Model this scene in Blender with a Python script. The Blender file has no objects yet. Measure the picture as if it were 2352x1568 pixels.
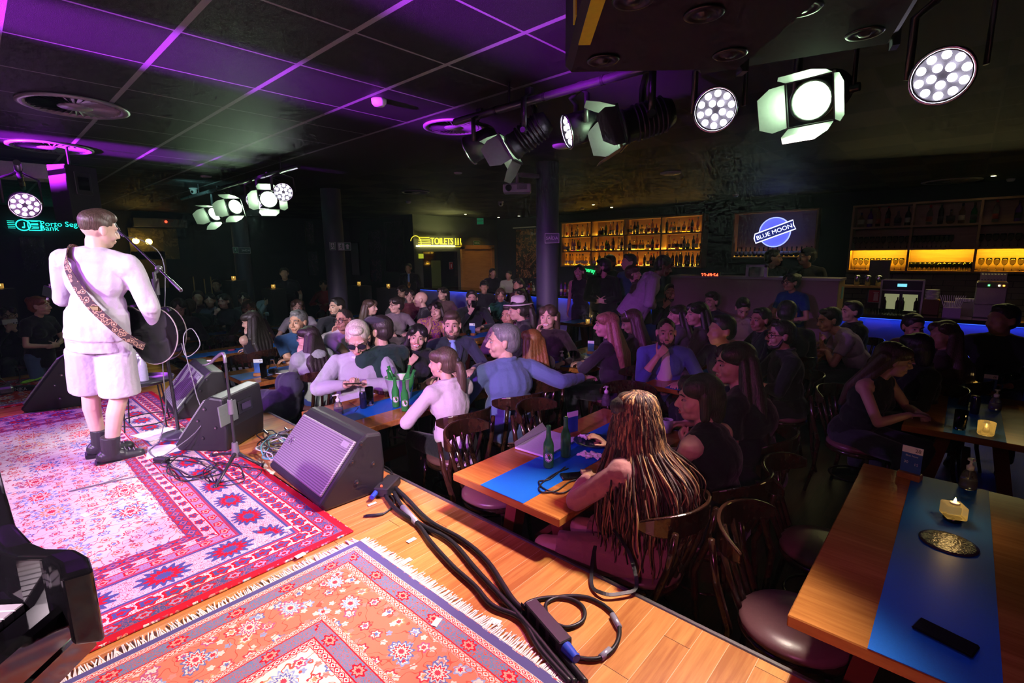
import bpy, math, random
import numpy as np
from mathutils import Vector, Matrix, Euler
random.seed(7); np.random.seed(7)
PI=math.pi; col=bpy.context.scene.collection
R=math.radians
# ------------------------------------------------------------------ camera model (place of the photographer on the stage)
FPX=1134.0; YAW,PIT,ROL=R(42.5),R(-10.0),R(-0.68); CAMH=1.95
_cy,_sy,_cp,_sp=math.cos(YAW),math.sin(YAW),math.cos(PIT),math.sin(PIT)
Fw=Vector((-_sy*_cp,_cy*_cp,_sp)); _r=Vector((_cy,_sy,0)); _u=_r.cross(Fw)
Rt=_r*math.cos(ROL)+_u*math.sin(ROL); Up=_u*math.cos(ROL)-_r*math.sin(ROL)
CAM=Vector((0,0,CAMH))
def ray(x,y): return Fw+Rt*((x-1176)/FPX)-Up*((y-784)/FPX)
def atz(x,y,z): d=ray(x,y); return CAM+d*((z-CAMH)/d.z)
def aty(x,y,Y): d=ray(x,y); return CAM+d*(Y/d.y)
def atx(x,y,X): d=ray(x,y); return CAM+d*(X/d.x)
def atd(x,y,D): d=ray(x,y); h=math.hypot(d.x,d.y); return CAM+d*(D/h)
ST=0.55; CE=3.085
# ------------------------------------------------------------------ nodes / materials
class X:
    def __init__(s,t,o): s.t=t; s.o=o
    def _m(s,op,*a):
        n=s.t.nodes.new('ShaderNodeMath'); n.operation=op
        for i,v in enumerate(a):
            if isinstance(v,X): s.t.links.new(v.o,n.inputs[i])
            else: n.inputs[i].default_value=v
        return X(s.t,n.outputs[0])
    def __add__(s,b): return s._m('ADD',s,b)
    __radd__=__add__
    def __sub__(s,b): return s._m('SUBTRACT',s,b)
    def __rsub__(s,b): return s._m('SUBTRACT',b,s)
    def __mul__(s,b): return s._m('MULTIPLY',s,b)
    __rmul__=__mul__
    def __truediv__(s,b): return s._m('DIVIDE',s,b)
    def __lt__(s,b): return s._m('LESS_THAN',s,b)
    def __gt__(s,b): return s._m('GREATER_THAN',s,b)
    def floor(s): return s._m('FLOOR',s)
    def frac(s): return s._m('FRACT',s)
    def abs(s): return s._m('ABSOLUTE',s)
    def sin(s): return s._m('SINE',s)
    def cos(s): return s._m('COSINE',s)
    def sqrt(s): return s._m('SQRT',s)
    def min(s,b): return s._m('MINIMUM',s,b)
    def max(s,b): return s._m('MAXIMUM',s,b)
    def pp(s,b): return s._m('PINGPONG',s,b)
    def at2(s,b): return s._m('ARCTAN2',s,b)
    def pw(s,b): return s._m('POWER',s,b)
def newmat(name):
    m=bpy.data.materials.new(name); m.use_nodes=True; t=m.node_tree
    return m,t,t.nodes['Principled BSDF']
def coords(t,kind='Object'):
    c=t.nodes.new('ShaderNodeTexCoord'); s=t.nodes.new('ShaderNodeSeparateXYZ'); t.links.new(c.outputs[kind],s.inputs[0])
    return X(t,s.outputs[0]),X(t,s.outputs[1]),X(t,s.outputs[2]),c.outputs[kind]
def wpos(t):
    c=t.nodes.new('ShaderNodeNewGeometry'); s=t.nodes.new('ShaderNodeSeparateXYZ'); t.links.new(c.outputs['Position'],s.inputs[0])
    return X(t,s.outputs[0]),X(t,s.outputs[1]),X(t,s.outputs[2]),c.outputs['Position']
def comb(t,x,y,z=0.0):
    n=t.nodes.new('ShaderNodeCombineXYZ')
    for i,v in enumerate((x,y,z)):
        if isinstance(v,X): t.links.new(v.o,n.inputs[i])
        else: n.inputs[i].default_value=v
    return n.outputs[0]
def noise(t,vec,sc,det=2,rough=.5):
    n=t.nodes.new('ShaderNodeTexNoise'); n.inputs['Scale'].default_value=sc; n.inputs['Detail'].default_value=det; n.inputs['Roughness'].default_value=rough
    t.links.new(vec,n.inputs['Vector']); return X(t,n.outputs[0])
def wn(t,vec):
    n=t.nodes.new('ShaderNodeTexWhiteNoise'); n.noise_dimensions='3D'; t.links.new(vec,n.inputs['Vector']); return X(t,n.outputs[0])
def rgb(h): return (h[0],h[1],h[2],1)
def mix(t,f,a,b):
    n=t.nodes.new('ShaderNodeMix'); n.data_type='RGBA'
    if isinstance(f,X): t.links.new(f.o,n.inputs[0])
    else: n.inputs[0].default_value=f
    for i,v in ((6,a),(7,b)):
        if isinstance(v,(tuple,list)): n.inputs[i].default_value=rgb(v)
        else: t.links.new(v,n.inputs[i])
    return n.outputs[2]
def ramp(t,f,stops,const=True):
    n=t.nodes.new('ShaderNodeValToRGB'); t.links.new(f.o,n.inputs[0]); cr=n.color_ramp
    cr.interpolation='CONSTANT' if const else 'LINEAR'
    while len(cr.elements)<len(stops): cr.elements.new(.5)
    for e,(p,c) in zip(cr.elements,stops): e.position=p; e.color=rgb(c)
    return n.outputs[0]
def bump(t,b,h,st=.3,dist=.01):
    n=t.nodes.new('ShaderNodeBump'); n.inputs['Strength'].default_value=st; n.inputs['Distance'].default_value=dist
    t.links.new(h.o,n.inputs['Height']); t.links.new(n.outputs[0],b.inputs['Normal'])
_mc={}
def mat(name,c,rough=.5,metal=0,spec=.5,em=None,es=0,bmp=0,bs=60,var=0,trans=0,coat=0,alpha=1,ior=1.45,sheen=0):
    if name in _mc: return _mc[name]
    m,t,b=newmat(name); _mc[name]=m
    b.inputs['Base Color'].default_value=rgb(c); b.inputs['Roughness'].default_value=rough; b.inputs['Metallic'].default_value=metal
    b.inputs['Specular IOR Level'].default_value=spec; b.inputs['IOR'].default_value=ior
    if em: b.inputs['Emission Color'].default_value=rgb(em); b.inputs['Emission Strength'].default_value=es
    if trans: b.inputs['Transmission Weight'].default_value=trans
    if coat: b.inputs['Coat Weight'].default_value=coat; b.inputs['Coat Roughness'].default_value=.08
    if sheen: b.inputs['Sheen Weight'].default_value=sheen
    x,y,z,v=coords(t)
    n=noise(t,v,bs,3)
    if bmp: bump(t,b,n,bmp,.004)
    if var or not em:
        k=var or .12
        t.links.new(mix(t,n,tuple(max(0,a*(1-k)) for a in c),tuple(min(1,a*(1+k)) for a in c)),b.inputs['Base Color'])
    return m
def fabric(name,c,rough=.85,scale=1.0):
    if name in _mc: return _mc[name]
    m,t,b=newmat(name); _mc[name]=m; x,y,z,v=coords(t)
    n=noise(t,v,9*scale,3,.55); w=noise(t,v,420,1)
    t.links.new(mix(t,w,tuple(a*.8 for a in c),tuple(min(1,a*1.15) for a in c)),b.inputs['Base Color'])
    b.inputs['Roughness'].default_value=rough; b.inputs['Sheen Weight'].default_value=.15; b.inputs['Specular IOR Level'].default_value=.2
    bump(t,b,n*1.0+w*.03,.55,.03); return m
def hairm(name,c,c2=None,rough=.42,curl=0):
    if name in _mc: return _mc[name]
    m,t,b=newmat(name); _mc[name]=m; x,y,z,v=coords(t)
    if curl: s=noise(t,v,90,3)
    else:
        s=noise(t,comb(t,x*160,y*160,z*9),1.0,2)
    c2=c2 or tuple(min(1,a*2.3+.008) for a in c)
    t.links.new(ramp(t,s,[(.3,c),(.72,c2)],False),b.inputs['Base Color']); b.inputs['Roughness'].default_value=rough
    bump(t,b,s,.6,.006); return m
def skinm(name,c):
    if name in _mc: return _mc[name]
    m,t,b=newmat(name); _mc[name]=m; x,y,z,v=coords(t); n=noise(t,v,30,3)
    t.links.new(mix(t,n,tuple(a*.9 for a in c),tuple(min(1,a*1.1) for a in c)),b.inputs['Base Color'])
    b.inputs['Roughness'].default_value=.48; b.inputs['Subsurface Weight'].default_value=0; bump(t,b,noise(t,v,160,2),.12,.002); return m
def wood(name,c1,c2,rough=.25,axis='y',plank=0,gap=(.02,.01,.005),world=False,gs=1.0):
    if name in _mc: return _mc[name]
    m,t,b=newmat(name); _mc[name]=m
    x,y,z,v=(wpos if world else coords)(t)
    a,l=(x,y) if axis=='y' else (y,x)
    if plank:
        i=(a/plank).floor(); r=wn(t,comb(t,i,0.0)); seg=((l+r*3.0)/1.1).floor(); r2=wn(t,comb(t,i,seg,1.0))
    else: r2=wn(t,comb(t,(a/.13).floor(),0.0))*.6
    g=noise(t,comb(t,a*60*gs,l*3.5*gs,z*30+r2*9),1.0,4,.6); g2=noise(t,comb(t,a*9,l*1.5,z*5+r2*7),1.0,2)
    c=ramp(t,g*.6+g2*.4+r2*.28-.14,[(.3,c1),(.68,c2)],False)
    if plank:
        e=((a/plank).frac()-.5).abs(); e2=(((l+r*3.0)/1.1).frac()-.5).abs()
        c=mix(t,(e>.489)*.75,c,gap); c=mix(t,(e2>.499),c,(.05,.02,.01))
    t.links.new(c,b.inputs['Base Color']); b.inputs['Roughness'].default_value=rough
    bump(t,b,g,.06,.002); return m
# ------------------------------------------------------------------ mesh helpers
class MB:
    def __init__(s): s.v=[]; s.f=[]; s.m=[]; s.sm=[]
    def add(s,vs,fs,mi=0,smooth=False):
        o=len(s.v); s.v+= [tuple(p) for p in vs]; s.f+=[tuple(i+o for i in f) for f in fs]; s.m+=[mi]*len(fs); s.sm+=[smooth]*len(fs); return s
    def box(s,c,d,M=None,mi=0,bev=0):
        hx,hy,hz=d[0]/2,d[1]/2,d[2]/2; c=Vector(c)
        if bev>0:
            b=min(bev,hx*.9,hy*.9,hz*.9); vs=[];fs=[]
            def k(sx,sy,sz): # three verts per corner
                return [Vector((sx*hx,sy*(hy-b),sz*(hz-b))),Vector((sx*(hx-b),sy*hy,sz*(hz-b))),Vector((sx*(hx-b),sy*(hy-b),sz*hz))]
            idx={}
            for sx in(-1,1):
                for sy in(-1,1):
                    for sz in(-1,1): idx[sx,sy,sz]=len(vs); vs+=k(sx,sy,sz)
            for a in range(3):
                for sg in(-1,1):
                    q=[]
                    for (p,r) in ((-1,-1),(1,-1),(1,1),(-1,1)):
                        sgn=[0,0,0]; sgn[a]=sg; sgn[(a+1)%3]=p; sgn[(a+2)%3]=r; q.append(idx[tuple(sgn)]+a)
                    fs.append(q if sg>0 else q[::-1])
            for a in range(3):
                b1,c1=(a+1)%3,(a+2)%3
                for p in(-1,1):
                    for r in(-1,1):
                        s0=[0,0,0];s0[a]=-1;s0[b1]=p;s0[c1]=r;s1=list(s0);s1[a]=1
                        i0,i1=idx[tuple(s0)],idx[tuple(s1)]; q=[i0+b1,i1+b1,i1+c1,i0+c1]; fs.append(q if p*r<0 else q[::-1])
            for kx,i in idx.items():
                q=[i,i+1,i+2]; fs.append(q if kx[0]*kx[1]*kx[2]>0 else q[::-1])
        else:
            vs=[Vector((a*hx,b_*hy,c_*hz)) for a in(-1,1) for b_ in(-1,1) for c_ in(-1,1)]
            fs=[(0,1,3,2),(4,6,7,5),(0,4,5,1),(2,3,7,6),(0,2,6,4),(1,5,7,3)]
        vs=[(M@v if M else v)+c for v in vs]; return s.add(vs,fs,mi)
    def frus(s,p0,p1,r0,r1,n=12,mi=0,cap=True,smooth=True,sq=1.0):
        p0,p1=Vector(p0),Vector(p1); d=(p1-p0); 
        if d.length<1e-6: return s
        d.normalize(); a=d.orthogonal().normalized(); b=d.cross(a); vs=[];fs=[]
        for p,r in((p0,r0),(p1,r1)):
            for i in range(n): t=2*PI*i/n; vs.append(p+a*(r*math.cos(t))+b*(r*sq*math.sin(t)))
        for i in range(n): j=(i+1)%n; fs.append((i,j,n+j,n+i))
        s.add(vs,fs,mi,smooth)
        if cap: s.add(vs,[tuple(range(n-1,-1,-1)),tuple(range(n,2*n))],mi,False)
        return s
    def ell(s,c,r,M=None,nu=16,nv=10,mi=0):
        c=Vector(c); r=(r,r,r) if isinstance(r,(int,float)) else r; vs=[];fs=[]
        vs.append(Vector((0,0,r[2])))
        for j in range(1,nv):
            p=PI*j/nv
            for i in range(nu): t=2*PI*i/nu; vs.append(Vector((r[0]*math.sin(p)*math.cos(t),r[1]*math.sin(p)*math.sin(t),r[2]*math.cos(p))))
        vs.append(Vector((0,0,-r[2])))
        for i in range(nu): fs.append((0,1+i,1+(i+1)%nu))
        for j in range(nv-2):
            for i in range(nu): a=1+j*nu; fs.append((a+i,a+nu+i,a+nu+(i+1)%nu,a+(i+1)%nu))
        L=len(vs)-1; a=1+(nv-2)*nu
        for i in range(nu): fs.append((a+(i+1)%nu,a+i,L))
        return s.add([(M@v if M else v)+c for v in vs],fs,mi,True)
    def cap(s,p0,p1,r0,r1=None,n=12,mi=0):
        r1=r0 if r1 is None else r1; s.frus(p0,p1,r0,r1,n,mi); s.ell(p0,r0,None,n,6,mi); s.ell(p1,r1,None,n,6,mi); return s
    def tube(s,pts,r,n=8,mi=0,closed=False,flat=1.0,caps=True):
        pts=[Vector(p) for p in pts]; m=len(pts); rs=r if isinstance(r,(list,tuple)) else [r]*m; vs=[];fs=[]; up=None
        for i,p in enumerate(pts):
            if closed: d=pts[(i+1)%m]-pts[i-1]
            else: d=pts[min(i+1,m-1)]-pts[max(i-1,0)]
            if d.length<1e-9: d=Vector((0,0,1))
            d.normalize()
            if up is None: up=d.orthogonal().normalized() if abs(d.z)>.95 else (Vector((0,0,1))-d*d.z).normalized()
            up=(up-d*up.dot(d)); up=up.normalized() if up.length>1e-6 else d.orthogonal().normalized()
            sd=d.cross(up)
            for k in range(n): t=2*PI*k/n; vs.append(p+sd*(rs[i]*math.cos(t))+up*(rs[i]*flat*math.sin(t)))
        for i in range(m if closed else m-1):
            a=i*n; b=((i+1)%m)*n
            for k in range(n): fs.append((a+k,a+(k+1)%n,b+(k+1)%n,b+k))
        if not closed and caps: fs+=[tuple(range(n-1,-1,-1)),tuple(range((m-1)*n,m*n))]
        return s.add(vs,fs,mi,True)
    def lathe(s,c,prof,n=24,mi=0,M=None):
        c=Vector(c); vs=[];fs=[]; m=len(prof)
        for (r,z) in prof:
            for i in range(n): t=2*PI*i/n; v=Vector((r*math.cos(t),r*math.sin(t),z)); vs.append((M@v if M else v)+c)
        for j in range(m-1):
            for i in range(n): fs.append((j*n+i,j*n+(i+1)%n,(j+1)*n+(i+1)%n,(j+1)*n+i))
        if prof[0][0]>1e-4: fs.append(tuple(range(n-1,-1,-1)))
        if prof[-1][0]>1e-4: fs.append(tuple(range((m-1)*n,m*n)))
        return s.add(vs,fs,mi,True)
    def prism(s,poly,h0,h1,f,mi=0):   # poly 2d list, f(u,v,h)->Vector
        n=len(poly); vs=[f(u,v,h0) for u,v in poly]+[f(u,v,h1) for u,v in poly]
        fs=[tuple(range(n-1,-1,-1)),tuple(range(n,2*n))]+[(i,(i+1)%n,n+(i+1)%n,n+i) for i in range(n)]
        return s.add(vs,fs,mi)
    def obj(s,name,m,parent=None,loc=None,**kw):
        me=bpy.data.meshes.new(name); me.from_pydata(s.v,[],s.f)
        for x in (m if isinstance(m,(list,tuple)) else [m]): me.materials.append(x)
        me.polygons.foreach_set('material_index',s.m); me.polygons.foreach_set('use_smooth',s.sm); me.update()
        o=bpy.data.objects.new(name,me); col.objects.link(o)
        if parent: o.parent=parent
        if loc is not None: o.location=loc
        tag(o,**kw); return o
def tag(o,label=None,cat=None,group=None,kind=None):
    if label:o['label']=label
    if cat:o['category']=cat
    if group:o['group']=group
    if kind:o['kind']=kind
    return o
def empty(name,loc,rz=0,**kw):
    o=bpy.data.objects.new(name,None); o.empty_display_size=.1; col.objects.link(o); o.location=loc; o.rotation_euler=(0,0,rz); tag(o,**kw); return o
KIDS={}
def tree(o):
    ks=list(o.children); KIDS[o.name]=[(k,list(k.children)) for k in ks]; return o
def dup(o,loc,rz=0,label=None,group=None,scale=None,mats=None):
    c=o.copy(); col.objects.link(c); c.location=loc; c.rotation_euler=(0,0,rz)
    if label:c['label']=label
    if group:c['group']=group
    if scale:c.scale=(scale,)*3 if isinstance(scale,(int,float)) else scale
    for k,gs in KIDS.get(o.name,[]):
        d=k.copy(); col.objects.link(d); d.parent=c
        for g in gs: e=g.copy(); col.objects.link(e); e.parent=d
    return c
PEND=[]
def pend(mb,name,m,parent,vox,sm=4,disp=0,kw=None):
    o=mb.obj(name,m,parent)
    r=o.modifiers.new('r','REMESH'); r.mode='VOXEL'; r.voxel_size=vox; r.use_smooth_shade=True
    if sm: k=o.modifiers.new('s','SMOOTH'); k.factor=.5; k.iterations=sm
    PEND.append((o,disp)); tag(o,**(kw or {})); return o
FPEND=[]
def text(s,size,loc,M,m,parent=None,ext=.002,align='CENTER',**kw):
    name='lettering'; cu=bpy.data.curves.new(name,'FONT'); cu.body=s; cu.size=size; cu.extrude=ext; cu.align_x=align; cu.align_y='CENTER'
    cu.resolution_u=3
    o=bpy.data.objects.new(name,cu); col.objects.link(o); o.matrix_world=Matrix.Translation(loc)@M.to_4x4(); cu.materials.append(m)
    if parent: o.parent=parent
    FPEND.append(o); tag(o,**kw); return o
def basis(xv,zv):  # matrix whose local X = xv, local Z = zv
    x=Vector(xv).normalized(); z=Vector(zv); z=(z-x*z.dot(x)).normalized(); y=z.cross(x)
    return Matrix((x,y,z)).transposed()
def rz(a): return Matrix.Rotation(a,3,'Z')
# ------------------------------------------------------------------ materials
BLK=mat('black_plastic',(.018,.017,.02),.45,bmp=.15,bs=300)
BLKG=mat('black_gloss',(.006,.006,.007),.06,spec=.6,coat=.6)
MET=mat('steel',(.55,.55,.57),.25,1)
DMET=mat('dark_metal',(.05,.05,.055),.35,.6)
WHT=mat('white_plastic',(.75,.74,.73),.4)
PAPER=mat('paper',(.85,.84,.82),.7)
DWOOD=wood('dark_chair_wood',(.015,.006,.004),(.05,.018,.010),.16)
VINYL=mat('maroon_vinyl',(.16,.07,.075),.3,bmp=.1,bs=90)
TWOOD=wood('table_wood',(.30,.105,.022),(.52,.21,.05),.17,axis='x')
SWOOD=wood('bamboo_stage',(.36,.13,.032),(.66,.30,.085),.27,plank=.098,world=True,gap=(.75,.5,.28))
FWOOD=wood('room_floor',(.035,.012,.008),(.09,.03,.016),.55,plank=.12,world=True)
SHW=wood('shelf_wood',(.30,.16,.06),(.45,.25,.10),.45,axis='x')
BLUEP=mat('blue_runner',(.008,.13,.55),.38,spec=.22,bmp=.05,bs=200)
GLASS=mat('clear_glass',(1,1,1),.02,trans=1,ior=1.45)
BOTG=mat('green_glass',(.06,.45,.09),.06,trans=.5,ior=1.5)
WATER=mat('clear_plastic',(.9,.93,.97),.06,trans=.9,ior=1.33)
CABLE=mat('black_rubber',(.012,.012,.014),.4)
WALL=mat('dark_wall_paint',(.018,.02,.03),.8,bmp=.1,bs=80)
WALLG=mat('grey_wall_paint',(.10,.105,.095),.8,bmp=.1,bs=80)
# ------------------------------------------------------------------ setting
def struct(mb,name,m): return mb.obj(name,m,kind='structure')
struct(MB().box((-5,4.4,-.05),(21,16,.1)),'floor',FWOOD)
def plainwall(name,c,d,m=WALL): return struct(MB().box(c,d),name,m)
plainwall('wall_back',(-3.4,12.1,1.55),(16.4,.2,3.2))
plainwall('wall_left',(-11.7,10.35,1.55),(.2,3.5,3.2),WALLG)
plainwall('wall_corner',(-13.3,8.7,1.55),(3.4,.2,3.2))
plainwall('wall_far_left',(-15.1,2.3,1.55),(.2,12.8,3.2))
plainwall('wall_right',(4.9,4.1,1.55),(.2,16.2,3.2))
plainwall('wall_front',(-5.1,-4.1,1.55),(20.2,.2,3.2))
# ceiling with its tile grid
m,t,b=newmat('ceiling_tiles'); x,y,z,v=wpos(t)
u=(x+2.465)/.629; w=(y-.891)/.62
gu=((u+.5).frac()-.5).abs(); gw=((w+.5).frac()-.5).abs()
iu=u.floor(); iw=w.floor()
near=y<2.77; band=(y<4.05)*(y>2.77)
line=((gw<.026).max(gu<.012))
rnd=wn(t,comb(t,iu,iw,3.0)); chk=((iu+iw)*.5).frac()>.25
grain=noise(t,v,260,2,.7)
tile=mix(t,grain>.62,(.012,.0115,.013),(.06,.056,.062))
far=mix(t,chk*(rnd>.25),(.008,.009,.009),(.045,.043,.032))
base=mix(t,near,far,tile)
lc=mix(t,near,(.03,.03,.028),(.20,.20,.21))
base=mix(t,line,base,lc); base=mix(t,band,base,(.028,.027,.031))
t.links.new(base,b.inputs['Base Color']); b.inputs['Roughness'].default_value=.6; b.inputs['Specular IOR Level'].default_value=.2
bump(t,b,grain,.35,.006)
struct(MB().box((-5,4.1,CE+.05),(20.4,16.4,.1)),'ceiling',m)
struct(MB().box((-2.75,-1.155,ST/2),(11.5,5.69,ST-.004)),'stage_platform',SWOOD)
struct(MB().box((-2.75,1.698,ST-.022),(11.5,.022,.05),bev=.004),'trim_1',mat('stage_edge_metal',(.22,.2,.2),.3,.8))
# bulkheads above the stage's left end
struct(MB().box((-8.1,-.6,atx(60,395,-8.1).z),(.35,3.4,.16)),'trim_2',mat('white_beam',(.7,.7,.7),.5))
def pillar(px,py,D,r,name):
    p=atd(px,py,D); return struct(MB().frus((p.x,p.y,0),(p.x,p.y,CE),r,r,32),name,mat('pillar_paint',(.055,.05,.085),.55)),p
_,PL1=pillar(1257,700,6.55,.145,'pillar_1'); _,PL2=pillar(777,690,9.3,.165,'pillar_2'); pillar(560,620,13.0,.17,'pillar_3')
# door on the left wall + corridor opening
OW=wood('door_wood',(.42,.19,.05),(.6,.3,.09),.4)
d=empty('door_1',(-11.58,11.05,0),kind='structure')
MB().box((0,0,1.07),(.05,1.16,2.14)).obj('door_leaf',OW,d); f=MB()
for yy in(-.65,.65): f.box((.02,yy,1.1),(.1,.12,2.2))
f.box((.02,0,2.19),(.1,1.42,.12)); f.obj('door_frame',OW,d); MB().frus((.06,.45,1.0),(.06,.45,1.3),.014,.014,8).obj('door_handle',MET,d)
d=empty('corridor_dark',(-11.59,9.55,0),kind='structure')  # flat black sheet put in for the darkness of the corridor opening
MB().box((0,0,1.03),(.03,1.3,2.06)).obj('door_leaf',BLKG,d); MB().box((.02,-.2,1.35),(.02,.35,.9)).obj('corridor_pane',mat('tinted_pane',(.02,.03,.02),.1,em=(.5,.55,.1),es=.02),d)
# ------------------------------------------------------------------ rugs
def flower(t,x,y,s,n,seed,jit=.3,R0=.36,sx=1.0):
    cx=(x/s).floor(); cy=(y/s).floor(); r1=wn(t,comb(t,cx,cy,seed)); r2=wn(t,comb(t,cy,cx,seed+5.5))
    fx=(x/s).frac()-.5+(r1-.5)*jit; fy=((y/s).frac()-.5+(r2-.5)*jit)*sx
    r=(fx*fx+fy*fy).sqrt()/R0; th=fy.at2(fx)
    pet=r/((th*n+r1*6.0).cos()*.16+.84)
    return pet,r,r1
PAL=[(0,(.62,.04,.06)),(.22,(.12,.16,.38)),(.4,(.75,.30,.14)),(.55,(.45,.10,.22)),(.7,(.24,.34,.55)),(.85,(.80,.08,.09))]
def rug(name,size,bands,field,label,vein,fringe=None,reds=True,loc=(0,0,0),big=.30,pal=PAL):
    m,t,b=newmat(name+'_weave'); x,y,z,v=coords(t)
    wob=noise(t,v,3.0,1)*.012
    W,H=size
    dx=(x+wob)*-1.0+W/2; dxl=x+wob+W/2; dy=(y+wob)*-1.0+H/2; dyl=y+wob+H/2
    ex=dx.min(dxl); ey=dy.min(dyl); d=ex.min(ey); al=mixf(t,ex<ey,x,y)
    c=ramp(t,d/1.0,[(p,cc) for p,cc,_ in bands]+[(bands[-1][0]+.001,bands[-1][1])])
    # small flowers everywhere
    pt,r,rn=flower(t,x,y,.088,6,1.0)
    c=mix(t,(pt<.86),c,ramp(t,rn,pal)); c=mix(t,(pt<.6),c,field); c=mix(t,(pt<.33),c,ramp(t,(rn+.4).frac(),pal))
    # curling stems
    pt,r,rn=flower(t,x*.8+y*.6,y*.8-x*.6,.047,5,9.0,.5,.30)
    c=mix(t,(pt<1.0)*(rn>.35),c,ramp(t,rn,[(0,field),(.5,(.25,.33,.5)),(.62,field),(.8,(.7,.25,.2))]))
    q=noise(t,v,7.0,2,.6); st=((q*9.0).frac()-.5).abs()<.05
    infield=d>bands[-1][0]
    for i,(p,cc,k) in enumerate(bands[:-1]):
        if k=='f': infield=infield.max((d>p)*(d<bands[i+1][0]))
    c=mix(t,st,c,vein)
    pt,r,rn=flower(t,x+.13,y+.07,big,11,2.0,.25,.33,1.2)
    mk=infield*(rn>.25)
    c=mix(t,mk*(pt<1.0),c,ramp(t,rn,pal)); c=mix(t,mk*(pt<.82),c,field); c=mix(t,mk*(pt<.66),c,ramp(t,(rn*3.0).frac(),pal)); c=mix(t,mk*(pt<.48),c,(.82,.62,.5)); c=mix(t,mk*(pt<.26),c,(.6,.05,.08))
    # borders
    for i,(p,cc,k) in enumerate(bands[:-1]):
        w=bands[i+1][0]-p; inb=(d>p)*(d<bands[i+1][0])
        if k=='f': continue
        if k is None: c=mix(t,inb,c,cc); continue
        per,c1,c2,n=k; yy=(d-(p+w/2)); fx=(al/per).frac()-.5; rr=((fx*per)*(fx*per)*.55+yy*yy).sqrt()/(w*.42); th=yy.at2(fx*per)
        pe=rr/((th*n).cos()*.15+.85)
        base=mix(t,(noise(t,v,40+i*7,2)*6.0).frac()>.72,cc,vein)
        base=mix(t,pe<1.0,base,c1); base=mix(t,pe<.7,base,c2); base=mix(t,pe<.35,base,c1)
        base=mix(t,(yy.abs()>w*.44),base,c1)
        c=mix(t,inb,c,base)
    f=noise(t,v,900,1)
    t.links.new(c,b.inputs['Base Color']); b.inputs['Roughness'].default_value=.95; b.inputs['Specular IOR Level'].default_value=.1; bump(t,b,f,.4,.003)
    mb=MB().box((0,0,.005),(W,H,.01),bev=.003); o=mb.obj(name,m,loc=loc,label=label,cat='rug')
    if fringe:
        fm=fabric('wool_fringe',(.8,.76,.68)); fb=MB()
        for side in fringe:
            n=int((W if side in 'tb' else H)/.006)
            for i in range(n):
                k=-.5+i/n; j=random.uniform(-.012,.012); L=random.uniform(.035,.06)
                if side=='t': p=(k*W,H/2,.006); q=(k*W+j,H/2+L,.004)
                elif side=='b': p=(k*W,-H/2,.006); q=(k*W+j,-H/2-L,.004)
                elif side=='l': p=(-W/2,k*H,.006); q=(-W/2-L,k*H+j,.004)
                else: p=(W/2,k*H,.006); q=(W/2+L,k*H+j,.004)
                fb.frus(p,q,.0032,.0022,4,smooth=False,cap=False)
        fb.obj('fringe',fm,o,kind='stuff')
    return o
def mixf(t,f,a,b):
    n=t.nodes.new('ShaderNodeMix'); n.data_type='FLOAT'; t.links.new(f.o,n.inputs[0]); t.links.new(a.o,n.inputs[2]); t.links.new(b.o,n.inputs[3]); return X(t,n.outputs[0])
cr=(.78,.70,.60); rd=(.55,.012,.03); nv=(.07,.09,.24); pk=(.62,.16,.2); lv=(.36,.30,.46)
rug('persian_rug',(4.1,3.4),[(0,rd,None),(.03,nv,(.11,rd,lv,6)),(.10,cr,(.09,rd,nv,5)),(.19,(.35,.06,.12),None),(.2,(.7,.58,.55),(.27,nv,rd,14)),(.40,(.35,.06,.12),None),(.41,lv,(.10,rd,(.7,.4,.3),5)),(.47,cr,(.1,rd,nv,5)),(.53,rd,(.07,nv,pk,4)),(.59,cr,0)],cr,'large cream oriental rug with crimson border under the singer',(.42,.10,.12),loc=(-2.19-2.05,1.165-1.7,ST))
rug('blue_border_rug',(3.6,2.6),[(0,(.10,.09,.24),None),(.035,(.66,.30,.24),(.03,(.75,.7,.62),rd,4)),(.06,(.14,.22,.36),(.20,rd,(.70,.30,.22),8)),(.125,(.7,.5,.42),(.03,(.6,.10,.06),cr,4)),(.155,(.68,.20,.12),'f'),(.36,(.7,.5,.42),(.03,(.6,.10,.06),cr,4)),(.385,(.14,.22,.36),(.20,rd,(.70,.30,.22),8)),(.45,(.7,.5,.42),(.03,rd,cr,4)),(.48,(.78,.66,.56),0)],(.74,.60,.50),'orange and blue oriental rug with white fringe in the foreground',(.55,.10,.06),fringe='tl',loc=(-2.085+1.8,1.14-1.3,ST),big=.17)
rug('small_red_rug',(1.5,2.4),[(0,rd,None),(.05,(.6,.25,.15),(.12,nv,cr,6)),(.16,rd,(.1,cr,nv,5)),(.26,(.55,.04,.04),0)],(.7,.6,.5),'red rug at the far left end of the stage behind wedge speaker',(.3,.05,.1),loc=(-7.45,.0,ST))
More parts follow.
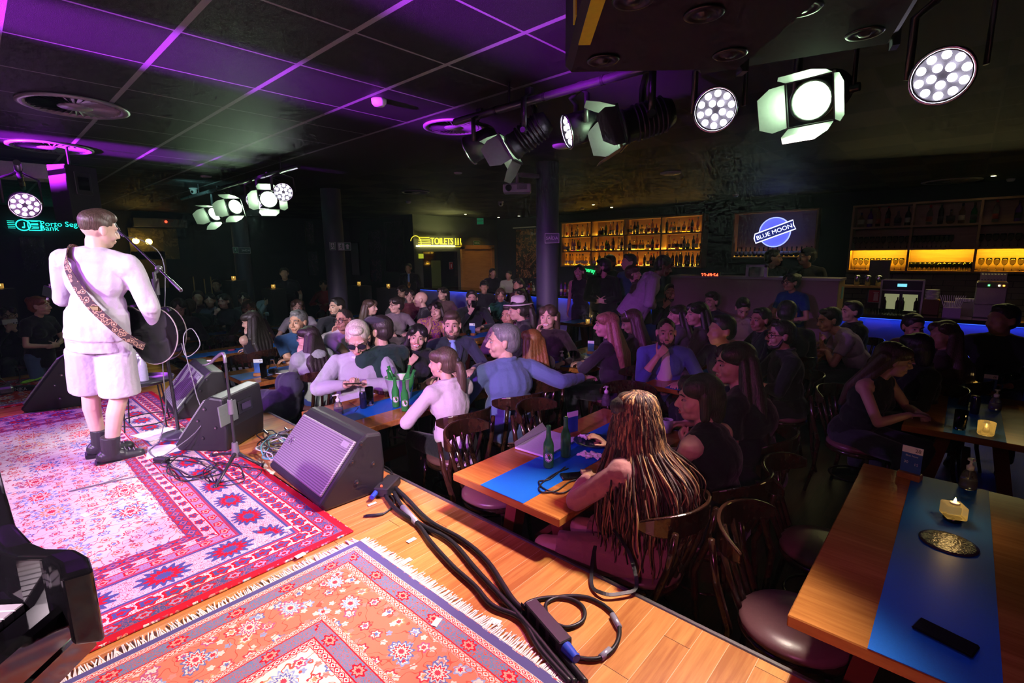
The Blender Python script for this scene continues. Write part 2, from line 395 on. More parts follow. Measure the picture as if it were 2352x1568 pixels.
# ------------------------------------------------------------------ wedge monitors
GRILL=None
def grillm():
    m,t,b=newmat('speaker_grille'); x,y,z,v=coords(t)
    h=(z*620).sin()*.5+(x*620).sin()*.3; t.links.new(mix(t,h>.15,(.30,.285,.31),(.12,.115,.13)),b.inputs['Base Color']); b.inputs['Roughness'].default_value=.45; b.inputs['Metallic'].default_value=.2
    bump(t,b,h,.3,.002); return m
GRILL=grillm()
def wedge(loc,rzv,label,L=.74,D=.43,Hh=.42,handle=True,logo=True,tape=False):
    o=empty('wedge_monitor',loc,rzv,label=label,cat='loudspeaker',group='wedge monitors on the stage')
    # profile in local y (depth, grille faces -y), z ; length along x
    pr=[(-D*.42,.0),(-D*.5,.05),(-.5*D+.02,.07),(.06,Hh-.03),(.10,Hh),(.20,Hh-.015),(D*.5,.17),(D*.46,.0)]
    P=lambda u,v,h: Vector((h,u,v))
    body=MB().prism(pr,-L/2,L/2,P); ob=body.obj('cabinet',BLK,o)
    bv=ob.modifiers.new('b','BEVEL'); bv.width=.018; bv.segments=2; bv.limit_method='ANGLE'
    a=Vector((0,-.5*D+.02,.07)); c=Vector((0,.06,Hh-.03)); n=Vector((0,-(c-a).z,(c-a).y)).normalized(); mid=(a+c)/2
    M=basis((1,0,0),n); ln=(c-a).length
    MB().box(mid+n*.006,(L-.05,ln-.03,.02),M,bev=.006).obj('grille',GRILL,o)
    if logo:
        lg=MB(); p=mid+n*.018+Vector((-L/2+.11,0,0))+(a-c).normalized()*(-ln*.3)*-.1
        lg.tube([p+M@Vector((.024*math.cos(k*PI/12),.024*math.sin(k*PI/12),0)) for k in range(24)],.0022,5,closed=True)
        for k in range(3):
            q=M@Vector((.02*math.cos(k*PI/3+.52),.02*math.sin(k*PI/3+.52),0)); lg.frus(p-q,p+q,.002,.002,5)
        lg.obj('badge',MET,o)
        MB().box(mid+n*.019+M@Vector((L/2-.09,ln/2-.055,0)),(.075,.035,.003),M).obj('label_plate',mat('silver_label',(.5,.5,.52),.4,.5),o)
    for sx in(-1,1):
        for (yy,zz,r) in((.02,.11,.017),(.13,.19,.013),(.0,.24,.013),(.06,.33,.018)):
            e=MB(); e.frus((sx*(L/2-.002),yy,zz),(sx*(L/2+.006),yy,zz),r,r*.85,14); e.frus((sx*(L/2+.005),yy,zz),(sx*(L/2+.008),yy,zz),r*.4,r*.4,8,mi=1); e.obj('rubber_pad',[DMET,MET],o)
    if handle:
        hh=MB(); ar=math.atan2(.17-Hh+.015,D*.5-.2); nn=Vector((0,math.sin(-ar),math.cos(-ar)));nn=Vector((0,-(.17-(Hh-.015)),(D*.5-.2))).normalized()
        pc=Vector((0,(D*.5+.2)/2,(.17+Hh-.015)/2)); Mh=basis((1,0,0),nn)
        hh.box(pc+nn*.004,(.17,.10,.012),Mh,bev=.004).box(pc+nn*.011,(.11,.05,.01),Mh,mi=1); hh.obj('handle',[DMET,BLKG],o)
        pl=MB().box(Vector((.2,0,0))+pc+nn*.004,(.2,.15,.01),Mh,bev=.003); pl.obj('amplifier_plate',mat('grey_plate',(.16,.17,.17),.4),o)
    if tape:
        MB().box((-L/2-.001,.02,.08),(.004,.05,.018)).box((-L/2-.001,-.09,.03),(.004,.02,.02)).obj('yellow_tape',mat('yellow_tape',(.75,.65,.02),.5),o)
    return o
wedge((-2.87,1.36,ST),R(-3),'black wedge monitor nearest the camera, purple-lit grille, beside the stage edge',.78,.42,.38)
wedge((-5.32,1.30,ST),R(-6),'black wedge monitor behind the round-base microphone stand',.80,.44,.40)
wm_=atz(512,1005,ST+.02); wedge((wm_.x,wm_.y,ST),R(-52),'black wedge monitor seen from its end with handle and yellow tape',.48,.42,.42,tape=True)
wedge((-6.5,.50,ST),R(-16),'black wedge monitor left of the singer legs with round rubber feet on its side',.6,.54,.52,logo=False)
# ------------------------------------------------------------------ tables and chairs
def table(loc,label,num=None,W=.74,L=1.56,rot=0,group='audience tables with blue runner'):
    o=empty('dining_table',loc,rot,label=label,cat='table',group=group)
    MB().box((0,L/2,.728),(W,L,.044),bev=.004).obj('tabletop',TWOOD,o)
    MB().box((0,L/2,.7508),(.30,L-.004,.0024)).obj('table_runner',BLUEP,o,label='matte blue strip along the middle of the tabletop')
    for yy in(.30,L-.3):
        for sx in(-1,1):
            M=basis((1,0,sx*-.0),(0,0,1)); lg=MB(); p0=Vector((sx*.26,yy,0)); p1=Vector((sx*.13,yy,.706))
            d=(p1-p0).normalized(); lg.box((p0+p1)/2,(.075,.09,(p1-p0).length),basis(Vector((d.z,0,-d.x)),d)); lg.obj('leg',mat('red_brown_wood',(.16,.035,.02),.3),o)
    MB().box((0,L/2,.33),(.05,L-.6,.1)).obj('stretcher',mat('red_brown_wood',(.16,.035,.02),.3),o)
    return o
T={}
def addtable(k,cx,y0,label,**kw): T[k]=table((cx,y0,0),label,**kw); return T[k]
addtable('T1',-1.63,1.68,'wooden table with blue runner and two green bottles, braided woman at its right side')
addtable('T2',-3.385,1.63,'wooden table with blue runner holding the white beer bucket',L=1.6)
addtable('T3',-5.35,1.68,'wooden table with blue runner, card forty and glass carafe on it')
addtable('T4',-6.98,1.66,'wooden table with blue runner where the woman in black top leans, phone on it')
addtable('T0',.05,1.70,'wooden table with blue runner at the bottom right corner, candle and black phone on it',L=1.62)
addtable('T5',-8.85,1.7,'wooden table beside the couple at the left of the audience')
for k,cx,y0,l in (('A',-1.75,4.1,'dark table in second row in front of the thinking bald man'),('B',-3.2,4.2,'dark table in second row with orange cocktail and soap pump'),('C',.15,4.25,'dark table at the right with lit candle glass and card twenty six'),
  ('D',-5.35,4.7,'dark table in the middle with red gift bag on it'),('E',-5.1,7.0,'dark table near the pillar with one candle and a jug'),('F',-9.1,2.9+1.2,'dark table with glass of orange juice behind woman with raised hand'),
  ('G',-8.62,3.4,'dark table in the crowd before the second pillar'),('K',-7.25,4.85,'dark table with small pale card before the woman in floral blouse'),('H',-1.5,6.2,'dark table before the waitress with glowing phone on it'),('I',-11.6,.45,'dark table far left behind the singer with amber glasses')):
    addtable(k,cx,y0,l,L=.85 if k=='G' else 1.3)
def make_chair(loc,rzv,label):
    o=empty('bistro_chair',loc,rzv,label=label,cat='chair',group='dark bentwood bistro chairs in the audience')
    # faces +y
    MB().lathe((0,0,.44),[(.0,.0),(.19,.0),(.205,.012),(.205,.03),(.19,.045),(.12,.055),(0,.058)],28).obj('seat_pad',VINYL,o)
    MB().lathe((0,0,.41),[(.17,0),(.205,0),(.208,.03),(.17,.03)],28).obj('seat_ring',DWOOD,o)
    for sx in(-1,1):
        MB().tube([(sx*.15,.15,.42),(sx*.165,.17,.2),(sx*.18,.185,0)],[.017,.015,.012],8).obj('leg',DWOOD,o)
        MB().tube([(sx*.165,-.29,.80),(sx*.165,-.262,.62),(sx*.165,-.20,.44),(sx*.17,-.215,.22),(sx*.185,-.26,0)],[.015,.017,.018,.016,.013],8).obj('leg',DWOOD,o)
    MB().tube([(.165*math.cos(k*PI/10),.165*math.sin(k*PI/10),.2) for k in range(20)],.008,6,closed=True).obj('stretcher',DWOOD,o)
    n=18; pts=[]; vs=[];fs=[]
    for i in range(n+1):
        a=R(198)+R(144)*i/n; tt=abs(i/n-.5)*2; rr=.245; zc=.82-.015*tt; h=.055*(1-.62*tt**4)
        for (dr,dz) in((-.009,-h),(.009,-h),(.012,h),(-.006,h)):
            vs.append((math.cos(a)*(rr+dr)*.98,math.sin(a)*(rr+dr)*.9-.085,zc+dz))
    for i in range(n):
        for k in range(4): fs.append((i*4+k,i*4+(k+1)%4,(i+1)*4+(k+1)%4,(i+1)*4+k))
    fs+=[(3,2,1,0),(n*4,n*4+1,n*4+2,n*4+3)]
    ob=MB().add(vs,fs,0,False).obj('backrest',DWOOD,o)
    bv=ob.modifiers.new('b','BEVEL'); bv.width=.006; bv.segments=2
    for k,xx in enumerate((-.07,0,.07)):
        MB().tube([(xx*1.15,-.30+abs(xx)*.1,.79),(xx,-.24,.6),(xx*.8,-.185,.45)],[.014]*3,6,flat=.45).obj('spindle',DWOOD,o)
    return o
CH=make_chair((-2.2,1.98,0),R(0),'x'); tree(CH); chn=[0]
def chair(x,y,ang,label):   # ang: facing direction in world degrees
    a=R(ang-90)
    if chn[0]==0:
        chn[0]=1; CH.location=(x,y,0); CH.rotation_euler=(0,0,a); CH['label']=label; return CH
    return dup(CH,(x,y,0),a,label)
chair(-2.08,2.08,15,'empty dark bistro chair left of the nearest blue runner table, tucked under it')
chair(-2.05,2.72,5,'empty dark bistro chair behind the first empty one, left of the nearest table')
chair(-1.9,3.45,-60,'empty dark bistro chair at far end of the nearest table')
chair(-.36,2.06,0,'empty bistro chair at the bottom right table, seat lit near its corner')
chair(-.38,2.74,0,'empty bistro chair behind the other at the bottom right table')
chair(-4.98-.7,2.0,20,'empty dark bistro chair tucked at left of table with card forty')
chair(-7.35,2.3,0,'empty dark bistro chair left of the table with the pink coaster')
# ------------------------------------------------------------------ people
SK={'f':(.62,.38,.29),'m':(.50,.27,.18),'t':(.36,.18,.11),'d':(.16,.07,.04),'p':(.68,.44,.34)}
HC={'black':(.008,.006,.006),'dark':(.016,.011,.009),'brown':(.045,.027,.018),'auburn':(.13,.04,.015),'grey':(.085,.085,.09),'blond':(.2,.12,.06),'silver':(.42,.38,.3)}
EYEW=mat('eye_white',(.42,.38,.36),.3); EYED=mat('eye_iris',(.02,.01,.008),.1)
TOOTH=mat('teeth',(.85,.8,.75),.3)
def ang2v(a): return Vector((math.cos(R(a)),math.sin(R(a)),0))
def ik(sh,hd,l1,l2,pole):
    d=hd-sh; L=d.length; mx=(l1+l2)*.995
    if L>mx: hd=sh+d*(mx/L); d=hd-sh; L=mx
    a=(l1*l1-l2*l2+L*L)/(2*L); h=math.sqrt(max(l1*l1-a*a,1e-6)); dn=d.normalized(); p=pole-dn*pole.dot(dn); p.normalize()
    return sh+dn*a+p*h,hd
def hand(mb,w,d,n,side,curl=.35,s=1.0,spread=.1,fing=True):
    # w wrist, d finger direction, n palm normal, side +1 thumb toward +cross
    d=d.normalized(); n=(n-d*n.dot(d)).normalized(); c=d.cross(n)*side
    for k in(-1,-.33,.33,1):
        mb.cap(w+d*.012*s+c*(.017*k*s),w+d*.085*s+c*(.030*k*s),.0135*s,.0115*s,8)
    if not fing:
        mb.cap(w+d*.09*s,w+(d+n*curl).normalized()*.15*s,.026*s,.016*s); return
    for k,l in((-1,.062),(-.33,.074),(.33,.08),(1,.07)):
        p=w+d*.088*s+c*(.030*k*s); a=curl*.7; dd=(d+c*(spread*k)).normalized()
        for seg,f,r in((0,.45,.0098),(1,.32,.0088),(2,.25,.0078)):
            q=p+(dd*math.cos(a)+n*math.sin(a))*(l*f*s); mb.cap(p,q,r*s,r*.92*s,7); p=q; a+=curl*1.15
    p=w+d*.028*s+c*.022*s; dd=(d*.62+c*.75+n*.25).normalized()
    for f,r in((.042,.0135),(.034,.0108),(.026,.0092)):
        q=p+dd*f*s; mb.cap(p,q,r*s,r*.9*s,7); p=q; dd=(dd+d*.38+n*.22).normalized()
def person(label,hx,hy,hz,body=0,look=None,pitch=0,tilt=0,sit=True,g='m',skin='f',hair=('short','dark'),top=('long',(.1,.1,.1)),bot=(.03,.03,.04),armL='table',armR='table',lean=8,side=0,far=1,beard=0,glasses=None,fat=1.0,skirt=False,shoes=(.02,.02,.02),legs=None,smile=False,extra=None,cat='person',lip=None,coll=None,curl=(.45,.45),legang=None,hs=1.08):
    if look is None: look=body
    F=ang2v(body); Rr=Vector((F.y,-F.x,0)); Z=Vector((0,0,1))
    hip0=.545 if sit else .93; sc=(hz-hip0)/(.645*math.cos(R(lean))) if sit else hz/1.575
    if sit: sc=max(.86,min(1.08,sc))
    else: hip0*=sc
    sp=(F*math.sin(R(lean))+Rr*math.sin(R(side))+Z*math.cos(R(lean))).normalized()   # spine
    fw=(F-sp*F.dot(sp)).normalized(); rr=fw.cross(sp)*1.0
    head=Vector((hx,hy,hz)); hip=head-sp*(.645*sc)-F*.03*sc
    base=Vector((hip.x,hip.y,0)); o=empty('person',base,0,label=label,cat=cat)
    B=lambda r,f,u: hip+rr*(r*sc)+fw*(f*sc)+sp*(u*sc)-base
    Mb=Matrix((rr,fw,sp)).transposed()
    vox=.0062 if far==0 else (.008 if far==1 else .013)
    wsh=.192 if g=='m' else .168
    skm=skinm('skin_'+skin,SK[skin])
    ft=fat; w=1.0 if g=='m' else .9
    def torso(mb,e,lo=True,wsh=wsh):
        if lo: mb.ell(B(0,-.0,.0),((.165*w*ft+e)*sc,(.125*ft+e)*sc,(.13+e)*sc),Mb)
        mb.ell(B(0,.01*ft,.16),((.148*w*ft+e)*sc,(.112*ft+e)*sc,(.16)*sc),Mb)
        mb.ell(B(0,.0,.33),((.168*w*(.6+.4*ft)+e)*sc,(.115*ft+e)*sc,(.16+e*.5)*sc),Mb)
        if g!='m':
            for q in(-1,1): mb.ell(B(q*.07,.085,.31),(.062*sc+e*.5,)*3,Mb)
        mb.cap(B(-wsh+.02,0,.43),B(wsh-.02,0,.43),(.062+e)*sc,None,12)
        mb.ell(B(0,-.01,.455),((.13+e)*sc,(.075+e)*sc,(.055+e)*sc),Mb)
        mb.cap(B(-.02,-.005,.47),B(-wsh+.02,0,.435),(.055+e)*sc,(.055+e)*sc,10); mb.cap(B(.02,-.005,.47),B(wsh-.02,0,.435),(.055+e)*sc,(.055+e)*sc,10)
    # head frame
    hf=ang2v(look); hf=(hf*math.cos(R(pitch))-Z*math.sin(R(pitch))).normalized(); hr=Vector((ang2v(look).y,-ang2v(look).x,0)); hu=hr.cross(hf)
    if tilt: Q=Matrix.Rotation(R(tilt),3,hf); hr=Q@hr; hu=Q@hu
    hc=head-base; k=sc*hs*(1.0 if g=='m' else .97); Mh=Matrix((hr,hf,hu)).transposed()
    H=lambda x,y,z: hc+Mh@Vector((x*k,y*k,z*k))
    bd=MB(); torso(bd,0)
    bd.cap(B(0,-.01,.44),H(0,-.015,-.07),.058*sc*(1 if g=='m' else .85)*(.5+.5*ft),.055*sc*(1 if g=='m' else .85),12)
    E_=lambda c,r: bd.ell(H(*c),tuple(a*k for a in r),Mh,18,12)
    E_((0,-.014,.026),(.074,.096,.09)); E_((0,.022,-.02),(.063,.066,.086)); E_((0,.05,-.083),(.036,.034,.026)); E_((0,.02,-.07),(.054,.055,.04))
    for q in(-1,1):
        E_((q*.036,.058,-.032),(.026,.025,.028)); E_((q*.078,-.008,-.006),(.0095,.019,.031)); E_((q*.081,-.016,.008),(.008,.014,.016)); E_((q*.0125,.096,-.034),(.0095,.010,.008))
        bd.cap(H(q*.012,.083,.028),H(q*.046,.071,.026),.0105*k,.009*k,8)
    bd.cap(H(0,.082,.02),H(0,.107,-.022),.0085*k,.0115*k,10); E_((0,.108,-.027),(.0125,.012,.011))
    bd.cap(H(-.02,.084,-.058),H(.02,.084,-.058),.0085*k,None,8); bd.cap(H(-.014,.083,-.067),H(.014,.083,-.067),.0085*k,None,8)
    # arms
    SHD=[B(-wsh,0,.435),B(wsh,0,.435)]; u1,u2=.285*sc,.255*sc; arms=[]
    for i,spec in enumerate((armL,armR)):
        q=-1 if i==0 else 1; sh=SHD[i]; out=rr*q; pole=-Z*1.0+out*.5-fw*.3; hd=None; pn=-Z; cu=curl[i]; fdir=None
        if spec=='table': hd=hip-base+F*.36*sc+Rr*(q*.13*sc)+Z*.0; hd.z=.785; pole=-Z*.6+out*.8-fw*.2
        elif spec=='mid': hd=hip-base+F*.38*sc+Rr*(q*.03*sc); hd.z=.795; pole=-Z*.5+out*1.0
        elif spec=='lap': hd=B(q*.08,.25,.10); pole=-Z*.4+out*.6-fw*.7
        elif spec=='cheek': hd=H(q*.105,.06,-.165); pole=-Z*1.2+fw*.55+out*.35; fdir=(H(q*.068,.03,-.02)-hd).normalized(); pn=-(Mh@Vector((q,-.2,0))); cu=.55
        elif spec=='chin': hd=H(q*.03,.075,-.235); pole=-Z*1.3+fw*.5+out*.25; fdir=(hu*.9-hr*q*.45+hf*.2); pn=-hf; cu=1.25
        elif spec=='mouth': hd=H(q*.075,.135,-.185); pole=-Z*1.2+fw*.5+out*.5; fdir=(hu*.75-hr*q*.6); pn=-hf; cu=.8
        elif spec=='down': hd=B(q*.24,.03,-.06); pole=-fw+out*.3; pn=-out; cu=.4
        elif spec=='belly': hd=B(-q*.0+q*.03,.20,.15); pole=out*1.0-Z*.6-fw*.3; fdir=-rr*q*.9+fw*.1; pn=-fw; cu=.5
        elif spec=='cross': hd=hip-base+F*.24*sc-Rr*(q*.12*sc); hd.z=.80; pole=out*1.0-Z*.4; fdir=-Rr*q; pn=-Z; cu=.4
        elif spec=='phone': hd=H(q*.03,.27,-.17); pole=-Z*1.0+out*.6; fdir=(Z*.8-hr*q*.35+hf*.1); pn=-hf; cu=.8
        elif spec=='look': hd=hip-base+F*.34*sc+Rr*(q*.065*sc); hd.z=.88; pole=-Z*.45+out*1.3; fdir=F*.5-Rr*q*.55+Z*.1; pn=Z; cu=.7
        elif spec=='back': hd=B(q*.62,-.12,.30); pole=Z*-.3-fw*.5+out*.2; cu=.4
        else: 
            hd=Vector(spec[0])-base if spec[0][2]>0 and len(spec)>2 and spec[2]=='w' else B(*spec[0]); pole=rr*spec[1][0]+fw*spec[1][1]+sp*spec[1][2]
            if len(spec)>3: fdir=Vector(spec[3])
            if len(spec)>4: pn=Vector(spec[4])
        el,wr=ik(sh,hd,u1,u2,pole); arms.append((sh,el,wr)); th=.95 if g=='m' else .8; th*=.5+.5*ft
        bd.cap(sh,el,.05*th*sc,.040*th*sc,12); bd.cap(el,el+(wr-el)*.35,.040*th*sc,.041*th*sc,12); bd.cap(el+(wr-el)*.3,wr,.041*th*sc,.027*th*sc,12)
        if fdir is None: fdir=(wr-el).normalized()*.9+(F*.3 if spec in('table','mid') else Vector((0,0,0)));
        if spec in('table','mid'): fdir.z*=.15
        hand(bd,wr,fdir,pn,q,cu,.95*sc*(1 if g=='m' else .9),fing=far<2)
    # legs
    LG=[]
    for i,q in enumerate((-1,1)):
        hj=B(q*.09*w,0,-.02)
        if sit:
            spread=(.12,.05,.16)[i] if legs is None else legs[i]; fa=R(legang or 0)
            Fl=(F*math.cos(fa)+Rr*math.sin(fa)); kn=hj+Fl*(.43*sc)+Rr*(q*spread*.6*sc); kn.z=.52; an=Vector((kn.x,kn.y,.09))-Fl*(.03 if i else .10)+Rr*q*.01
        else:
            dd=legs[i] if legs else (0,0); kn=hj+F*((.03+dd[0]*.5)*sc)+Rr*(q*.02); kn.z=.5*sc+.0; an=Vector((hj.x,hj.y,.085))+F*dd[0]+Rr*(q*.03+dd[1])
        ff=F if (sit or not legs) else ang2v(body+(dd[2] if len(dd)>2 else 0))
        LG.append((hj,kn,an,ff)); lt=(.6+.4*ft)
        bd.cap(hj,kn,.088*lt*sc,.056*lt*sc,12); bd.cap(kn,kn+(an-kn)*.35+ -ff*.012,.054*lt*sc,.054*lt*sc,12); bd.cap(kn+(an-kn)*.35-ff*.012,an,.053*lt*sc,.036*sc,12)
        bd.cap(an+ff*-.02-Z*.035,an+ff*.14-Z*.055,.032,.026,10)
    off=Vector((0,0,0))
    pend(bd,'body',skm,o,vox,3 if far<2 else 4)
    # clothes
    kind,tc=top[0],top[1]; tm=top[2] if len(top)>2 else fabric('cloth_%02d_%02d_%02d'%tuple(int(a*99) for a in tc),tc)
    tp=MB(); e=.014 if kind not in('hoodie','sweat') else (.026 if kind=='hoodie' else .020); torso(tp,e,True,wsh if kind not in('tank','sleeveless') else .115)
    cut={'tee':.62,'long':1,'hoodie':1,'sweat':1,'suit':1,'sleeveless':0,'rolled':1,'blazer':1,'tank':0}[kind]
    for (sh,el,wr) in arms:
        th=(.95 if g=='m' else .8)*(.5+.5*ft); ee=e*1.0
        if cut==0: continue
        if cut<1: tp.ell(sh,.052*th*sc+ee); tp.frus(sh,sh+(el-sh)*cut,.052*th*sc+ee,.046*th*sc+ee*1.3,14); continue
        tp.cap(sh,el,.052*th*sc+ee,.044*th*sc+ee,12); f=.4 if kind=='rolled' else .93
        tp.frus(el,el+(wr-el)*f,.044*th*sc+ee,(.036 if f<.9 else .026)*th*sc+ee*.9,14)
    tp.frus(B(0,-.01,.44),B(0,-.006,.505),.085*sc,.069*sc,16)
    if kind in('long','rolled','hoodie','blazer') or coll: tp.cap(B(-.04,.02,.50),B(.04,.02,.50),.024*sc); tp.tube([B(.07*math.cos(a*PI/8),.07*math.sin(a*PI/8)-.01,.515) for a in range(16)],(.022 if kind=='hoodie' else .015)*sc,8,closed=True)
    if kind=='sweat': tp.frus(B(0,0,.12),B(0,0,-.06),(.155*ft+.03)*sc,(.165*ft+.035)*sc,20,sq=.82)
    if kind=='hoodie': tp.ell(B(0,-.10,.44),(.115*sc,.05*sc,.065*sc),Mb)
    if sit: pass
    if kind=='blazer' or (not sit and kind!='tank'): tp.frus(B(0,0,.14),B(0,0,-.14),(.155*w*ft+.02)*sc,(.19*w*ft)*sc,20,sq=.8)
    pend(tp,{'tee':'t_shirt','long':'shirt','hoodie':'sweatshirt','sweat':'sweatshirt','suit':'suit_jacket','sleeveless':'top','rolled':'shirt','blazer':'blazer','tank':'top'}[kind],tm,o,vox*1.15,5,.010 if far==0 else .006)
    if kind=='suit':
        v=MB(); v.ell(B(0,.03,.33),(.05*sc,(.105*ft+.014)*sc,.17*sc),Mb,18,14); v.ell(B(0,.015,.49),(.05*sc,.062*sc,.03*sc),Mb); v.obj('shirt_front',fabric('pale_blue_shirt',(.25,.38,.75)),o)
        l=MB()
        for q in(-1,1): l.tube([B(q*.07,.03,.495),B(q*.085,.10,.42),B(q*.05,.137,.32),B(q*.012,.145,.19)],[.012,.022,.018,.008],8,flat=.35)
        l.obj('lapels',tm,o)
    if kind in('long','rolled') and far<2 and g=='m':
        MB().ell(B(0,.02,.28),(.013*sc,(.112*ft+.018)*sc,.2*sc),Mb,12,16).obj('placket',tm,o)
    pm=fabric('pants_%02d_%02d_%02d'%tuple(int(a*99) for a in bot),bot); pt=MB(); pt.ell(B(0,-.0,-.02),((.17*w*ft+.008)*sc,(.135*ft+.008)*sc,(.12)*sc),Mb)
    for (hj,kn,an,ff) in LG:
        lt=(.6+.4*ft)
        if skirt=='shorts': pt.cap(hj,hj+(kn-hj)*.5,.098*lt*sc,.096*sc,14); pt.frus(hj+(kn-hj)*.3,kn+(an-kn)*.02,.108*sc,.118*sc,18)
        elif skirt: pt.frus(hj,hj+(kn-hj)*.85,.105*lt*sc,.085*sc,14)
        else: pt.cap(hj,kn,.098*lt*sc,.068*lt*sc,14); pt.frus(kn,kn+(an-kn)*.97,.068*lt*sc,.062*sc,14)
    if skirt=='shorts': pt.ell(B(0,0,-.02),(.185*sc,.15*sc,.15*sc),Mb)
    pend(pt,'shorts' if skirt=='shorts' else ('skirt' if skirt else 'trousers'),pm,o,vox*1.2,4,.006)
    for (hj,kn,an,ff) in LG:
        s_=MB(); s_.cap(an-ff*.03-Z*.045,an+ff*.15-Z*.055,.040,.034,10); s_.cap(an,an-ff*.02-Z*.04,.04,.042,10)
        if skirt=='shorts':
            s_=MB(); s_.frus(an+Z*.115,an-Z*.03,.058,.052,14); s_.cap(an-ff*.035-Z*.03,an+ff*.05-Z*.028,.05,.047,12); s_.cap(an+ff*.04-Z*.04,an+ff*.155-Z*.045,.044,.040,12)
            so=MB(); so.prism([(-.085,-.04),(-.09,0),(-.085,.04),(-.02,.045),(.08,.052),(.17,.045),(.195,0),(.17,-.045),(.08,-.048),(-.02,-.042)],-.085,-.058,lambda u_,v_,h_:an+ff*u_+ff.cross(Z)*v_+Z*h_)
            bo=pend(s_,'boot',mat('boot_leather',(.035,.033,.037),.38,bmp=.3,bs=60),o,.006,3)
            so.obj('sole',mat('boot_sole',(.02,.02,.022),.5),bo)
            la=MB()
            for j in range(6):
                pz=.10-.022*j; fo=.045+(.0 if j<3 else (j-2)*.026); 
                la.frus(an+ff*fo*1.0+Z*(pz if j<3 else .012-.009*(j-3))-ff.cross(Z)*.024+ff*.006,an+ff*fo+Z*(pz+.008 if j<3 else .016-.009*(j-3))+ff.cross(Z)*.024+ff*.006,.0035,.0035,6)
            la.obj('laces',mat('grey_laces',(.3,.28,.3),.7),bo)
        else: pend(s_,'shoe',mat('shoe_%02d'%int(shoes[0]*99),shoes,.4),o,.012,3)
    # hair
    style,hcn=hair; hm=hairm('hair_'+hcn+('_curly' if style=='curly' else ''),HC[hcn],curl=style=='curly'); hb=MB(); A=lambda c,r: hb.ell(H(*c),tuple(a*k for a in r),Mh,18,12)
    if style!='bald':
        if style in('buzz','fade'):
            A((0,-.022,.036),(.0775,.0955,.087))
            if style=='fade': A((0,.0,.085),(.062,.085,.052)); A((0,-.04,.05),(.079,.08,.07))
        else:
            A((0,-.027,.042),(.084,.100,.088)); A((0,-.05,.0),(.079,.075,.08))
            if style in('short','cap','hat'): A((0,.03,.095),(.052,.045,.030))
            if g!='m' or style in('long','curly','bob'):
                for q in(-1,1): A((q*.045,.015,.062),(.045,.075,.05))
    if style in('long','curly','auburn'):
        for q in(-1,1): hb.cap(H(q*.072,-.02,.02),B(q*.10,-.045,.43),.026*k,.036*k,10); hb.cap(B(q*.10,-.045,.43),B(q*.11,-.01,.25),.034*k,.018*k,10)
        for q in(-1,-.5,0,.5,1): hb.cap(H(q*.058,-.072,.02),B(q*.088,-.112,.36),.042*k,.040*k,10); hb.cap(B(q*.088,-.112,.36),B(q*.075,-.128,.17+.03*abs(q)),.040*k,.02*k,10)
    if style=='bob':
        for q in(-1,1): hb.cap(H(q*.072,-.01,.03),H(q*.075,-.01,-.08),.027*k,.024*k,10)
        hb.cap(H(0,-.07,.0),H(0,-.075,-.085),.07*k,.055*k)
    if style=='pony': 
        A((0,-.09,.02),(.05,.045,.05)); hb.tube([H(0,-.10,.02),H(.0,-.135,.0),H(.0,-.15,-.07),H(.0,-.15,-.17),H(.0,-.15,-.28),H(0,-.155,-.36)],[.026*k,.032*k,.040*k,.042*k,.032*k,.01*k],12)
    if style=='bun': A((0,-.10,.07),(.045,.04,.045))
    if style=='swept': A((0,.04,.09),(.065,.05,.035)); A((0,-.01,.1),(.07,.07,.04))
    ho=None
    if hb.v: ho=pend(hb,'hair',hm,o,vox*1.0,2,.004 if style!='curly' else .014)
    if beard:
        b_=MB(); 
        for q in(-1,1): b_.cap(H(q*.066,.0,-.02),H(q*.054,.03,-.085),.011*k,.016*k,8); b_.cap(H(q*.054,.03,-.085),H(q*.012,.066,-.102),.017*k,.019*k,8); b_.cap(H(q*.004,.093,-.047),H(q*.026,.082,-.062),.0055*k,.0055*k,6)
        b_.cap(H(q*.026,.082,-.062),H(.0,.07,-.1),.006*k,.01*k); b_.cap(H(-.02,.068,-.092),H(.02,.068,-.092),.018*k,None,8)
        pend(b_,'beard',hairm('hair_'+(hcn if hcn!='grey' else 'dark'),HC[hcn]),o,.007,1)
    if far<2:
        for q in(-1,1):
            ey=MB(); ey.ell(H(q*.031,.0765,.004),(.0125*k,.0125*k,.0062*k),Mh,12,8); ey.ell(H(q*.031,.0858,.004),(.0062*k,.0045*k,.0056*k),Mh,10,6,1); ey.obj('eye',[EYEW,EYED],o)
            eb=MB(); eb.tube([H(q*.014,.094,.027),H(q*.032,.092,.033),H(q*.052,.078,.026)],[.0032*k,.0036*k,.002*k],6); eb.obj('eyebrow',hm if style!='bald' else hairm('hair_dark',HC['dark']),o)
        lc=lip or tuple(a*f for a,f in zip(SK[skin],(.85,.5,.5))); lm=mat('lip_%02d'%int(lc[0]*99),lc,.4)
        mo=MB(); cz=-.0615
        if smile: mo.tube([H(-.03,.080,cz+.01),H(-.015,.095,cz),H(.015,.095,cz),H(.03,.080,cz+.01)],[.002*k,.006*k,.006*k,.002*k],8,1); mo.tube([H(-.031,.081,cz+.013),H(0,.094,cz+.006),H(.031,.081,cz+.013)],.0032*k,6); mo.tube([H(-.031,.081,cz+.01),H(0,.095,cz-.012),H(.031,.081,cz+.01)],.0042*k,6)
        else: mo.tube([H(-.024,.085,cz),H(-.008,.093,cz+.004),H(.008,.093,cz+.004),H(.024,.085,cz)],[.0015*k,.004*k,.004*k,.0015*k],6); mo.tube([H(-.021,.086,cz-.003),H(0,.092,cz-.008),H(.021,.086,cz-.003)],[.0015*k,.0052*k,.0015*k],6)
        mo.obj('mouth',[lm,TOOTH],o)
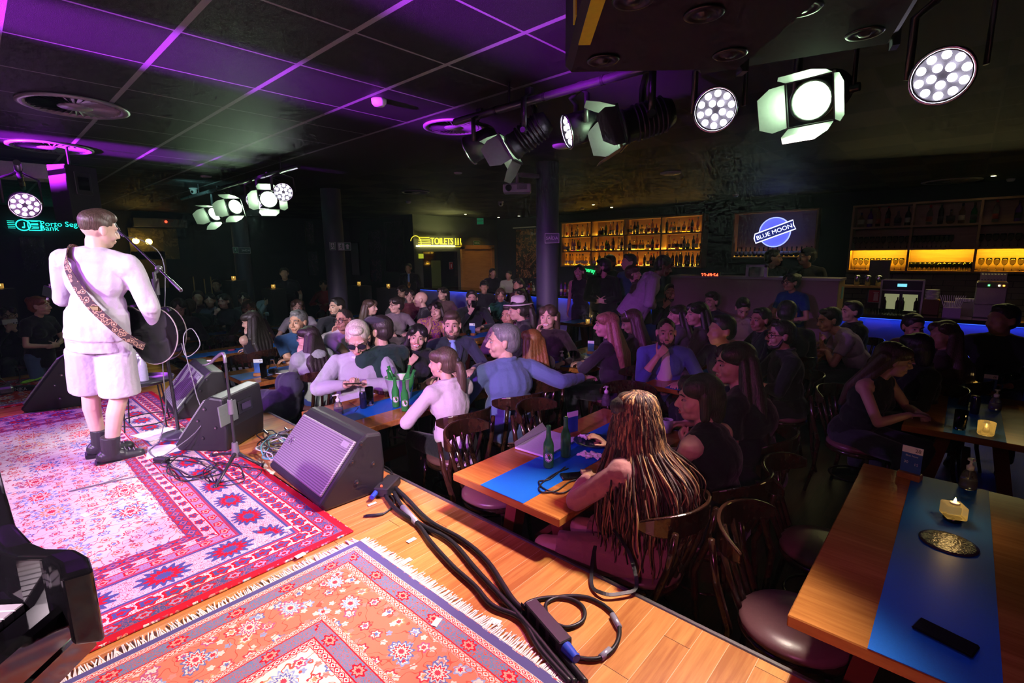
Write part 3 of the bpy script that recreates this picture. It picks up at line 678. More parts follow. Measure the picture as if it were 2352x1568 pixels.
    if glasses:
        gl=MB(); dark=glasses=='sun'
        for q in(-1,1):
            c=Vector((q*.034,.103,.004)); gl.tube([H(c.x+.027*math.cos(a*PI/9),c.y-abs(c.x+.027*math.cos(a*PI/9))*.16,c.z+.021*math.sin(a*PI/9)) for a in range(18)],.0022*k,6,closed=True)
            gl.frus(H(q*.062,.094,.01),H(q*.083,-.01,.008),.002*k,.002*k,6)
            if dark: gl.prism([(c.x+.026*math.cos(a*PI/8),c.z+.020*math.sin(a*PI/8)) for a in range(16)],-.001,.001,lambda u_,v_,h_:H(u_,c.y-abs(u_)*.16+h_,v_),1)
        gl.frus(H(-.008,.103,.01),H(.008,.103,.01),.002*k,.002*k,6)
        gl.obj('glasses',[mat('glasses_frame',(.01,.01,.01),.2),mat('sunglass_lens',(.02,.02,.03),.08)],o)
    ctx=dict(o=o,H=H,B=B,base=base,arms=arms,Mh=Mh,Mb=Mb,sc=sc,k=k,hm=hm,hair=ho,F=F,fw=fw,rr=rr,sp=sp,LG=LG)
    if extra: extra(ctx)
    if sit: 
        pass
    return ctx
SX,SY=-4.35,.52
def look_at(x,y,tx=SX,ty=SY): return math.degrees(math.atan2(ty-y,tx-x))
PEOPLE={}
def ppl(key,px,py,z,label,body,look='S',Y=None,chr_=True,**kw):
    p=atz(px,py,z) if Y is None else aty(px,py,Y)
    if look=='S': look=look_at(p.x,p.y)
    elif look=='C': look=look_at(p.x,p.y,0,0)
    c=person(label,p.x,p.y,p.z,body,look,**kw); PEOPLE[key]=c
    if chr_ and kw.get('sit',True):
        b=c['base']; F=c['F']; chair(b.x+F.x*.05,b.y+F.y*.05,body,'dark chair under the '+' '.join(label.split()[:12]))
    return c
# ---- the singer
p0=aty(221,474,.55)
SFEET=atz(245,1058,ST)
def singer():
    body=141; F=ang2v(body)
    d=Vector((SFEET.x-.06,SFEET.y+.03,0)); scale=1.0
    # build on z=0 and lift to the stage
    ex=dict()
    hz=1.60
    c=person('singer with guitar strap across his back, pale sweatshirt and shorts, black lace boots',d.x,d.y,hz,body=body,look=104,pitch=8,sit=False,g='m',skin='p',hair=('fade','brown'),
      top=('sweat',(.52,.48,.52)),bot=(.52,.48,.52),skirt='shorts',far=0,lean=3,armL=((-.20,.33,.26),(-.35,-.5,-1.0),'b'),armR=((.25,.24,-.02),(.7,-1.0,-.1),'b',tuple(F*.25+Vector((0,0,-1))-Vector((F.y,-F.x,0))*.25),tuple(-Vector((F.y,-F.x,0)))),
      legs=((.09,.05,-58),(-.03,-.06,-54)),fat=.92,coll=True,hs=1.0)
    c['o'].location.z=ST; hp=atd(221,474,4.28); dv=hp-Vector((d.x,d.y,ST+hz)); k_=c['o']; ax=Vector((-dv.y,dv.x,0)); k_.rotation_mode='QUATERNION'; k_.rotation_quaternion=Matrix.Rotation(math.atan2(math.hypot(dv.x,dv.y),hz),3,ax.normalized()).to_quaternion(); c['rot']=k_.rotation_quaternion.to_matrix()
    return c
SG=singer(); o=SG['o']; B=SG['B']; H=SG['H']
pr_=random.Random(3)
# strap from left shoulder across the back to the guitar at right hip
st=MB(); up_=Vector((0,0,1)); pts=[B(-.12,.10,.40),B(-.135,.03,.505),B(-.125,-.06,.50),B(-.09,-.135,.42),B(-.03,-.163,.32),B(.05,-.172,.20),B(.14,-.155,.09),B(.225,-.10,-.02),B(.285,-.02,-.09)]
def smooth(pts,n=6):
    out=[]
    for i in range(len(pts)-1):
        a=pts[max(i-1,0)];b=pts[i];c=pts[i+1];d=pts[min(i+2,len(pts)-1)]
        for k in range(n):
            t=k/n; out.append(.5*((2*b)+(c-a)*t+(2*a-5*b+4*c-d)*t*t+(3*b-a-3*c+d)*t**3))
    return out+[pts[-1]]
def ribbon(mb,pts,w,th,nrm,mi=0):
    vs=[];fs=[]
    for i,p in enumerate(pts):
        d=(pts[min(i+1,len(pts)-1)]-pts[max(i-1,0)]).normalized(); n=nrm(p); n=(n-d*n.dot(d)).normalized(); s=d.cross(n)
        for a,b_ in((-w,-th),(w,-th),(w,th),(-w,th)): vs.append(p+s*a+n*b_)
    for i in range(len(pts)-1):
        for k in range(4): fs.append((i*4+k,i*4+(k+1)%4,i*4+4+(k+1)%4,i*4+4+k))
    fs+=[(3,2,1,0),(len(vs)-4,len(vs)-3,len(vs)-2,len(vs)-1)]; mb.add(vs,fs,mi,False)
m_,t,b=newmat('woven_strap'); x,y,z,v=coords(t); w_=t.nodes.new('ShaderNodeTexVoronoi'); w_.inputs['Scale'].default_value=34; t.links.new(v,w_.inputs['Vector']); q=X(t,w_.outputs[0])
t.links.new(ramp(t,q,[(0,(.42,.30,.20)),(.25,(.07,.03,.03)),(.42,(.36,.22,.14)),(.55,(.05,.025,.03))]),b.inputs['Base Color']); b.inputs['Roughness'].default_value=.8
cen=B(0,0,.25)
sp_=smooth(pts); 
st=MB(); ribbon(st,sp_,.026,.002,lambda p:(p-(cen+SG['sp']*((p-cen).dot(SG['sp'])))).normalized()); st.obj('guitar_strap',m_,o,label='woven patterned guitar strap')
bk=MB(); bk.box(sp_[len(sp_)//2+8],(.062,.012,.03),SG['Mb'],bev=.004); bk.obj('strap_buckle',mat('brass',(.4,.3,.15),.3,1),o)
nk=MB(); nk.tube([H(.062*math.cos(a*PI/10),.062*math.sin(a*PI/10)-.02,-.135+.012*math.sin(a*PI/10)) for a in range(20)],.004,6,closed=True); nk.obj('necklace',DMET,o)
# acoustic guitar held in front, lower bout at the right hip
g=empty('acoustic_guitar',(0,0,0),label='black glossy acoustic guitar hanging at the singer right hip',cat='guitar')
gx=(SG['rr']*-.86+SG['sp']*.36+SG['fw']*.10).normalized()   # neck direction
gz=(SG['fw']*.9+SG['rr']*.42).normalized(); gz=(gz-gx*gz.dot(gx)).normalized(); gy=gz.cross(gx)
gc=SG['base']+SG['rot']@B(.19,.20,-.02)+Vector((0,0,ST))
prof=[]
for i in range(48):
    a=2*PI*i/48; xx=math.cos(a)*.25; ww=.205-.05*(xx/.25)-.055*math.exp(-((xx-.03)/.07)**2); prof.append((xx,math.sin(a)*ww*1.02))
gb=MB(); gb.prism(prof,-.052,.052,lambda u_,v_,h_:gc+gx*u_+gy*v_+gz*h_); ob=gb.obj('guitar_body',BLKG,g); bv=ob.modifiers.new('b','BEVEL'); bv.width=.008; bv.segments=3
MB().prism([(a*1.012,b_*1.012) for a,b_ in prof],-.05,-.044,lambda u_,v_,h_:gc+gx*u_+gy*v_+gz*h_).prism([(a*1.012,b_*1.012) for a,b_ in prof],.044,.05,lambda u_,v_,h_:gc+gx*u_+gy*v_+gz*h_).obj('binding',mat('cream_binding',(.25,.22,.2),.4),g)
nb=MB(); nb.box(gc+gx*.42+gz*.045,(.40,.05,.024),basis(gx,gz),bev=.004); nb.obj('neck',wood('neck_wood',(.1,.04,.02),(.2,.09,.04),.3),g)
nb=MB(); nb.box(gc+gx*.69+gz*.04,(.18,.075,.018),basis(gx,gz),bev=.004); hs=nb.obj('headstock',BLKG,g)
for k in range(6): MB().frus(gc+gx*(.64+.05*(k%3))+gy*((k//3)*.09-.045)+gz*.04,gc+gx*(.64+.05*(k%3))+gy*(((k//3)*2-1)*.06)+gz*.04,.007,.009,8).obj('tuning_peg',MET,hs)
sg=MB()
for k in range(6): sg.frus(gc+gx*-.12+gy*(k*.009-.022)+gz*.064,gc+gx*.62+gy*(k*.006-.015)+gz*.062,.0008,.0008,4)
sg.obj('strings',MET,g); MB().frus(gc+gx*.04+gz*.052,gc+gx*.04+gz*.054,.05,.05,28).obj('sound_hole',BLK,g); MB().box(gc-gx*.12+gz*.057,(.03,.15,.01),basis(gx,gz)).obj('bridge',DWOOD,g)
MB().box(gc+gx*.06-gy*.0+gy*.205*1.0-gz*0,(.07,.02,.045),basis(gx,gz),bev=.004).obj('preamp_panel',mat('preamp_grey',(.3,.3,.3),.4),g)
# ---- audience
ppl('a15',822,778,1.23,'grey haired man in grey zip sweater and dark sunglasses looking at phone',-40,look=-38,pitch=28,far=0,hair=('short','silver'),top=('long',(.40,.38,.46)),bot=(.05,.06,.12),armL='look',armR='look',glasses='sun',fat=1.4,hs=1.17,lean=8,coll=True,skin='f')
ppl('b4',1017,834,1.15,'ponytailed woman in white blazer seen from behind with hand on chin',172,look=205,g='f',far=0,hair=('pony','brown'),top=('blazer',(.60,.53,.57)),bot=(.02,.02,.03),armL='table',armR='chin',lean=12,skin='f')
ppl('b5',1155,785,1.23,'broad grey haired man in blue denim shirt seen from behind with arm over next chair',160,look=226,far=0,hair=('short','grey'),top=('long',(.10,.14,.30)),bot=(.06,.09,.2),armL='table',armR='back',fat=1.25,hs=1.15,lean=10,skin='f',coll=True)
ppl('b2',959,775,1.17,'laughing woman with long black hair and chin on fist beside the beer bucket',-5,look=-40,g='f',far=0,hair=('long','black'),top=('long',(.02,.018,.03)),armR='chin',armL='mid',tilt=-10,smile=True,skin='f',lip=(.55,.05,.08),lean=14)
ppl('b3',1038,747,1.22,'bearded young man in dark suit and pale blue shirt',-25,look=-46,far=0,hair=('swept','brown'),top=('suit',(.035,.04,.075)),armL='table',armR='table',beard=1,skin='f')
ppl('b1',869,760,1.27,'bearded man in flat cap and glasses and dark green t-shirt turned away',178,look=212,far=0,hair=('short','dark'),top=('tee',(.015,.045,.035)),armL='lap',armR='mid',beard=1,glasses='clear',skin='f')
ppl('a14',707,776,1.13,'woman in pale green hoodie and glasses with hand on cheek seen from behind',178,look=222,far=0,g='f',hair=('long','dark'),top=('hoodie',(.38,.47,.40)),bot=(.04,.07,.3),armL='cheek',armR='mid',lean=16,glasses='clear',skin='f',lip=(.6,.03,.05))
ppl('a10',684,740,1.2,'grey haired man in navy polo shirt with crossed arms',-15,far=0,hair=('short','grey'),top=('tee',(.02,.06,.16)),armL='cross',armR='cross',fat=1.2,skin='m',coll=True,hs=1.12)
ppl('a6',577,738,1.17,'woman in black leather top with bare arms resting cheek on hand at table edge',188,look=228,pitch=14,far=0,g='f',hair=('long','dark'),top=('sleeveless',(.015,.012,.018)),armL='cheek',armR='mid',lean=14,skin='f',lip=(.5,.06,.1))
ppl('a13',789,735,1.19,'man with shaved head and glasses in white striped t-shirt leaning on fist',0,far=0,hair=('buzz','dark'),top=('tee',(.62,.6,.66)),armL='mid',armR='cheek',glasses='clear',skin='m',lean=16)
ppl('a12',773,705,1.22,'dark haired man with goatee behind the man with shaved head',-20,look=-80,far=1,hair=('short','black'),top=('long',(.03,.03,.04)),beard=1,skin='f')
ppl('a2',437,705,1.15,'man in dark green t-shirt seen from behind leaning on table at left',195,look=160,far=0,hair=('short','brown'),top=('tee',(.012,.03,.032)),armL='table',armR='mid',lean=25,skin='m',fat=1.15)
ppl('a1',411,707,1.22,'woman with long straight hair facing the man in dark green t-shirt',-30,look=-20,far=1,g='f',hair=('long','dark'),top=('long',(.03,.02,.03)),skin='f',lip=(.5,.05,.07),pitch=20)
ppl('a3',514,692,1.2,'long haired woman holding chin behind glass of orange juice',-30,look=-50,far=1,g='f',hair=('long','dark'),top=('long',(.02,.02,.03)),armR='mouth',armL='mid',skin='f')
ppl('a4',560,688,1.19,'smiling woman with dark framed glasses in the left crowd',-30,far=1,g='f',hair=('long','dark'),glasses='clear',smile=True,skin='m')
ppl('a5',572,710,1.19,'brown haired woman half hidden behind the woman in black leather top',-40,look='C',far=1,g='f',hair=('long','brown'),top=('long',(.05,.02,.03)),skin='m')
ppl('a7',618,674,1.2,'man in white shirt with hand over mouth and folded arm',-25,look='C',far=1,hair=('short','black'),top=('long',(.5,.46,.55)),armR='mouth',armL='cross',beard=1,skin='m',fat=1.15)
ppl('a8',653,628,1.6,'bearded man in black polo standing in the dark beside the far tables',-40,look='C',sit=False,far=2,hair=('short','dark'),top=('tee',(.02,.02,.025)),armL='down',armR='down',skin='f')
ppl('a9',743,656,1.22,'woman in coral red cardigan before the second pillar',-35,look='C',far=1,g='f',hair=('bun','dark'),top=('long',(.45,.05,.07)),skin='m')
ppl('a11',684,707,1.19,'woman with dark hair partly behind the man in navy polo',-30,look='C',far=1,g='f',hair=('bob','brown'),top=('tee',(.4,.36,.4)),skin='f')
ppl('b6',1002,714,1.17,'short haired woman in gold and purple patterned blouse leaning on fist',-20,look=-60,tilt=14,far=0,g='f',hair=('bob','dark'),armR='cheek',armL='mid',lean=18,side=-10,skin='f',top=('rolled',(.3,.12,.2)))
ppl('b7',851,706,1.17,'woman with long curly hair in profile facing right',60,look=30,far=1,g='f',hair=('curly','brown'),top=('long',(.05,.03,.04)),skin='f')
ppl('b8',910,701,1.19,'woman in glasses and floral blouse looking toward the stage',-30,look=-100,far=1,g='f',hair=('bun','dark'),top=('rolled',(.17,.13,.15)),glasses='clear',skin='f')
ppl('b9',923,670,1.2,'woman looking down in the rear left of the bald man',-40,look=-70,pitch=20,far=1,g='f',hair=('long','dark'),skin='f')
ppl('b10',941,681,1.19,'woman with tied hair and dark red top beside the bald man',-40,look='C',far=1,g='f',hair=('bun','dark'),top=('long',(.10,.02,.03)),skin='f')
ppl('b11',966,688,1.22,'bald man in black shirt facing left in the middle crowd',-120,look=-130,far=1,hair=('bald','dark'),top=('long',(.02,.02,.02)),skin='f',fat=1.1)
ppl('b12',1017,675,1.2,'long dark haired woman in the centre rear in front of the corridor',-40,look=-80,far=1,g='f',hair=('long','dark'),top=('long',(.14,.07,.09)),skin='f')
ppl('b13',1084,686,1.23,'bearded man in black jacket holding up a phone',-40,look='C',far=1,hair=('short','dark'),top=('long',(.02,.02,.028)),armR='phone',armL='table',beard=1,skin='f')
ppl('b14',1112,660,1.24,'man in dark cap behind the bearded man with phone',-40,look='C',far=2,hair=('short','black'),top=('long',(.02,.02,.02)),skin='m')
ppl('c1',1150,678,1.2,'woman in dark teal jacket in front of the blue lit bar',-50,look='C',pitch=16,far=1,g='f',hair=('bob','brown'),top=('long',(.01,.07,.06)),skin='m')
ppl('c2',1193,678,1.2,'woman with thick dark hair and hoop earring beside the first pillar',-60,look=-100,far=1,g='f',hair=('long','dark'),top=('long',(.12,.02,.05)),skin='m')
ppl('c3',1190,712,1.27,'woman wearing a pale wide brimmed hat turned left',-130,look=-140,pitch=4,far=1,g='f',hair=('pony','dark'),top=('long',(.015,.012,.02)),skin='f')
ppl('c4',1168,724,1.19,'older man in lilac shirt behind the man in denim shirt',-45,look=-75,far=1,hair=('short','dark'),top=('long',(.42,.17,.42)),skin='m')
ppl('c5',1221,785,1.15,'woman with long auburn hair seen from behind next to man in denim shirt',150,look=160,far=0,g='f',hair=('long','auburn'),top=('long',(.03,.015,.02)),armL='mid',armR='mid',skin='f')
ppl('c6',1260,729,1.25,'smiling woman resting chin on hand right of the first pillar',-50,look=-70,far=1,g='f',hair=('long','brown'),top=('long',(.03,.02,.02)),armR='cheek',skin='f',smile=True)
ppl('c7',1392,747,1.22,'blonde woman in striped dark cardigan with clasped hands in profile',-170,look=-145,far=0,g='f',hair=('long','blond'),top=('long',(.035,.03,.035)),armL='mid',armR='mid',skin='f',fat=1.1)
ppl('d8',1450,739,1.2,'woman with jewelled headband looking down left',-170,look=-150,pitch=22,far=1,g='f',hair=('long','brown'),top=('long',(.04,.03,.03)),skin='f')
ppl('d9',1530,764,1.2,'balding man in open blue shirt over white t-shirt with hand over mouth',-60,look=-60,far=0,hair=('buzz','dark'),top=('rolled',(.08,.11,.36)),armL='table',armR='mouth',beard=1,skin='f',fat=1.15)
ppl('d10',1555,723,1.17,'dark haired woman in profile behind the thinking bald man',-160,look=-140,far=1,g='f',hair=('long','dark'),skin='f')
ppl('d11',1600,722,1.26,'woman in dark clothes behind the thinking bald man, farther right',-160,look=-130,far=1,g='f',hair=('long','black'),skin='f')
ppl('d7',1540,672,1.31,'bearded man seated under the bending man in pale hoodie',-60,look='C',far=1,hair=('short','dark'),beard=1,top=('long',(.02,.02,.02)),skin='m',armR='mouth')
ppl('d12',1634,693,1.22,'young man in dark shirt looking left before the booth wall',-110,look=-110,far=1,hair=('swept','dark'),top=('long',(.02,.02,.025)),skin='f')
ppl('d13',1706,708,1.2,'man in white t-shirt looking down before the booth wall',-50,look=-60,pitch=32,far=1,hair=('short','black'),top=('tee',(.6,.5,.66)),skin='f',fat=1.1)
ppl('d17',1807,722,1.27,'person in black hunched with back to camera under the waitress',130,look=100,pitch=24,far=1,hair=('short','black'),top=('long',(.012,.012,.014)),skin='f',fat=1.25)
ppl('e1',1791,770,1.2,'bearded man in black shirt and black framed glasses in profile',-150,look=-140,far=0,hair=('short','dark'),top=('rolled',(.02,.022,.02)),glasses='clear',beard=1,skin='f',fat=1.1)
ppl('e2',1903,735,1.16,'man in pale grey t-shirt bent over table with fist at mouth',-160,look=-140,pitch=12,far=0,hair=('short','black'),top=('tee',(.40,.32,.42)),armL='mid',armR='chin',lean=34,skin='m')
ppl('e3',1954,716,1.2,'man in black behind the man in pale grey t-shirt',-150,look=-140,far=1,hair=('short','black'),top=('long',(.015,.015,.02)),skin='f')
ppl('e4',2098,751,1.18,'dark haired person in brown top before the blue lit bar',-120,look=-60,pitch=12,far=1,hair=('short','black'),top=('long',(.08,.04,.03)),skin='m')
ppl('e5',2101,800,1.17,'person with black hair silhouetted behind the bare armed woman',-150,look=150,far=1,hair=('bob','black'),g='f',top=('long',(.01,.01,.01)),skin='m')
ppl('e6',2053,827,1.16,'bare armed woman in black top leaning on dark table looking right',-20,look=18,pitch=10,far=0,g='f',hair=('long','brown'),top=('sleeveless',(.012,.01,.014)),armL='table',armR='mid',lean=18,skin='f',fat=1.1)
ppl('e7',1685,836,1.25,'large woman in black t-shirt with long dark hair in profile',-175,look=-137,pitch=2,far=0,g='f',hair=('long','dark'),top=('tee',(.014,.012,.018)),armL='lap',armR='mid',fat=1.5,skin='f')
ppl('e8',1604,915,1.19,'short haired woman in black sleeveless top in profile with raised hand',172,look=-142,pitch=3,far=0,g='f',hair=('bob','dark'),top=('tank',(.012,.01,.014)),armL='chin',armR='table',fat=1.3,skin='f',lip=(.5,.08,.12))
ppl('f1',20,725,1.19,'woman taking photo with pale phone at far left',0,look='C',far=1,g='f',hair=('bun','dark'),top=('long',(.015,.012,.02)),armL='phone',armR='phone',glasses='clear',skin='f')
ppl('f2',92,703,1.42,'dark dressed woman in jeans standing sideways behind the singer',40,look=60,sit=False,far=1,g='f',hair=('bun','auburn'),top=('tee',(.012,.01,.014)),bot=(.10,.16,.3),armL='belly',armR='belly',skin='f')
for k,(px,py,z,l,b_,gg,hh,tt) in enumerate(((455,684,1.22,'dim man in maroon shirt behind the couple at left',-30,'m',('short','dark'),(.06,.02,.03)),(482,690,1.2,'dim person in grey lilac top beyond the couple at left',-50,'f',('long','dark'),(.12,.10,.16)),
  (497,655,1.33,'dim man under the third pillar at the rear left',-40,'m',('short','dark'),(.02,.02,.02)),(1190,655,1.36,'dim woman beyond the white hat near the bar front',-60,'f',('long','dark'),(.08,.02,.04)),(2165,770,1.2,'dim long haired woman before the blue bar front at right',160,'f',('long','brown'),(.05,.03,.03)),
  (2300,735,1.32,'dark dressed person at the right edge before the bar',-100,'m',('short','dark'),(.012,.012,.016)),(1655,760,1.25,'dim person with lowered head between bald man and glasses man',-120,'m',('short','black'),(.02,.012,.02)),(1745,735,1.2,'dim bearded man beside the booth wall',-140,'m',('short','black'),(.02,.02,.02)))):
    ppl('x%d'%k,px,py,z,l,b_,far=2 if k<7 else 1,g=gg,hair=hh,top=('long',tt),skin='m')
# standing people
ppl('d1',1330,624,None,'woman in black sequin strap top standing by the bar',-75,look=-70,Y=7.5,sit=False,far=1,g='f',hair=('long','dark'),top=('tank',(.015,.012,.016)),armL='down',armR='down',skin='f',smile=True)
ppl('d2',1384,614,None,'bearded man in black shirt standing with hands folded by the bar',-70,look=-150,Y=7.3,sit=False,far=1,hair=('swept','black'),top=('long',(.008,.008,.01)),armL='belly',armR='belly',beard=1,skin='f',fat=1.25,bot=(.02,.02,.02))
ppl('d3',1400,604,None,'man half hidden behind the bearded man in black by the bar',-80,Y=7.95,sit=False,far=2,hair=('short','brown'),top=('long',(.04,.04,.03)),armL='down',armR='down',skin='m')
ppl('d4',1443,603,None,'young man with blue jacket standing behind the long haired woman',-100,look=-120,Y=7.7,sit=False,far=2,hair=('short','dark'),top=('long',(.03,.09,.14)),armL='down',armR='down',skin='f')
ppl('d5',1455,628,None,'long haired woman in olive coat standing by the bar',-160,look=20,Y=7.1,sit=False,far=1,g='f',hair=('long','brown'),top=('long',(.055,.065,.03)),bot=(.05,.06,.03),armL='belly',armR='down',skin='f')
ppl('d6',1524,612,None,'man in pale hoodie and black cap bending toward the booth',25,look=30,pitch=20,Y=6.9,sit=False,far=1,hair=('short','black'),top=('hoodie',(.42,.36,.50)),bot=(.03,.03,.09),armL='belly',armR='belly',lean=30,skin='d',fat=1.1)
ppl('d16',1817,649,1.53,'waitress in blue t-shirt with glasses carrying tray and black apron',-110,look=-130,sit=False,far=1,g='f',hair=('bun','black'),top=('tee',(.01,.03,.22)),armL='belly',armR='belly',skin='m',glasses='clear')
for key,px,py,Y_,l,bd_,lk,kw in (('d14',1777,593,8.95,'dark dressed barman in profile behind the booth',-60,10,dict(hair=('short','black'),top=('tee',(.012,.012,.014)))),('d15',1852,591,8.95,'barman in cap and printed black t-shirt leaning on the booth',-95,-150,dict(hair=('short','black'),top=('tee',(.012,.012,.014)),armR='belly',armL='down',fat=1.15)),
  ('bar',1132,627,9.2,'bartender in black t-shirt at the left end of the bar',-40,-20,dict(hair=('short','black'),top=('tee',(.02,.02,.02)),armL='belly',armR='belly')),('bar2',1168,632,9.4,'bartender in pale uniform bent over the left bar',-60,-70,dict(hair=('short','black'),top=('tee',(.4,.42,.3)),armL='belly',armR='belly')),
  ('man',938,616,8.3,'man in dark jacket and orange shirt standing at the corridor corner',-40,-60,dict(hair=('short','dark'),top=('suit',(.015,.015,.02)),armL='down',armR='down'))):
    p=aty(px,py,Y_); q=min(p.z,1.66); k=dict(skin='m',armL='down',armR='down'); k.update(kw)
    c=person(l,p.x,p.y,q,bd_,lk,sit=False,far=2 if key not in('d14','d15') else 1,**k); PEOPLE[key]=c
    if p.z-q>.02: c['o'].location.z=p.z-q; MB().box((p.x,p.y+.1,(p.z-q)/2),(1.0,.5,p.z-q-.004)).obj('bar_riser',BLK,label='dark floor riser under the '+l,cat='platform')
ppl('d9b',1,1,1,'x',0) if False else None
# ---- braided woman (her hair hangs down the chair back)
def braids(c):
    H,B,o=c['H'],c['B'],c['o']; mb=MB(); k=c['k']; rnd=random.Random(5); hc=H(0,-.027,.042); crown=H(0,-.03,.135)
    for i in range(420):
        th=R(rnd.uniform(-238,58)); # around the head, front excluded
        u=math.cos(th); f=math.sin(th)
        el=rnd.uniform(.0,1)
        a=H(u*.03*el,-.03+f*.03*el,.135); m1=H(u*.062,-.027+f*.078,.118-.012*el); m2=H(u*.092,-.027+f*.108,.03); 
        L=rnd.uniform(.36,.70); out=.02+.085*rnd.random()
        sway=Vector((rnd.uniform(-.04,.04),rnd.uniform(-.04,.04),0))
        dr=(H(u,-.15+f*1.0,0)-H(0,0,0)).normalized(); dr.z=0
        backp=-c['fw']
        e1=m2+dr*.03+Vector((0,0,-.14)); e2=m2+dr*(out+.02)+backp*.05+sway+Vector((0,0,-.14-(L-.14)*.5)); e3=m2+dr*out*1.1+backp*.06+sway*1.6+Vector((0,0,-L))
        pts=smooth([a,m1,m2,e1,e2,e3],7); n=len(pts); rr_=rnd.uniform(.0036,.0052); ph=rnd.random()*6
        pts=[p+Vector((math.sin(j*1.1+ph),math.cos(j*.9+ph),0))*(.0022+.012*max(0,(j/n-.62))) for j,p in enumerate(pts)]
        rs=[rr_*(1+.22*math.sin(j*2.2+ph))*(1 if j/n<.75 else max(.3,1-(j/n-.75)*2.2)) for j in range(n)]
        mb.tube(pts,rs,6,mi=rnd.choice((0,0,0,0,1,1,2)))
    m1=mat('braid_dark',(.035,.014,.012),.5,bmp=.8,bs=260); m2=mat('braid_brown',(.16,.07,.035),.45,bmp=.8,bs=260); m3=mat('braid_gold',(.42,.25,.10),.4,bmp=.8,bs=260)
    mb.obj('braids',[m1,m2,m3],o,label='long dark brown and golden box braids')
    MB().box(B(.10,.05,-.02),(.24,.14,.16),c['Mb'],bev=.03) 
ppl('e9',1452,962,1.17,'woman with very long braids in dusty pink dress seen from behind',172,look=176,far=0,g='f',hair=('short','dark'),top=('long',(.34,.15,.15)),bot=(.34,.15,.15),armL='mid',armR=((.12,.30,.44),(.6,-.4,-.8),'b'),skirt=True,lean=8,skin='m',extra=braids,legang=-25)
# extras worn or held
def cap_hat(c,kind):
    H,o,k,Mh=c['H'],c['o'],c['k'],c['Mh']; mb=MB()
    if kind=='flat': mb.ell(H(0,.0,.085),(.098,.125,.045),Mh); mb.ell(H(0,.10,.062),(.07,.06,.012),Mh); mb.obj('flat_cap',fabric('cap_grey',(.04,.04,.05)),o)
    elif kind=='cap': mb.ell(H(0,-.02,.075),(.09,.108,.075),Mh); mb.ell(H(0,.12,.06),(.07,.07,.008),Mh); mb.obj('baseball_cap',fabric('cap_black',(.01,.01,.012)),o)
    else:
        mb.lathe(H(0,-.01,.06),[(.195,.008),(.15,-.004),(.098,.0),(.094,.05),(.085,.10),(.06,.112),(.03,.10),(0,.098)],28,M=Mh); mb.obj('wide_brim_hat',fabric('hat_pale',(.6,.52,.55)),o)
        MB().lathe(H(0,-.01,.062),[(.0985,.0),(.0975,.025),(.096,.028)],28,M=Mh).obj('hat_band',BLK,o)
cap_hat(PEOPLE['b1'],'flat'); cap_hat(PEOPLE['d6'],'cap'); cap_hat(PEOPLE['d15'],'cap'); cap_hat(PEOPLE['b14'],'cap'); cap_hat(PEOPLE['c3'],'hat')
c=PEOPLE['d8']; MB().tube([c['H'](.088*math.cos(a*PI/14),.02,.05+.085*math.sin(a*PI/14)) for a in range(15)],.006,6).obj('headband',mat('jewels',(.6,.5,.8),.15,.6),c['o'])
c=PEOPLE['a15']; MB().tube([c['B'](.06*math.cos(a*PI/8),.07*math.sin(a*PI/8)+.01,.50) for a in range(17)],.014,8).ell(c['B'](0,.035,.40),(.03,.115,.10),c['Mb']).obj('polo_collar',fabric('white_cotton',(.7,.68,.72)),c['o'])
c=PEOPLE['a13']
for j in range(3):
    MB().tube([c['arms'][0][0]+(c['arms'][0][1]-c['arms'][0][0])*(.1+.12*j)*0+c['B'](-.05-.045*i,.0+.018*(j-1),.505-.012*i*i*.5)-c['B'](0,0,0)*0 if False else c['B'](-.05-.04*i,.022*(j-1),.510-.006*i*i) for i in range(5)],.005,5).obj('sleeve_stripe',BLK,c['o'])
c=PEOPLE['d9']; MB().ell(c['B'](0,.04,.24),(.09,.140,.27),c['Mb'],18,14).obj('undershirt',fabric('white_cotton',(.7,.68,.72)),c['o'])
c=PEOPLE['man']; MB().ell(c['B'](0,.03,.22),(.07,.12,.28),c['Mb'],18,14).obj('undershirt',fabric('orange_cotton',(.5,.2,.05)),c['o'])
c=PEOPLE['b2']; w_=c['arms'][1]; MB().tube([w_[2]*.75+w_[1]*.25+c['rr']*(.033*math.cos(a*PI/8))+c['fw']*(.033*math.sin(a*PI/8)) for a in range(16)],.0045,6,closed=True).obj('bracelet',WHT,c['o'])
c=PEOPLE['b4']; MB().ell(c['H'](-.083,-.0,-.042),.006).obj('pearl_earring',WHT,c['o']); MB().ell(c['H'](0,-.118,.028),(.028,.022,.028)).obj('hair_tie',BLK,c['o'])
m_,t,b=newmat('gold_purple_print'); x,y,z,v=coords(t); q=(noise(t,v,14,2)*7.0).frac(); t.links.new(mix(t,q>.45,(.22,.03,.25),(.55,.33,.10)),b.inputs['Base Color']); b.inputs['Roughness'].default_value=.6
for ch_ in PEOPLE['b6']['o'].children:
    if ch_.name.startswith('shirt'): ch_.data.materials[0]=m_
def phone(loc,M,label,lit=None):
    o=MB().box((0,0,0),(.074,.15,.009),bev=.004).obj('smartphone',BLKG,label=label,cat='phone'); o.matrix_world=Matrix.Translation(loc)@M.to_4x4()
    MB().box((0,0,.0047),(.068,.142,.0012)).obj('screen',mat('lit_screen',(.1,.15,.3),.1,em=(.25,.35,.8),es=1.2) if lit else mat('screen_glass',(.01,.01,.014),.04),o)
    l=MB()
    for k in range(2): l.frus((-.02,.05+.02*(k-.5)*1.5,-.0045),(-.02,.05+.02*(k-.5)*1.5,-.0068),.008,.008,12)
    l.obj('camera_lens',DMET,o); return o
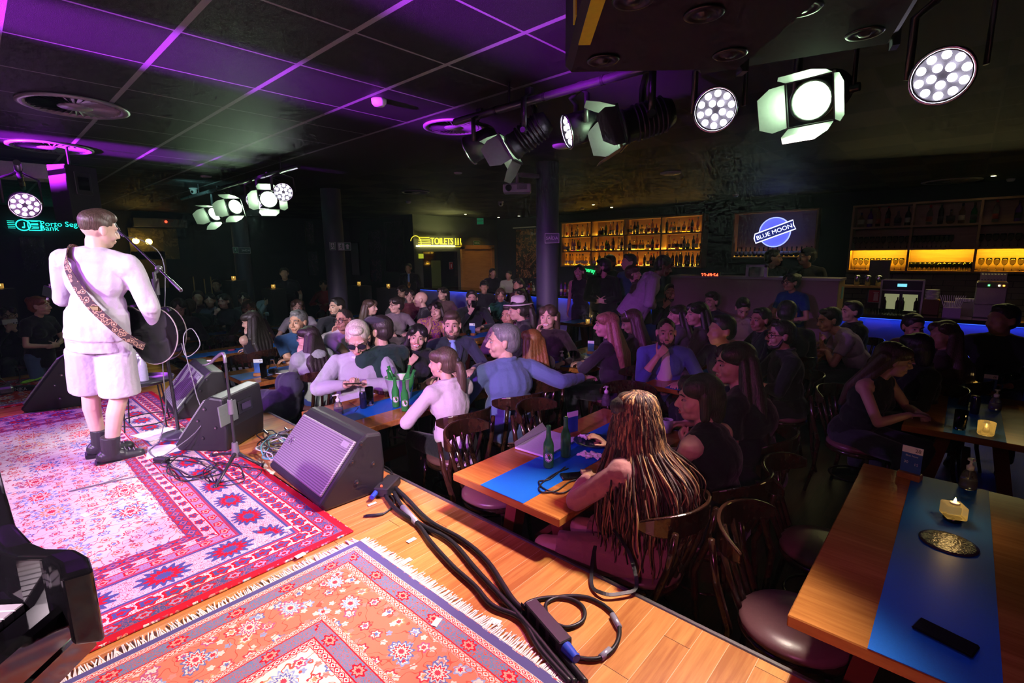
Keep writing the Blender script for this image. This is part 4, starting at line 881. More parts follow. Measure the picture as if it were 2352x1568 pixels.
for key,l in (('a15','dark phone held in both hands by the man in grey sweater'),('b13','dark phone held up by the bearded man in black jacket'),('f1','pale phone held up before her face by the far left woman')):
    c=PEOPLE[key]; hv=c['Mh']
    if key=='a15': p=(c['arms'][0][2]+c['arms'][1][2])/2+c['F']*.11+c['base']+Vector((0,0,.03)); M=basis(c['rr'],(c['F']*-.35+Vector((0,0,1))))@rz(PI/2)
    elif key=='b13': p=c['arms'][1][2]+c['base']+Vector((0,0,.13))-c['rr']*.06+c['fw']*.02; M=basis(c['rr'],-c['fw'])
    else: p=(c['arms'][0][2]+c['arms'][1][2])/2+c['base']+Vector((0,0,.12)); M=basis(c['rr'],-c['fw'])@rz(PI/2)
    o=phone(p,M,l)
    if key=='f1': o.data.materials[0]=WHT
# ------------------------------------------------------------------ microphone stands
def mic(o,p,d):
    d=Vector(d).normalized(); mb=MB(); mb.ell(p,.026).frus(p-d*.02,p-d*.03,.024,.021,14); m=mb.obj('microphone_head',mat('mic_grille',(.35,.35,.37),.35,.9,bmp=1,bs=500),o)
    MB().frus(p-d*.03,p-d*.17,.020,.012,14).obj('microphone_body',mat('mic_body',(.10,.10,.11),.4,.5),o)
    MB().frus(p-d*.17,p-d*.20,.011,.008,10).obj('connector',MET,o); return p-d*.2
o=empty('microphone_stand',(0,0,0),label='tall straight microphone stand with round base, boom and microphone at the singer mouth',cat='microphone stand')
bp=atz(412,1003,ST); GM=mat('grey_cast',(.25,.24,.27),.35,.6)
MB().lathe(bp,[(0,0),(.125,0),(.128,.02),(.12,.034),(.03,.045),(.02,.06),(0,.06)],32).obj('base',mat('iron_base',(.06,.06,.07),.4),o)
top=Vector((bp.x-.02,bp.y-.015,1.70)); 
MB().frus(bp+Vector((0,0,.04)),top,.0125,.0115,14).obj('pole',mat('black_pole',(.07,.07,.08),.25,.7),o)
MB().frus(top+Vector((0,0,-.02)),top+Vector((0,0,.10)),.020,.024,14).frus(top+Vector((0,0,.10)),top+Vector((0,0,.15)),.012,.012,10).obj('clutch',GM,o)
mp=aty(258,514,bp.y-.10); tail=aty(416,667,bp.y+.08)
MB().frus(tail,mp+(tail-mp)*.12,.0085,.007,10).obj('boom',MET,o); MB().frus(tail,tail+(mp-tail)*.14,.013,.013,10).obj('counterweight_grip',GM,o)
jp=tail+(mp-tail)*.30; MB().ell(jp,.026).frus(jp+Vector((0,0,-.01)),top+Vector((0,0,.14)),.013,.011).obj('joint',GM,o)
dd=(mp-tail).normalized(); ce=mic(o,mp,dd*1.0+Vector((0,0,.1)))
cab=empty('microphone_cable',(0,0,0),label='grey microphone cable hanging from the singer microphone down to the rug',cat='cable')
pts=smooth([ce,ce+Vector((.05,.14,-.05)),ce+Vector((.02,.25,-.25)),Vector((bp.x+.05,bp.y-.05,1.2)),Vector((bp.x+.1,bp.y-.08,.85)),Vector((bp.x+.12,bp.y-.15,.60)),Vector((bp.x+.3,bp.y-.25,ST+.016)),atz(480,1110,ST+.016)])
MB().tube(pts,.0038,7).obj('cord',mat('grey_cable',(.16,.16,.17),.4),cab)
# guitar cable loop
o2=empty('guitar_cable',(0,0,0),label='grey cable looping from the guitar down to the rug',cat='cable')
gp=gc+gx*-.25
pts=smooth([gp,gp+Vector((.02,.02,-.10)),gp+Vector((.06,.10,-.02)),gp+Vector((.02,.07,.10)),gp+Vector((.06,.0,.02)),gp+Vector((.08,.03,-.35)),Vector((gp.x+.14,gp.y+.02,.75)),atz(345,1065,ST+.02),atz(250,1105,ST+.016),atz(160,1128,ST+.016),atz(200,1118,ST+.018),atz(310,1095,ST+.016),atz(400,1085,ST+.02)])
MB().tube(pts,.0036,7).obj('cord',mat('grey_cable',(.16,.16,.17),.4),o2)
# short tripod stand
o=empty('microphone_stand',(0,0,0),label='short tripod microphone stand with bare clip, between wedge monitors',cat='microphone stand')
q=atz(545,1070,ST); hub=Vector((q.x,q.y,ST+.10))
for k,(px,py) in enumerate(((495,1118),(600,1068),(487,1045))):
    e=atz(px,py,ST+.01); MB().tube([hub,hub+(e-hub)*.5,e],[.014,.010,.010],8).ell(e,.015).obj('leg',DMET,o)
MB().frus(hub+Vector((0,0,-.03)),hub+Vector((0,0,.07)),.028,.018,14).obj('hub',GM,o)
tp_=Vector((q.x,q.y,ST+.72)); MB().frus(hub,tp_,.0095,.008,12).obj('pole',DMET,o); MB().frus(hub+Vector((0,0,.27)),hub+Vector((0,0,.37)),.017,.015,12).obj('collar',GM,o)
cp=aty(468,833,q.y-.02); MB().tube(smooth([tp_,tp_+Vector((-.02,0,.06)),tp_+(cp-tp_)*.35+Vector((0,0,.04)),cp+(tp_-cp)*.35,]),.011,8).obj('boom',GM,o)
cc=cp+(tp_-cp)*.35; dcl=(cp-cc).normalized(); 
for s_ in(-1,1): MB().tube([cc,cc+dcl*.04+Vector((0,.02*s_,.012*s_)),cc+dcl*.11+Vector((0,.016*s_,.012*s_))],[.006,.007,.006],6).obj('clip_jaw',WHT if s_>0 else GM,o)
# papers, pedal, cables on stage
for pts_,l in ((((300,1000),(385,981),(432,990),(345,1014)),'white set list sheet nearer the round stand base, upper one'),(((340,1026),(392,1020),(445,1026),(335,1056)),'white set list sheet below the other in front of the round stand base')):
    P=[atz(a,b_,ST+.0115) for a,b_ in pts_]; c0=sum(P,Vector())/4
    MB().add([p-c0 for p in P]+[p-c0+Vector((0,0,.0015)) for p in P],[(3,2,1,0),(4,5,6,7),(0,1,5,4),(1,2,6,5),(2,3,7,6),(3,0,4,7)]).obj('paper_sheet',PAPER,loc=c0,label=l,cat='paper')
for a,b_,l in ((195,1183,'left on the cream rug'),(662,1212,'on the red rug corner'),(690,1275,'between the two rugs'),(935,1287,'beside the fringe, larger one'),(945,1240,'on bare boards near the black cables'),(1137,1427,'on the boards beside the fringe, nearest the camera'),(855,1157,'next to the nearest wedge monitor'),(1003,1428,'on the blue rug'),(460,955,'behind round base')):
    p=atz(a,b_,ST+(.0115 if a not in(935,945,1137,855) else .0015)); MB().box((0,0,.0006),(random.uniform(.03,.055),random.uniform(.02,.03),.0012),rz(random.random()*2)).obj('tape_scrap',PAPER,loc=p,label='small white tape mark '+l,cat='tape',group='white tape marks on the stage floor')
p=atz(372,1062,ST+.013); MB().box((0,0,.02),(.10,.045,.035),rz(.6),bev=.005).obj('effects_box',BLK,loc=p,label='small black connector box on the tangled cables',cat='box')
def cable(pix,r,label,z=ST,m=CABLE,name='cable',amp=0,bits=None):
    P=[atz(a,b_,z+r+.001+(.012 if zz else 0)) for a,b_,*zz in pix]; o=MB().tube(smooth(P,7),r,7).obj(name,m,label=label,cat='cable'); 
    if bits:
        for (i,c_,w_) in bits: MB().tube([P[i],P[i]+(P[i+1]-P[i])*w_],r*1.5,10).obj('connector',c_,o)
    return o
SIL=mat('silver_tape',(.35,.36,.45),.3,.3); BLC=mat('blue_connector',(.03,.08,.5),.35)
cable([(885,1100),(930,1140),(985,1195),(1060,1238),(1120,1290),(1180,1380),(1230,1420),(1290,1500),(1345,1568)],.0125,'thick black cable nearest the stage edge along the boards')
cable([(870,1110),(905,1165),(968,1205),(1035,1242),(1095,1310),(1160,1380),(1215,1440),(1280,1520),(1320,1568)],.0125,'thick black cable in the middle of the run along the boards')
cable([(905,1130),(925,1165),(965,1210),(990,1245),(1040,1300),(1090,1345),(1130,1390),(1195,1420),(1240,1490),(1310,1568)],.0115,'thick black cable nearest the rug fringe with silver tape',bits=[(1,SIL,.8)])
cable([(1300,1490),(1330,1510),(1380,1510),(1415,1480),(1422,1440),(1400,1400),(1350,1372),(1290,1370),(1255,1385),(1262,1420),(1300,1440),(1338,1425),(1340,1395),(1310,1375),(1260,1372),(1210,1385),(1200,1420),(1230,1460)],.008,'black cable coiled around the metal power strip',bits=[(0,BLC,.9),(4,SIL,.7),(2,SIL,.6)])
a,b_=atz(1218,1392,ST+.03),atz(1300,1486,ST+.03); d_=(b_-a); o=MB().box((0,0,0),(d_.length,.055,.055),basis(d_,(0,0,1)),bev=.004).obj('power_strip',mat('black_metal_box',(.05,.05,.055),.4,.5),loc=(a+b_)/2,label='metal power strip lying on the boards with blue connector',cat='power strip')
sk=MB()
for k in range(4): sk.box(d_.normalized()*(-.12+.065*k)+Vector((-d_.normalized().y,d_.normalized().x,0))*-.029,(.04,.004,.03),basis(d_,(0,0,1)))
sk.obj('socket',BLKG,o); MB().frus(d_*.5,d_*.5+d_.normalized()*.06,.022,.017,14).obj('connector',BLC,o)
p=atz(890,1115,ST+.03); o=MB().box((0,0,0),(.09,.19,.055),rz(.55),bev=.006).obj('junction_box',BLK,loc=p,label='black junction box with red light and blue plug behind nearest wedge monitor',cat='junction box')
MB().frus((.02,-.09,.0),(.05,-.14,-.005),.016,.014,12).obj('connector',BLC,o); MB().ell((.03,-.06,.03),.007).obj('indicator',mat('red_led',(.5,.02,.01),.3,em=(1,.05,.02),es=4),o)
cable([(880,1105),(900,1085),(880,1070),(865,1080),(872,1110),(905,1150),(880,1180),(835,1185)],.005,'thin black cable ending in a plug next to nearest wedge monitor',bits=[(6,BLK,.9)])
rc=random.Random(11)
def tangle(cx,cy,w_,h_,n,r,label,m=CABLE,k=9):
    P=[]
    for i in range(n):
        a=i*.85+rc.random()*.5; s_=rc.uniform(.35,1); P.append(atz(cx+math.cos(a)*w_*s_,cy+math.sin(a)*h_*s_,ST+.014+rc.uniform(0,.035)))
    return MB().tube(smooth(P,8),r,6).obj('cable_tangle',m,label=label,cat='cable')
tangle(440,1075,85,30,22,.0042,'main tangle of black cables on the cream rug')
tangle(520,1085,90,36,16,.0036,'looser loops of dark cable around the tripod stand feet')
cable([(600,1140),(612,1120),(590,1105),(560,1120),(565,1145),(600,1150),(618,1135),(560,1100),(500,1085),(430,1100),(350,1108),(300,1120)],.0036,'dark cable with loop reaching toward the red rug border')
GC=mat('grey_cable',(.16,.16,.17),.4); CAB3=[CABLE,GC,mat('teal_cable',(.1,.4,.42),.4),mat('white_cable',(.6,.6,.6),.4)]
for k,l in enumerate(('black','second black, wider','grey','pale teal','white')):
    tangle(640,1010+k*6,55,34,18,.0045,'heap of %s cables and plugs between the wedge monitors and the stage edge'%l,m=[CABLE,CABLE,GC,CAB3[2],CAB3[3]][k])
for k in range(10):
    p=atz(590+rc.random()*100,985+rc.random()*55,ST+.03); a=rc.random()*6; dv=Vector((math.cos(a),math.sin(a),.15))
    MB().frus((0,0,0),dv*.07,.010,.010,10).frus(dv*.07,dv*.09,.007,.005,8).obj('cable_plug',MET,loc=p,label='silver cable plug lying on the cable heap',cat='plug',group='plugs on the cable heap')
cable([(0,800),(30,830),(45,860),(40,880),(15,885),(0,880)],.006,'black cable arcing at the left edge behind the wedge monitor')
cable([(0,868),(30,890),(60,905),(95,912)],.005,'white cable at the left edge near the small red rug',m=CAB3[3])
cable([(130,940),(60,950),(0,962)],.007,'grey cable crossing the rug under left wedge monitor',m=GC)
p=atz(55,893,ST+.02); o=MB().box((0,0,.01),(.26,.07,.05),rz(.9),bev=.005).obj('stage_box',BLK,loc=p,label='black stage box lettered on its side at the left',cat='box')
text('UNIKA',.05,p+Vector((.04,-.04,.012)),basis((.62,.78,0),(.78,-.62,.0)),mat('white_print',(.6,.6,.62),.5),None,.001,label='white letters on the stage box at left',cat='lettering')
p=atz(70,880,ST+.02);MB().tube(smooth([p+Vector((.03*math.cos(i*1.3)*i*.6,.03*math.sin(i*1.1)*i*.6,.03)) for i in range(9)]),.01,8).obj('cable_bundle',mat('lime_tape',(.25,.6,.03),.5),label='lime green cable bundle beside the stage box',cat='cable')
p=atz(15,905,ST);o=MB().box((0,0,.05),(.16,.12,.08),bev=.02).obj('pedal',mat('silver_pedal',(.3,.3,.32),.3,.5),loc=p,label='silver pedal on the rug at the left edge',cat='pedal')
# ------------------------------------------------------------------ side table with water bottles
tb=empty('side_table',(-5.35,.98,ST),label='round dark tray table with thin wire legs behind the singer',cat='side table'); HT=.40
tpos=atz(325,873,ST+HT); tb.location=(tpos.x,tpos.y,ST)
MB().lathe((0,0,HT-.02),[(0,0),(.20,0),(.225,.012),(.23,.035),(.222,.035),(.215,.015),(0,.012)],36).obj('tray',DMET,tb)
for k in range(4):
    a=k*PI/2+.5; MB().frus((.16*math.cos(a),.16*math.sin(a),HT-.02),(.20*math.cos(a),.20*math.sin(a),.011),.006,.006,8).obj('leg',CABLE,tb)
MB().tube([(.195*math.cos(k*PI/8),.195*math.sin(k*PI/8),.06) for k in range(16)],.005,6,closed=True).obj('stretcher',CABLE,tb)
def waterbottle(loc,label):
    o=empty('water_bottle',loc,label=label,cat='bottle',group='water bottles on the tray table')
    pr=[(.0,.0),(.030,0),(.033,.01)]+[(.033 if i%2 else .0305,.02+i*.012) for i in range(9)]+[(.032,.135),(.026,.155),(.013,.178),(.013,.19),(0,.19)]
    MB().lathe((0,0,0),pr,18).obj('bottle_body',mat('water_plastic',(.75,.75,.85),.12,spec=.8,trans=.5,ior=1.3),o); MB().lathe((0,0,.187),[(0,0),(.0155,0),(.0155,.02),(0,.02)],14).obj('bottle_cap',WHT,o); return o
wb=tree(waterbottle((0,0,-5),'x')); 
for k,(px,py,l) in enumerate(((299,862,'left at back'),(309,872,'left in front'),(325,866,'centre, tallest looking'),(318,858,'behind the centre'),(332,874,'right of centre'),(294,874,'nearest the singer shorts'))):
    p=atz(px,py,ST+HT-.004); p.z=ST+HT-.006
    if k==0: wb.location=p; wb['label']='small water bottle on the tray table, '+l
    else: dup(wb,p,k,'small water bottle on the tray table, '+l)
# ------------------------------------------------------------------ grand piano corner
pn=empty('grand_piano',(0,0,0),label='corner of a glossy black grand piano with keys at bottom left',cat='piano')
# keyboard end cheek: side profile drawn at the camera side, extruded across
A=atz(205,1300,1.42); 
def PZ(px,py,z): return atz(px,py,z)
arm=[PZ(-40,1040,1.45),PZ(-5,1058,1.45),PZ(14,1130,1.44),PZ(35,1200,1.40),PZ(75,1243,1.37),PZ(110,1257,1.36),PZ(175,1258,1.35),PZ(205,1275,1.345),PZ(214,1305,1.34)]
n_=len(arm); wd=Vector((-.045,.0,0)); ib=MB(); vs=[];fs=[]
dn=Vector((0,0,-.17)); side=Vector((-.02,-.10,0)).normalized()*.05
for p in arm: vs+= [p,p+side,p+side+dn*.9,p+dn]
for i in range(n_-1):
    for k in range(4): fs.append((i*4+k,i*4+(k+1)%4,i*4+4+(k+1)%4,i*4+4+k))
fs+=[(3,2,1,0),(n_*4-4,n_*4-3,n_*4-2,n_*4-1)]
ob=ib.add(vs,fs).obj('arm',BLKG,pn); bv=ob.modifiers.new('b','BEVEL'); bv.width=.012; bv.segments=4
e0=PZ(211,1378,1.20); e1=PZ(-60,1620,1.20); dv=(e1-e0).normalized(); nv_=Vector((-dv.y,dv.x,0)); 
if nv_.dot(CAM-e0)>0: nv_=-nv_
L_=(e1-e0).length+.4
c0=e0+dv*(L_/2); Mk=basis(dv,(0,0,1))
MB().box(c0+nv_*.03+Vector((0,0,.0)),(L_,.07,.09),Mk,bev=.01).obj('key_slip',BLKG,pn)
MB().box(c0+nv_*.25+Vector((0,0,-.08)),(L_,.50,.07),Mk,bev=.008).obj('key_bed',BLKG,pn)
MB().box(e0+dv*.03+nv_*.16+Vector((0,0,.02)),(.07,.26,.10),Mk,bev=.01).obj('key_block',BLKG,pn)
wk=MB(); 
for k in range(22): wk.box(e0+dv*(.085+.0235*k)+nv_*.145+Vector((0,0,.045)),(.0225,.15,.02),Mk,bev=.002)
wk.obj('white_keys',mat('ivory_keys',(.8,.8,.78),.15),pn); kb=MB()
for k in range(21):
    if k%7 not in(2,6): kb.box(e0+dv*(.097+.0235*k)+nv_*.18+Vector((0,0,.062)),(.011,.09,.016),Mk,bev=.002)
kb.obj('black_keys',BLKG,pn)
MB().box(e0+dv*(L_/2)+nv_*.25+Vector((0,0,.08)),(L_,.03,.16),Mk,bev=.006).obj('fallboard',BLKG,pn)
MB().box(e0+dv*.4+nv_*.6+Vector((0,0,.0)),(1.0,.66,.24),Mk,bev=.01).obj('case',BLKG,pn)
lg=e0+dv*.35+nv_*.42; MB().frus((lg.x,lg.y,ST+.011),(lg.x,lg.y,1.1),.035,.06,16).obj('leg',BLKG,pn)
# ------------------------------------------------------------------ things on the tables
ZT=.7522
def lathe_thing(name,prof,m,loc,label,cat,group=None,extra=None,n=24):
    o=MB().lathe((0,0,0),prof,n).obj(name,m,loc=loc,label=label,cat=cat,group=group)
    if extra: extra(o)
    return o
def beer(loc,label,rot=None,scale=1.0,lab=True,group='green beer bottles'):
    o=empty('beer_bottle',loc,label=label,cat='bottle',group=group); 
    if rot: o.rotation_euler=rot
    MB().lathe((0,0,0),[(0,0.004),(.026,0),(.0305,.008),(.0305,.125),(.028,.145),(.016,.175),(.0135,.20),(.0125,.232),(.0145,.234),(.0145,.246),(.012,.248),(.0,.246)],24).obj('bottle_body',BOTG,o)
    MB().lathe((0,0,0),[(.0,.003),(.027,.004),(.0285,.09),(0,.0902)],20).obj('beer',mat('green_beer',(.03,.22,.05),.3),o)
    if lab:
        r_=.0309; mb=MB(); vs=[];fs=[]
        for rr_,mi in ((.024,0),):
            pass
        C=aim_dir(loc); a0=math.atan2(C.y,C.x)
        def disc(rad,k,mi,sx=1.0):
            vs=[]; 
            for i in range(20):
                t_=2*PI*i/20; u=rad*math.cos(t_)*sx; v_=rad*1.15*math.sin(t_); a=a0+u/.031; rr=.0307+k*.0003; vs.append((rr*math.cos(a),rr*math.sin(a),.07+v_))
            mb.add(vs,[tuple(range(20))],mi)
        disc(.027,0,1);disc(.0245,1,0);disc(.021,2,1);disc(.019,3,0); 
        mb.obj('label',[mat('label_white',(.7,.72,.7),.4),mat('label_green',(.01,.10,.03),.4)],o)
        t_=Vector((math.cos(a0),math.sin(a0),0)); text('Heineken',.0105,t_*.0325+Vector((0,0,.066)),basis((-math.sin(a0),math.cos(a0),0),t_),mat('label_green',(.01,.10,.03),.4),o,.0003)
        star=[(.006*(1 if i%2==0 else .42)*math.cos(PI/2+i*PI/5),.006*(1 if i%2==0 else .42)*math.sin(PI/2+i*PI/5)) for i in range(10)]
        MB().prism(star,0,.0006,lambda u,v_,h:t_*(.0322+h)+Vector((-math.sin(a0)*u,math.cos(a0)*u,.083+v_))).obj('star',mat('red_star',(.6,.02,.02),.4),o)
    return o
def aim_dir(loc): d=Vector((0-loc[0],0-loc[1],0)); return d.normalized()
def at(px,py): p=atz(px,py,ZT); p.z=ZT; return p
beer(at(1260,1072),'green beer bottle with clear round label, nearer one on the braided woman table')
beer(at(1299,1048),'green beer bottle farther back on the braided woman table beside the plate',lab=False)
beer(at(910,934),'green beer bottle left in front of the white bucket')
beer(at(931,943),'green beer bottle with oval label right in front of the white bucket')
# bucket
bk_=at(915,912); bk_=Vector((-3.46,2.36,ZT))
def bucket(o):
    MB().tube([(.125*math.cos(a*PI/12),.125*math.sin(a*PI/12),.185) for a in range(24)],.004,6,closed=True).obj('rim',mat('green_rim',(.2,.6,.25),.4),o)
    a0=math.atan2(-bk_.y,-bk_.x)+.35; star=[(.03*(1 if i%2==0 else .42)*math.cos(PI/2+i*PI/5),.03*(1 if i%2==0 else .42)*math.sin(PI/2+i*PI/5)) for i in range(10)]
    t_=Vector((math.cos(a0),math.sin(a0),0)); MB().tube([t_*(.114)+Vector((-math.sin(a0)*u,math.cos(a0)*u,.10+v_)) for u,v_ in star],.0012,5,closed=True).obj('star_outline',mat('grey_print',(.4,.4,.42),.5),o)
lathe_thing('beer_bucket',[(0,.002),(.085,0),(.088,.004),(.125,.185),(.128,.185),(.118,.182),(.082,.008),(0,.008)],mat('bucket_white',(.8,.8,.8),.35),bk_,'white beer bucket holding green bottles on a table','bucket',extra=bucket,n=36)
for k,(dx,dy,rx,ry,l) in enumerate(((-.04,.0,.1,-.35,'leaning left'),(.0,.03,-.25,.1,'in the centre'),(.05,.02,-.1,.42,'leaning right, neck highest'),(-.01,-.05,.3,.1,'leaning to the front'))):
    beer(bk_+Vector((dx,dy,.035)),'green beer bottle standing in the white bucket, '+l,rot=(rx,ry,0),lab=False)
def pump(loc,label,liquid=(.7,.75,.9),s=1.0):
    o=empty('soap_dispenser',loc,label=label,cat='dispenser'); o.scale=(s,)*3
    MB().lathe((0,0,0),[(0,0),(.034,0),(.037,.006),(.035,.05),(.026,.085),(.013,.10),(0,.10)],24).obj('bottle_body',WATER,o)
    MB().lathe((0,0,0),[(0,.004),(.033,.004),(.0325,.045),(0,.0455)],20).obj('liquid',mat('gel_liquid',liquid,.1,trans=.6,ior=1.33),o)
    mb=MB().lathe((0,0,.098),[(0,0),(.016,0),(.017,.02),(.009,.026),(.006,.03),(.006,.048),(.016,.05),(.016,.058),(0,.06)],16); mb.box((.0,-.018,.153),(.011,.045,.009),bev=.002); mb.frus((0,0,.01),(0,0,.1),.0025,.0025,6); mb.obj('pump_head',WHT,o); return o
pump(at(778,950),'clear hand gel pump bottle on the table before the man in grey sweater'); pump(at(2222,1120),'hand gel pump bottle at far end of the bottom right table'); pump(at(1291,838),'hand gel pump bottle on the dark table with the orange cocktail'); pump(at(1630,905),'hand gel pump bottle beside napkins and lit candle right of thinking man'); pump(at(2284,940),'hand gel pump bottle on the dark table at far right')
pump(at(1392,930),'white pump bottle partly behind the braided woman head')
pump(at(738,752),'small pump bottle on dark table in front of the woman in red')
def glass(loc,label,h=.14,r=.032,liq=None,lc=(.6,.3,.02),stem=False,group=None):
    o=empty('drinking_glass',loc,label=label,cat='glass',group=group)
    if stem: pr=[(0,0),(.034,0),(.033,.003),(.005,.006),(.004,h*.55),(.03,h*.62),(.045,h),(.043,h),(.028,h*.65),(0,h*.6)]
    else: pr=[(0,0),(r*.9,0),(r,.004),(r*1.08,h),(r*1.04,h),(r*.93,.012),(0,.012)]
    MB().lathe((0,0,0),pr,24).obj('glass_body',GLASS,o)
    if liq:
        z0=h*.66 if stem else .013; r0=.026 if stem else r*.9
        MB().lathe((0,0,0),[(0,z0),(r0,z0),(r0*1.25 if stem else r*.98,liq*h),(0,liq*h)],20).obj('drink',mat('drink_%02d%02d%02d'%tuple(int(a*99) for a in lc),lc,.15,trans=.4),o)
    return o
glass(at(850,930),'tall half empty water glass beside the dark can',.15,.031,.35,(.75,.75,.85)); glass(at(607,868),'tall ribbed water glass next to card forty',.15,.03,.8,(.8,.8,.9)); glass(at(526,765),'tall glass of orange juice in the left crowd',.14,.035,.85,(.9,.35,.02))
glass(at(1298,835),'tumbler of dark cola on the table with the cocktail',.10,.035,.6,(.03,.01,.01)); glass(at(1316,842),'stemmed orange cocktail glass with straw',.17,.03,.9,(.75,.2,.05),stem=True); glass(at(1285,818),'empty small glass behind the soap pump on the cocktail table',.1,.03)
glass(at(2203,985),'tall ribbed glass lit by the nearby candle on the right table',.13,.033,.15,(.7,.7,.7)); glass(at(2222,868),'tall water glass lit blue on the right table',.15,.031,.4,(.7,.7,.9)); glass(at(2300,905),'empty stemmed glass on the right dark table',.17,.03,stem=True); glass(at(2330,890),'glass with dark red drink at far right edge',.13,.035,.6,(.3,.03,.02))
glass(at(1076,771),'small empty glass on table left of the gift bag',.09,.03); glass(at(401,772),'amber beer glass on far left table',.13,.033,.8,(.7,.35,.02)); glass(at(150,764),'amber lit glass on the table behind the singer',.14,.034,.8,(.9,.5,.03)); glass(at(150,765),'dark wine glass on table behind the singer',.16,.03,.9,(.2,.02,.03),stem=True)
# carafes
def carafe(loc,label): 
    o=empty('carafe',loc,label=label,cat='carafe'); MB().lathe((0,0,0),[(0,0),(.045,0),(.05,.01),(.048,.05),(.022,.11),(.018,.14),(.032,.185),(.030,.185),(.016,.14),(.02,.11),(.045,.05),(.04,.012),(0,.012)],28).obj('glass_body',GLASS,o)
    MB().lathe((0,0,0),[(0,.013),(.043,.013),(.044,.045),(0,.046)],20).obj('water',WATER,o)
carafe(at(628,858),'glass water carafe with narrow neck behind card forty'); carafe(at(2262,885),'glass carafe with narrow neck on the far right dark table')
jg=at(1367,745); o=empty('water_jug',jg,label='glass water jug with handle behind the blonde woman',cat='jug'); MB().lathe((0,0,0),[(0,0),(.05,0),(.055,.02),(.06,.15),(.045,.21),(.048,.24),(.044,.24),(.04,.21),(.055,.15),(.05,.02),(0,.012)],24).obj('glass_body',GLASS,o); MB().tube([(.05,0,.2),(.09,0,.19),(.10,0,.13),(.06,0,.08)],.007,8).obj('handle',GLASS,o)
# cans
def can(loc,label): 
    o=MB().lathe((0,0,0),[(0,.002),(.022,.0),(.0265,.008),(.0265,.12),(.023,.133),(.0225,.134),(0,.131)],24).obj('drink_can',mat('can_navy',(.03,.03,.08),.2,.7),loc=loc,label=label,cat='can'); MB().lathe((0,0,.131),[(.0,0.0015),(.021,.0015),(.0225,.0035)],20).obj('can_lid',MET,o)
can(at(835,937),'slim dark energy drink can on the table with the white bucket'); can(at(2237,950),'tall purple lit can on the dark table at right')
# phones
for px,py,a,l in ((617,868,.25,'pale cased phone near the front edge of the table with card forty'),(490,819,.45,'black phone on the table of the woman in black top'),(2170,1462,-.25,'black phone lying on the blue runner at bottom right'),(1320,1092,.9,'black cased phone by the braided woman hand'),(1555,985,.2,'phone with lit blue edge before the short haired woman')):
    p=atz(px,py,ZT+.005); phone(p,rz(a+PI/2),l)
p=at(1885,765); phone(Vector((p.x,p.y,.80)),basis((0,1,0),(-.3,-.5,.8)),'glowing phone on the table of the bending man in grey t-shirt',lit=True)
cable([(1305,1075),(1270,1090),(1240,1115),(1245,1130),(1280,1125),(1310,1105),(1340,1100),(1360,1098)],.004,'black cord looped on the table beside the braided woman',z=ZT)
cable([(1298,1072),(1262,1100),(1238,1105),(1250,1122),(1290,1132),(1330,1112),(1355,1108)],.004,'second loop of black cord on the braided woman table',z=ZT)
cable([(800,922),(812,930),(822,935),(815,945)],.0015,'thin earphone wire on the table by the dark can',z=ZT,m=CABLE)
# table cards
CDP=mat('card_blue',(.02,.07,.30),.5); CWH=mat('card_white',(.72,.72,.75),.5); BLKP=mat('print_dark',(.02,.02,.04),.5); WB=wood('card_block',(.22,.07,.02),(.34,.13,.04),.4)
def card(px,py,num,rot,label,block=True,s=1.0,price=False):
    loc=at(px,py); o=empty('table_card',loc,R(rot),label=label,cat='table sign'); o.scale=(s,)*3
    MB().box((0,0,.017),(.10,.055,.034),bev=.003).obj('block',WB,o)
    MB().box((0,0,.102),(.088,.003,.15)).obj('card',CDP,o); MB().box((0,0,.158),(.0885,.004,.036)).obj('card_header',CWH,o)
    if num:
        M=basis((1,0,0),(0,-1,0)); text(num,.026,(.024,-.0026,.157),M,BLKP,o,.0003)
        if price: text('30',.02,(-.022,-.0022,.088),M,CWH,o,.0003); text('15',.02,(.022,-.0022,.082),M,CWH,o,.0003); text('Blue Note',.013,(0,-.0022,.125),M,CWH,o,.0003)
card(2088,1098,'28',-12,'blue and white table card numbered twenty eight in wooden block',price=True); card(596,863,'40',50,'blue and white table card numbered forty in wooden block'); card(2270,905,'26',0,'blue and white table card numbered twenty six beside the tall can',s=.95); card(1085,770,'38',20,'blue and white table card before the red gift bag',s=1.05); card(1315,1003,None,75,'table card seen edge-on in wooden block behind the green bottles'); card(1357,812,None,20,'blue white table card next to the blonde woman',s=.9); card(1345,722,None,10,'small table card near the far candle',s=.8); card(1003,742,None,0,'small pale table card in front of the woman in glasses and floral blouse',s=.8)
# plate, napkins, folder etc
pl_=at(1362,1018); o=lathe_thing('serving_plate',[(0,.003),(.07,0),(.12,.018),(.125,.022),(.117,.024),(.07,.008),(0,.008)],mat('dark_blue_plate',(.015,.04,.07),.15),pl_,'dark blue ribbed plate with leftovers beside the green bottles','plate',n=40)
for px,py,l in ((1345,1010,'on the dark blue plate'),(1345,1048,'on the blue runner below the plate'),(1367,1050,'next to the braided woman sleeve')):
    p=at(px,py)+Vector((0,0,.012 if py<1020 else .001)); mb=MB(); n_=7; vs=[]
    for i in range(n_):
        for j in range(n_): vs.append(((i-3)*.014+random.uniform(-.004,.004),(j-3)*.012+random.uniform(-.004,.004),.003+random.uniform(0,.018)))
    vs2=[(a,b_,c_+.0015) for a,b_,c_ in vs]; f=[(i*n_+j,(i+1)*n_+j,(i+1)*n_+j+1,i*n_+j+1) for i in range(n_-1) for j in range(n_-1)]
    mb.add(vs2,f).add(vs,[q[::-1] for q in f]).obj('crumpled_napkin',PAPER,loc=p,label='crumpled white napkin '+l,cat='napkin')
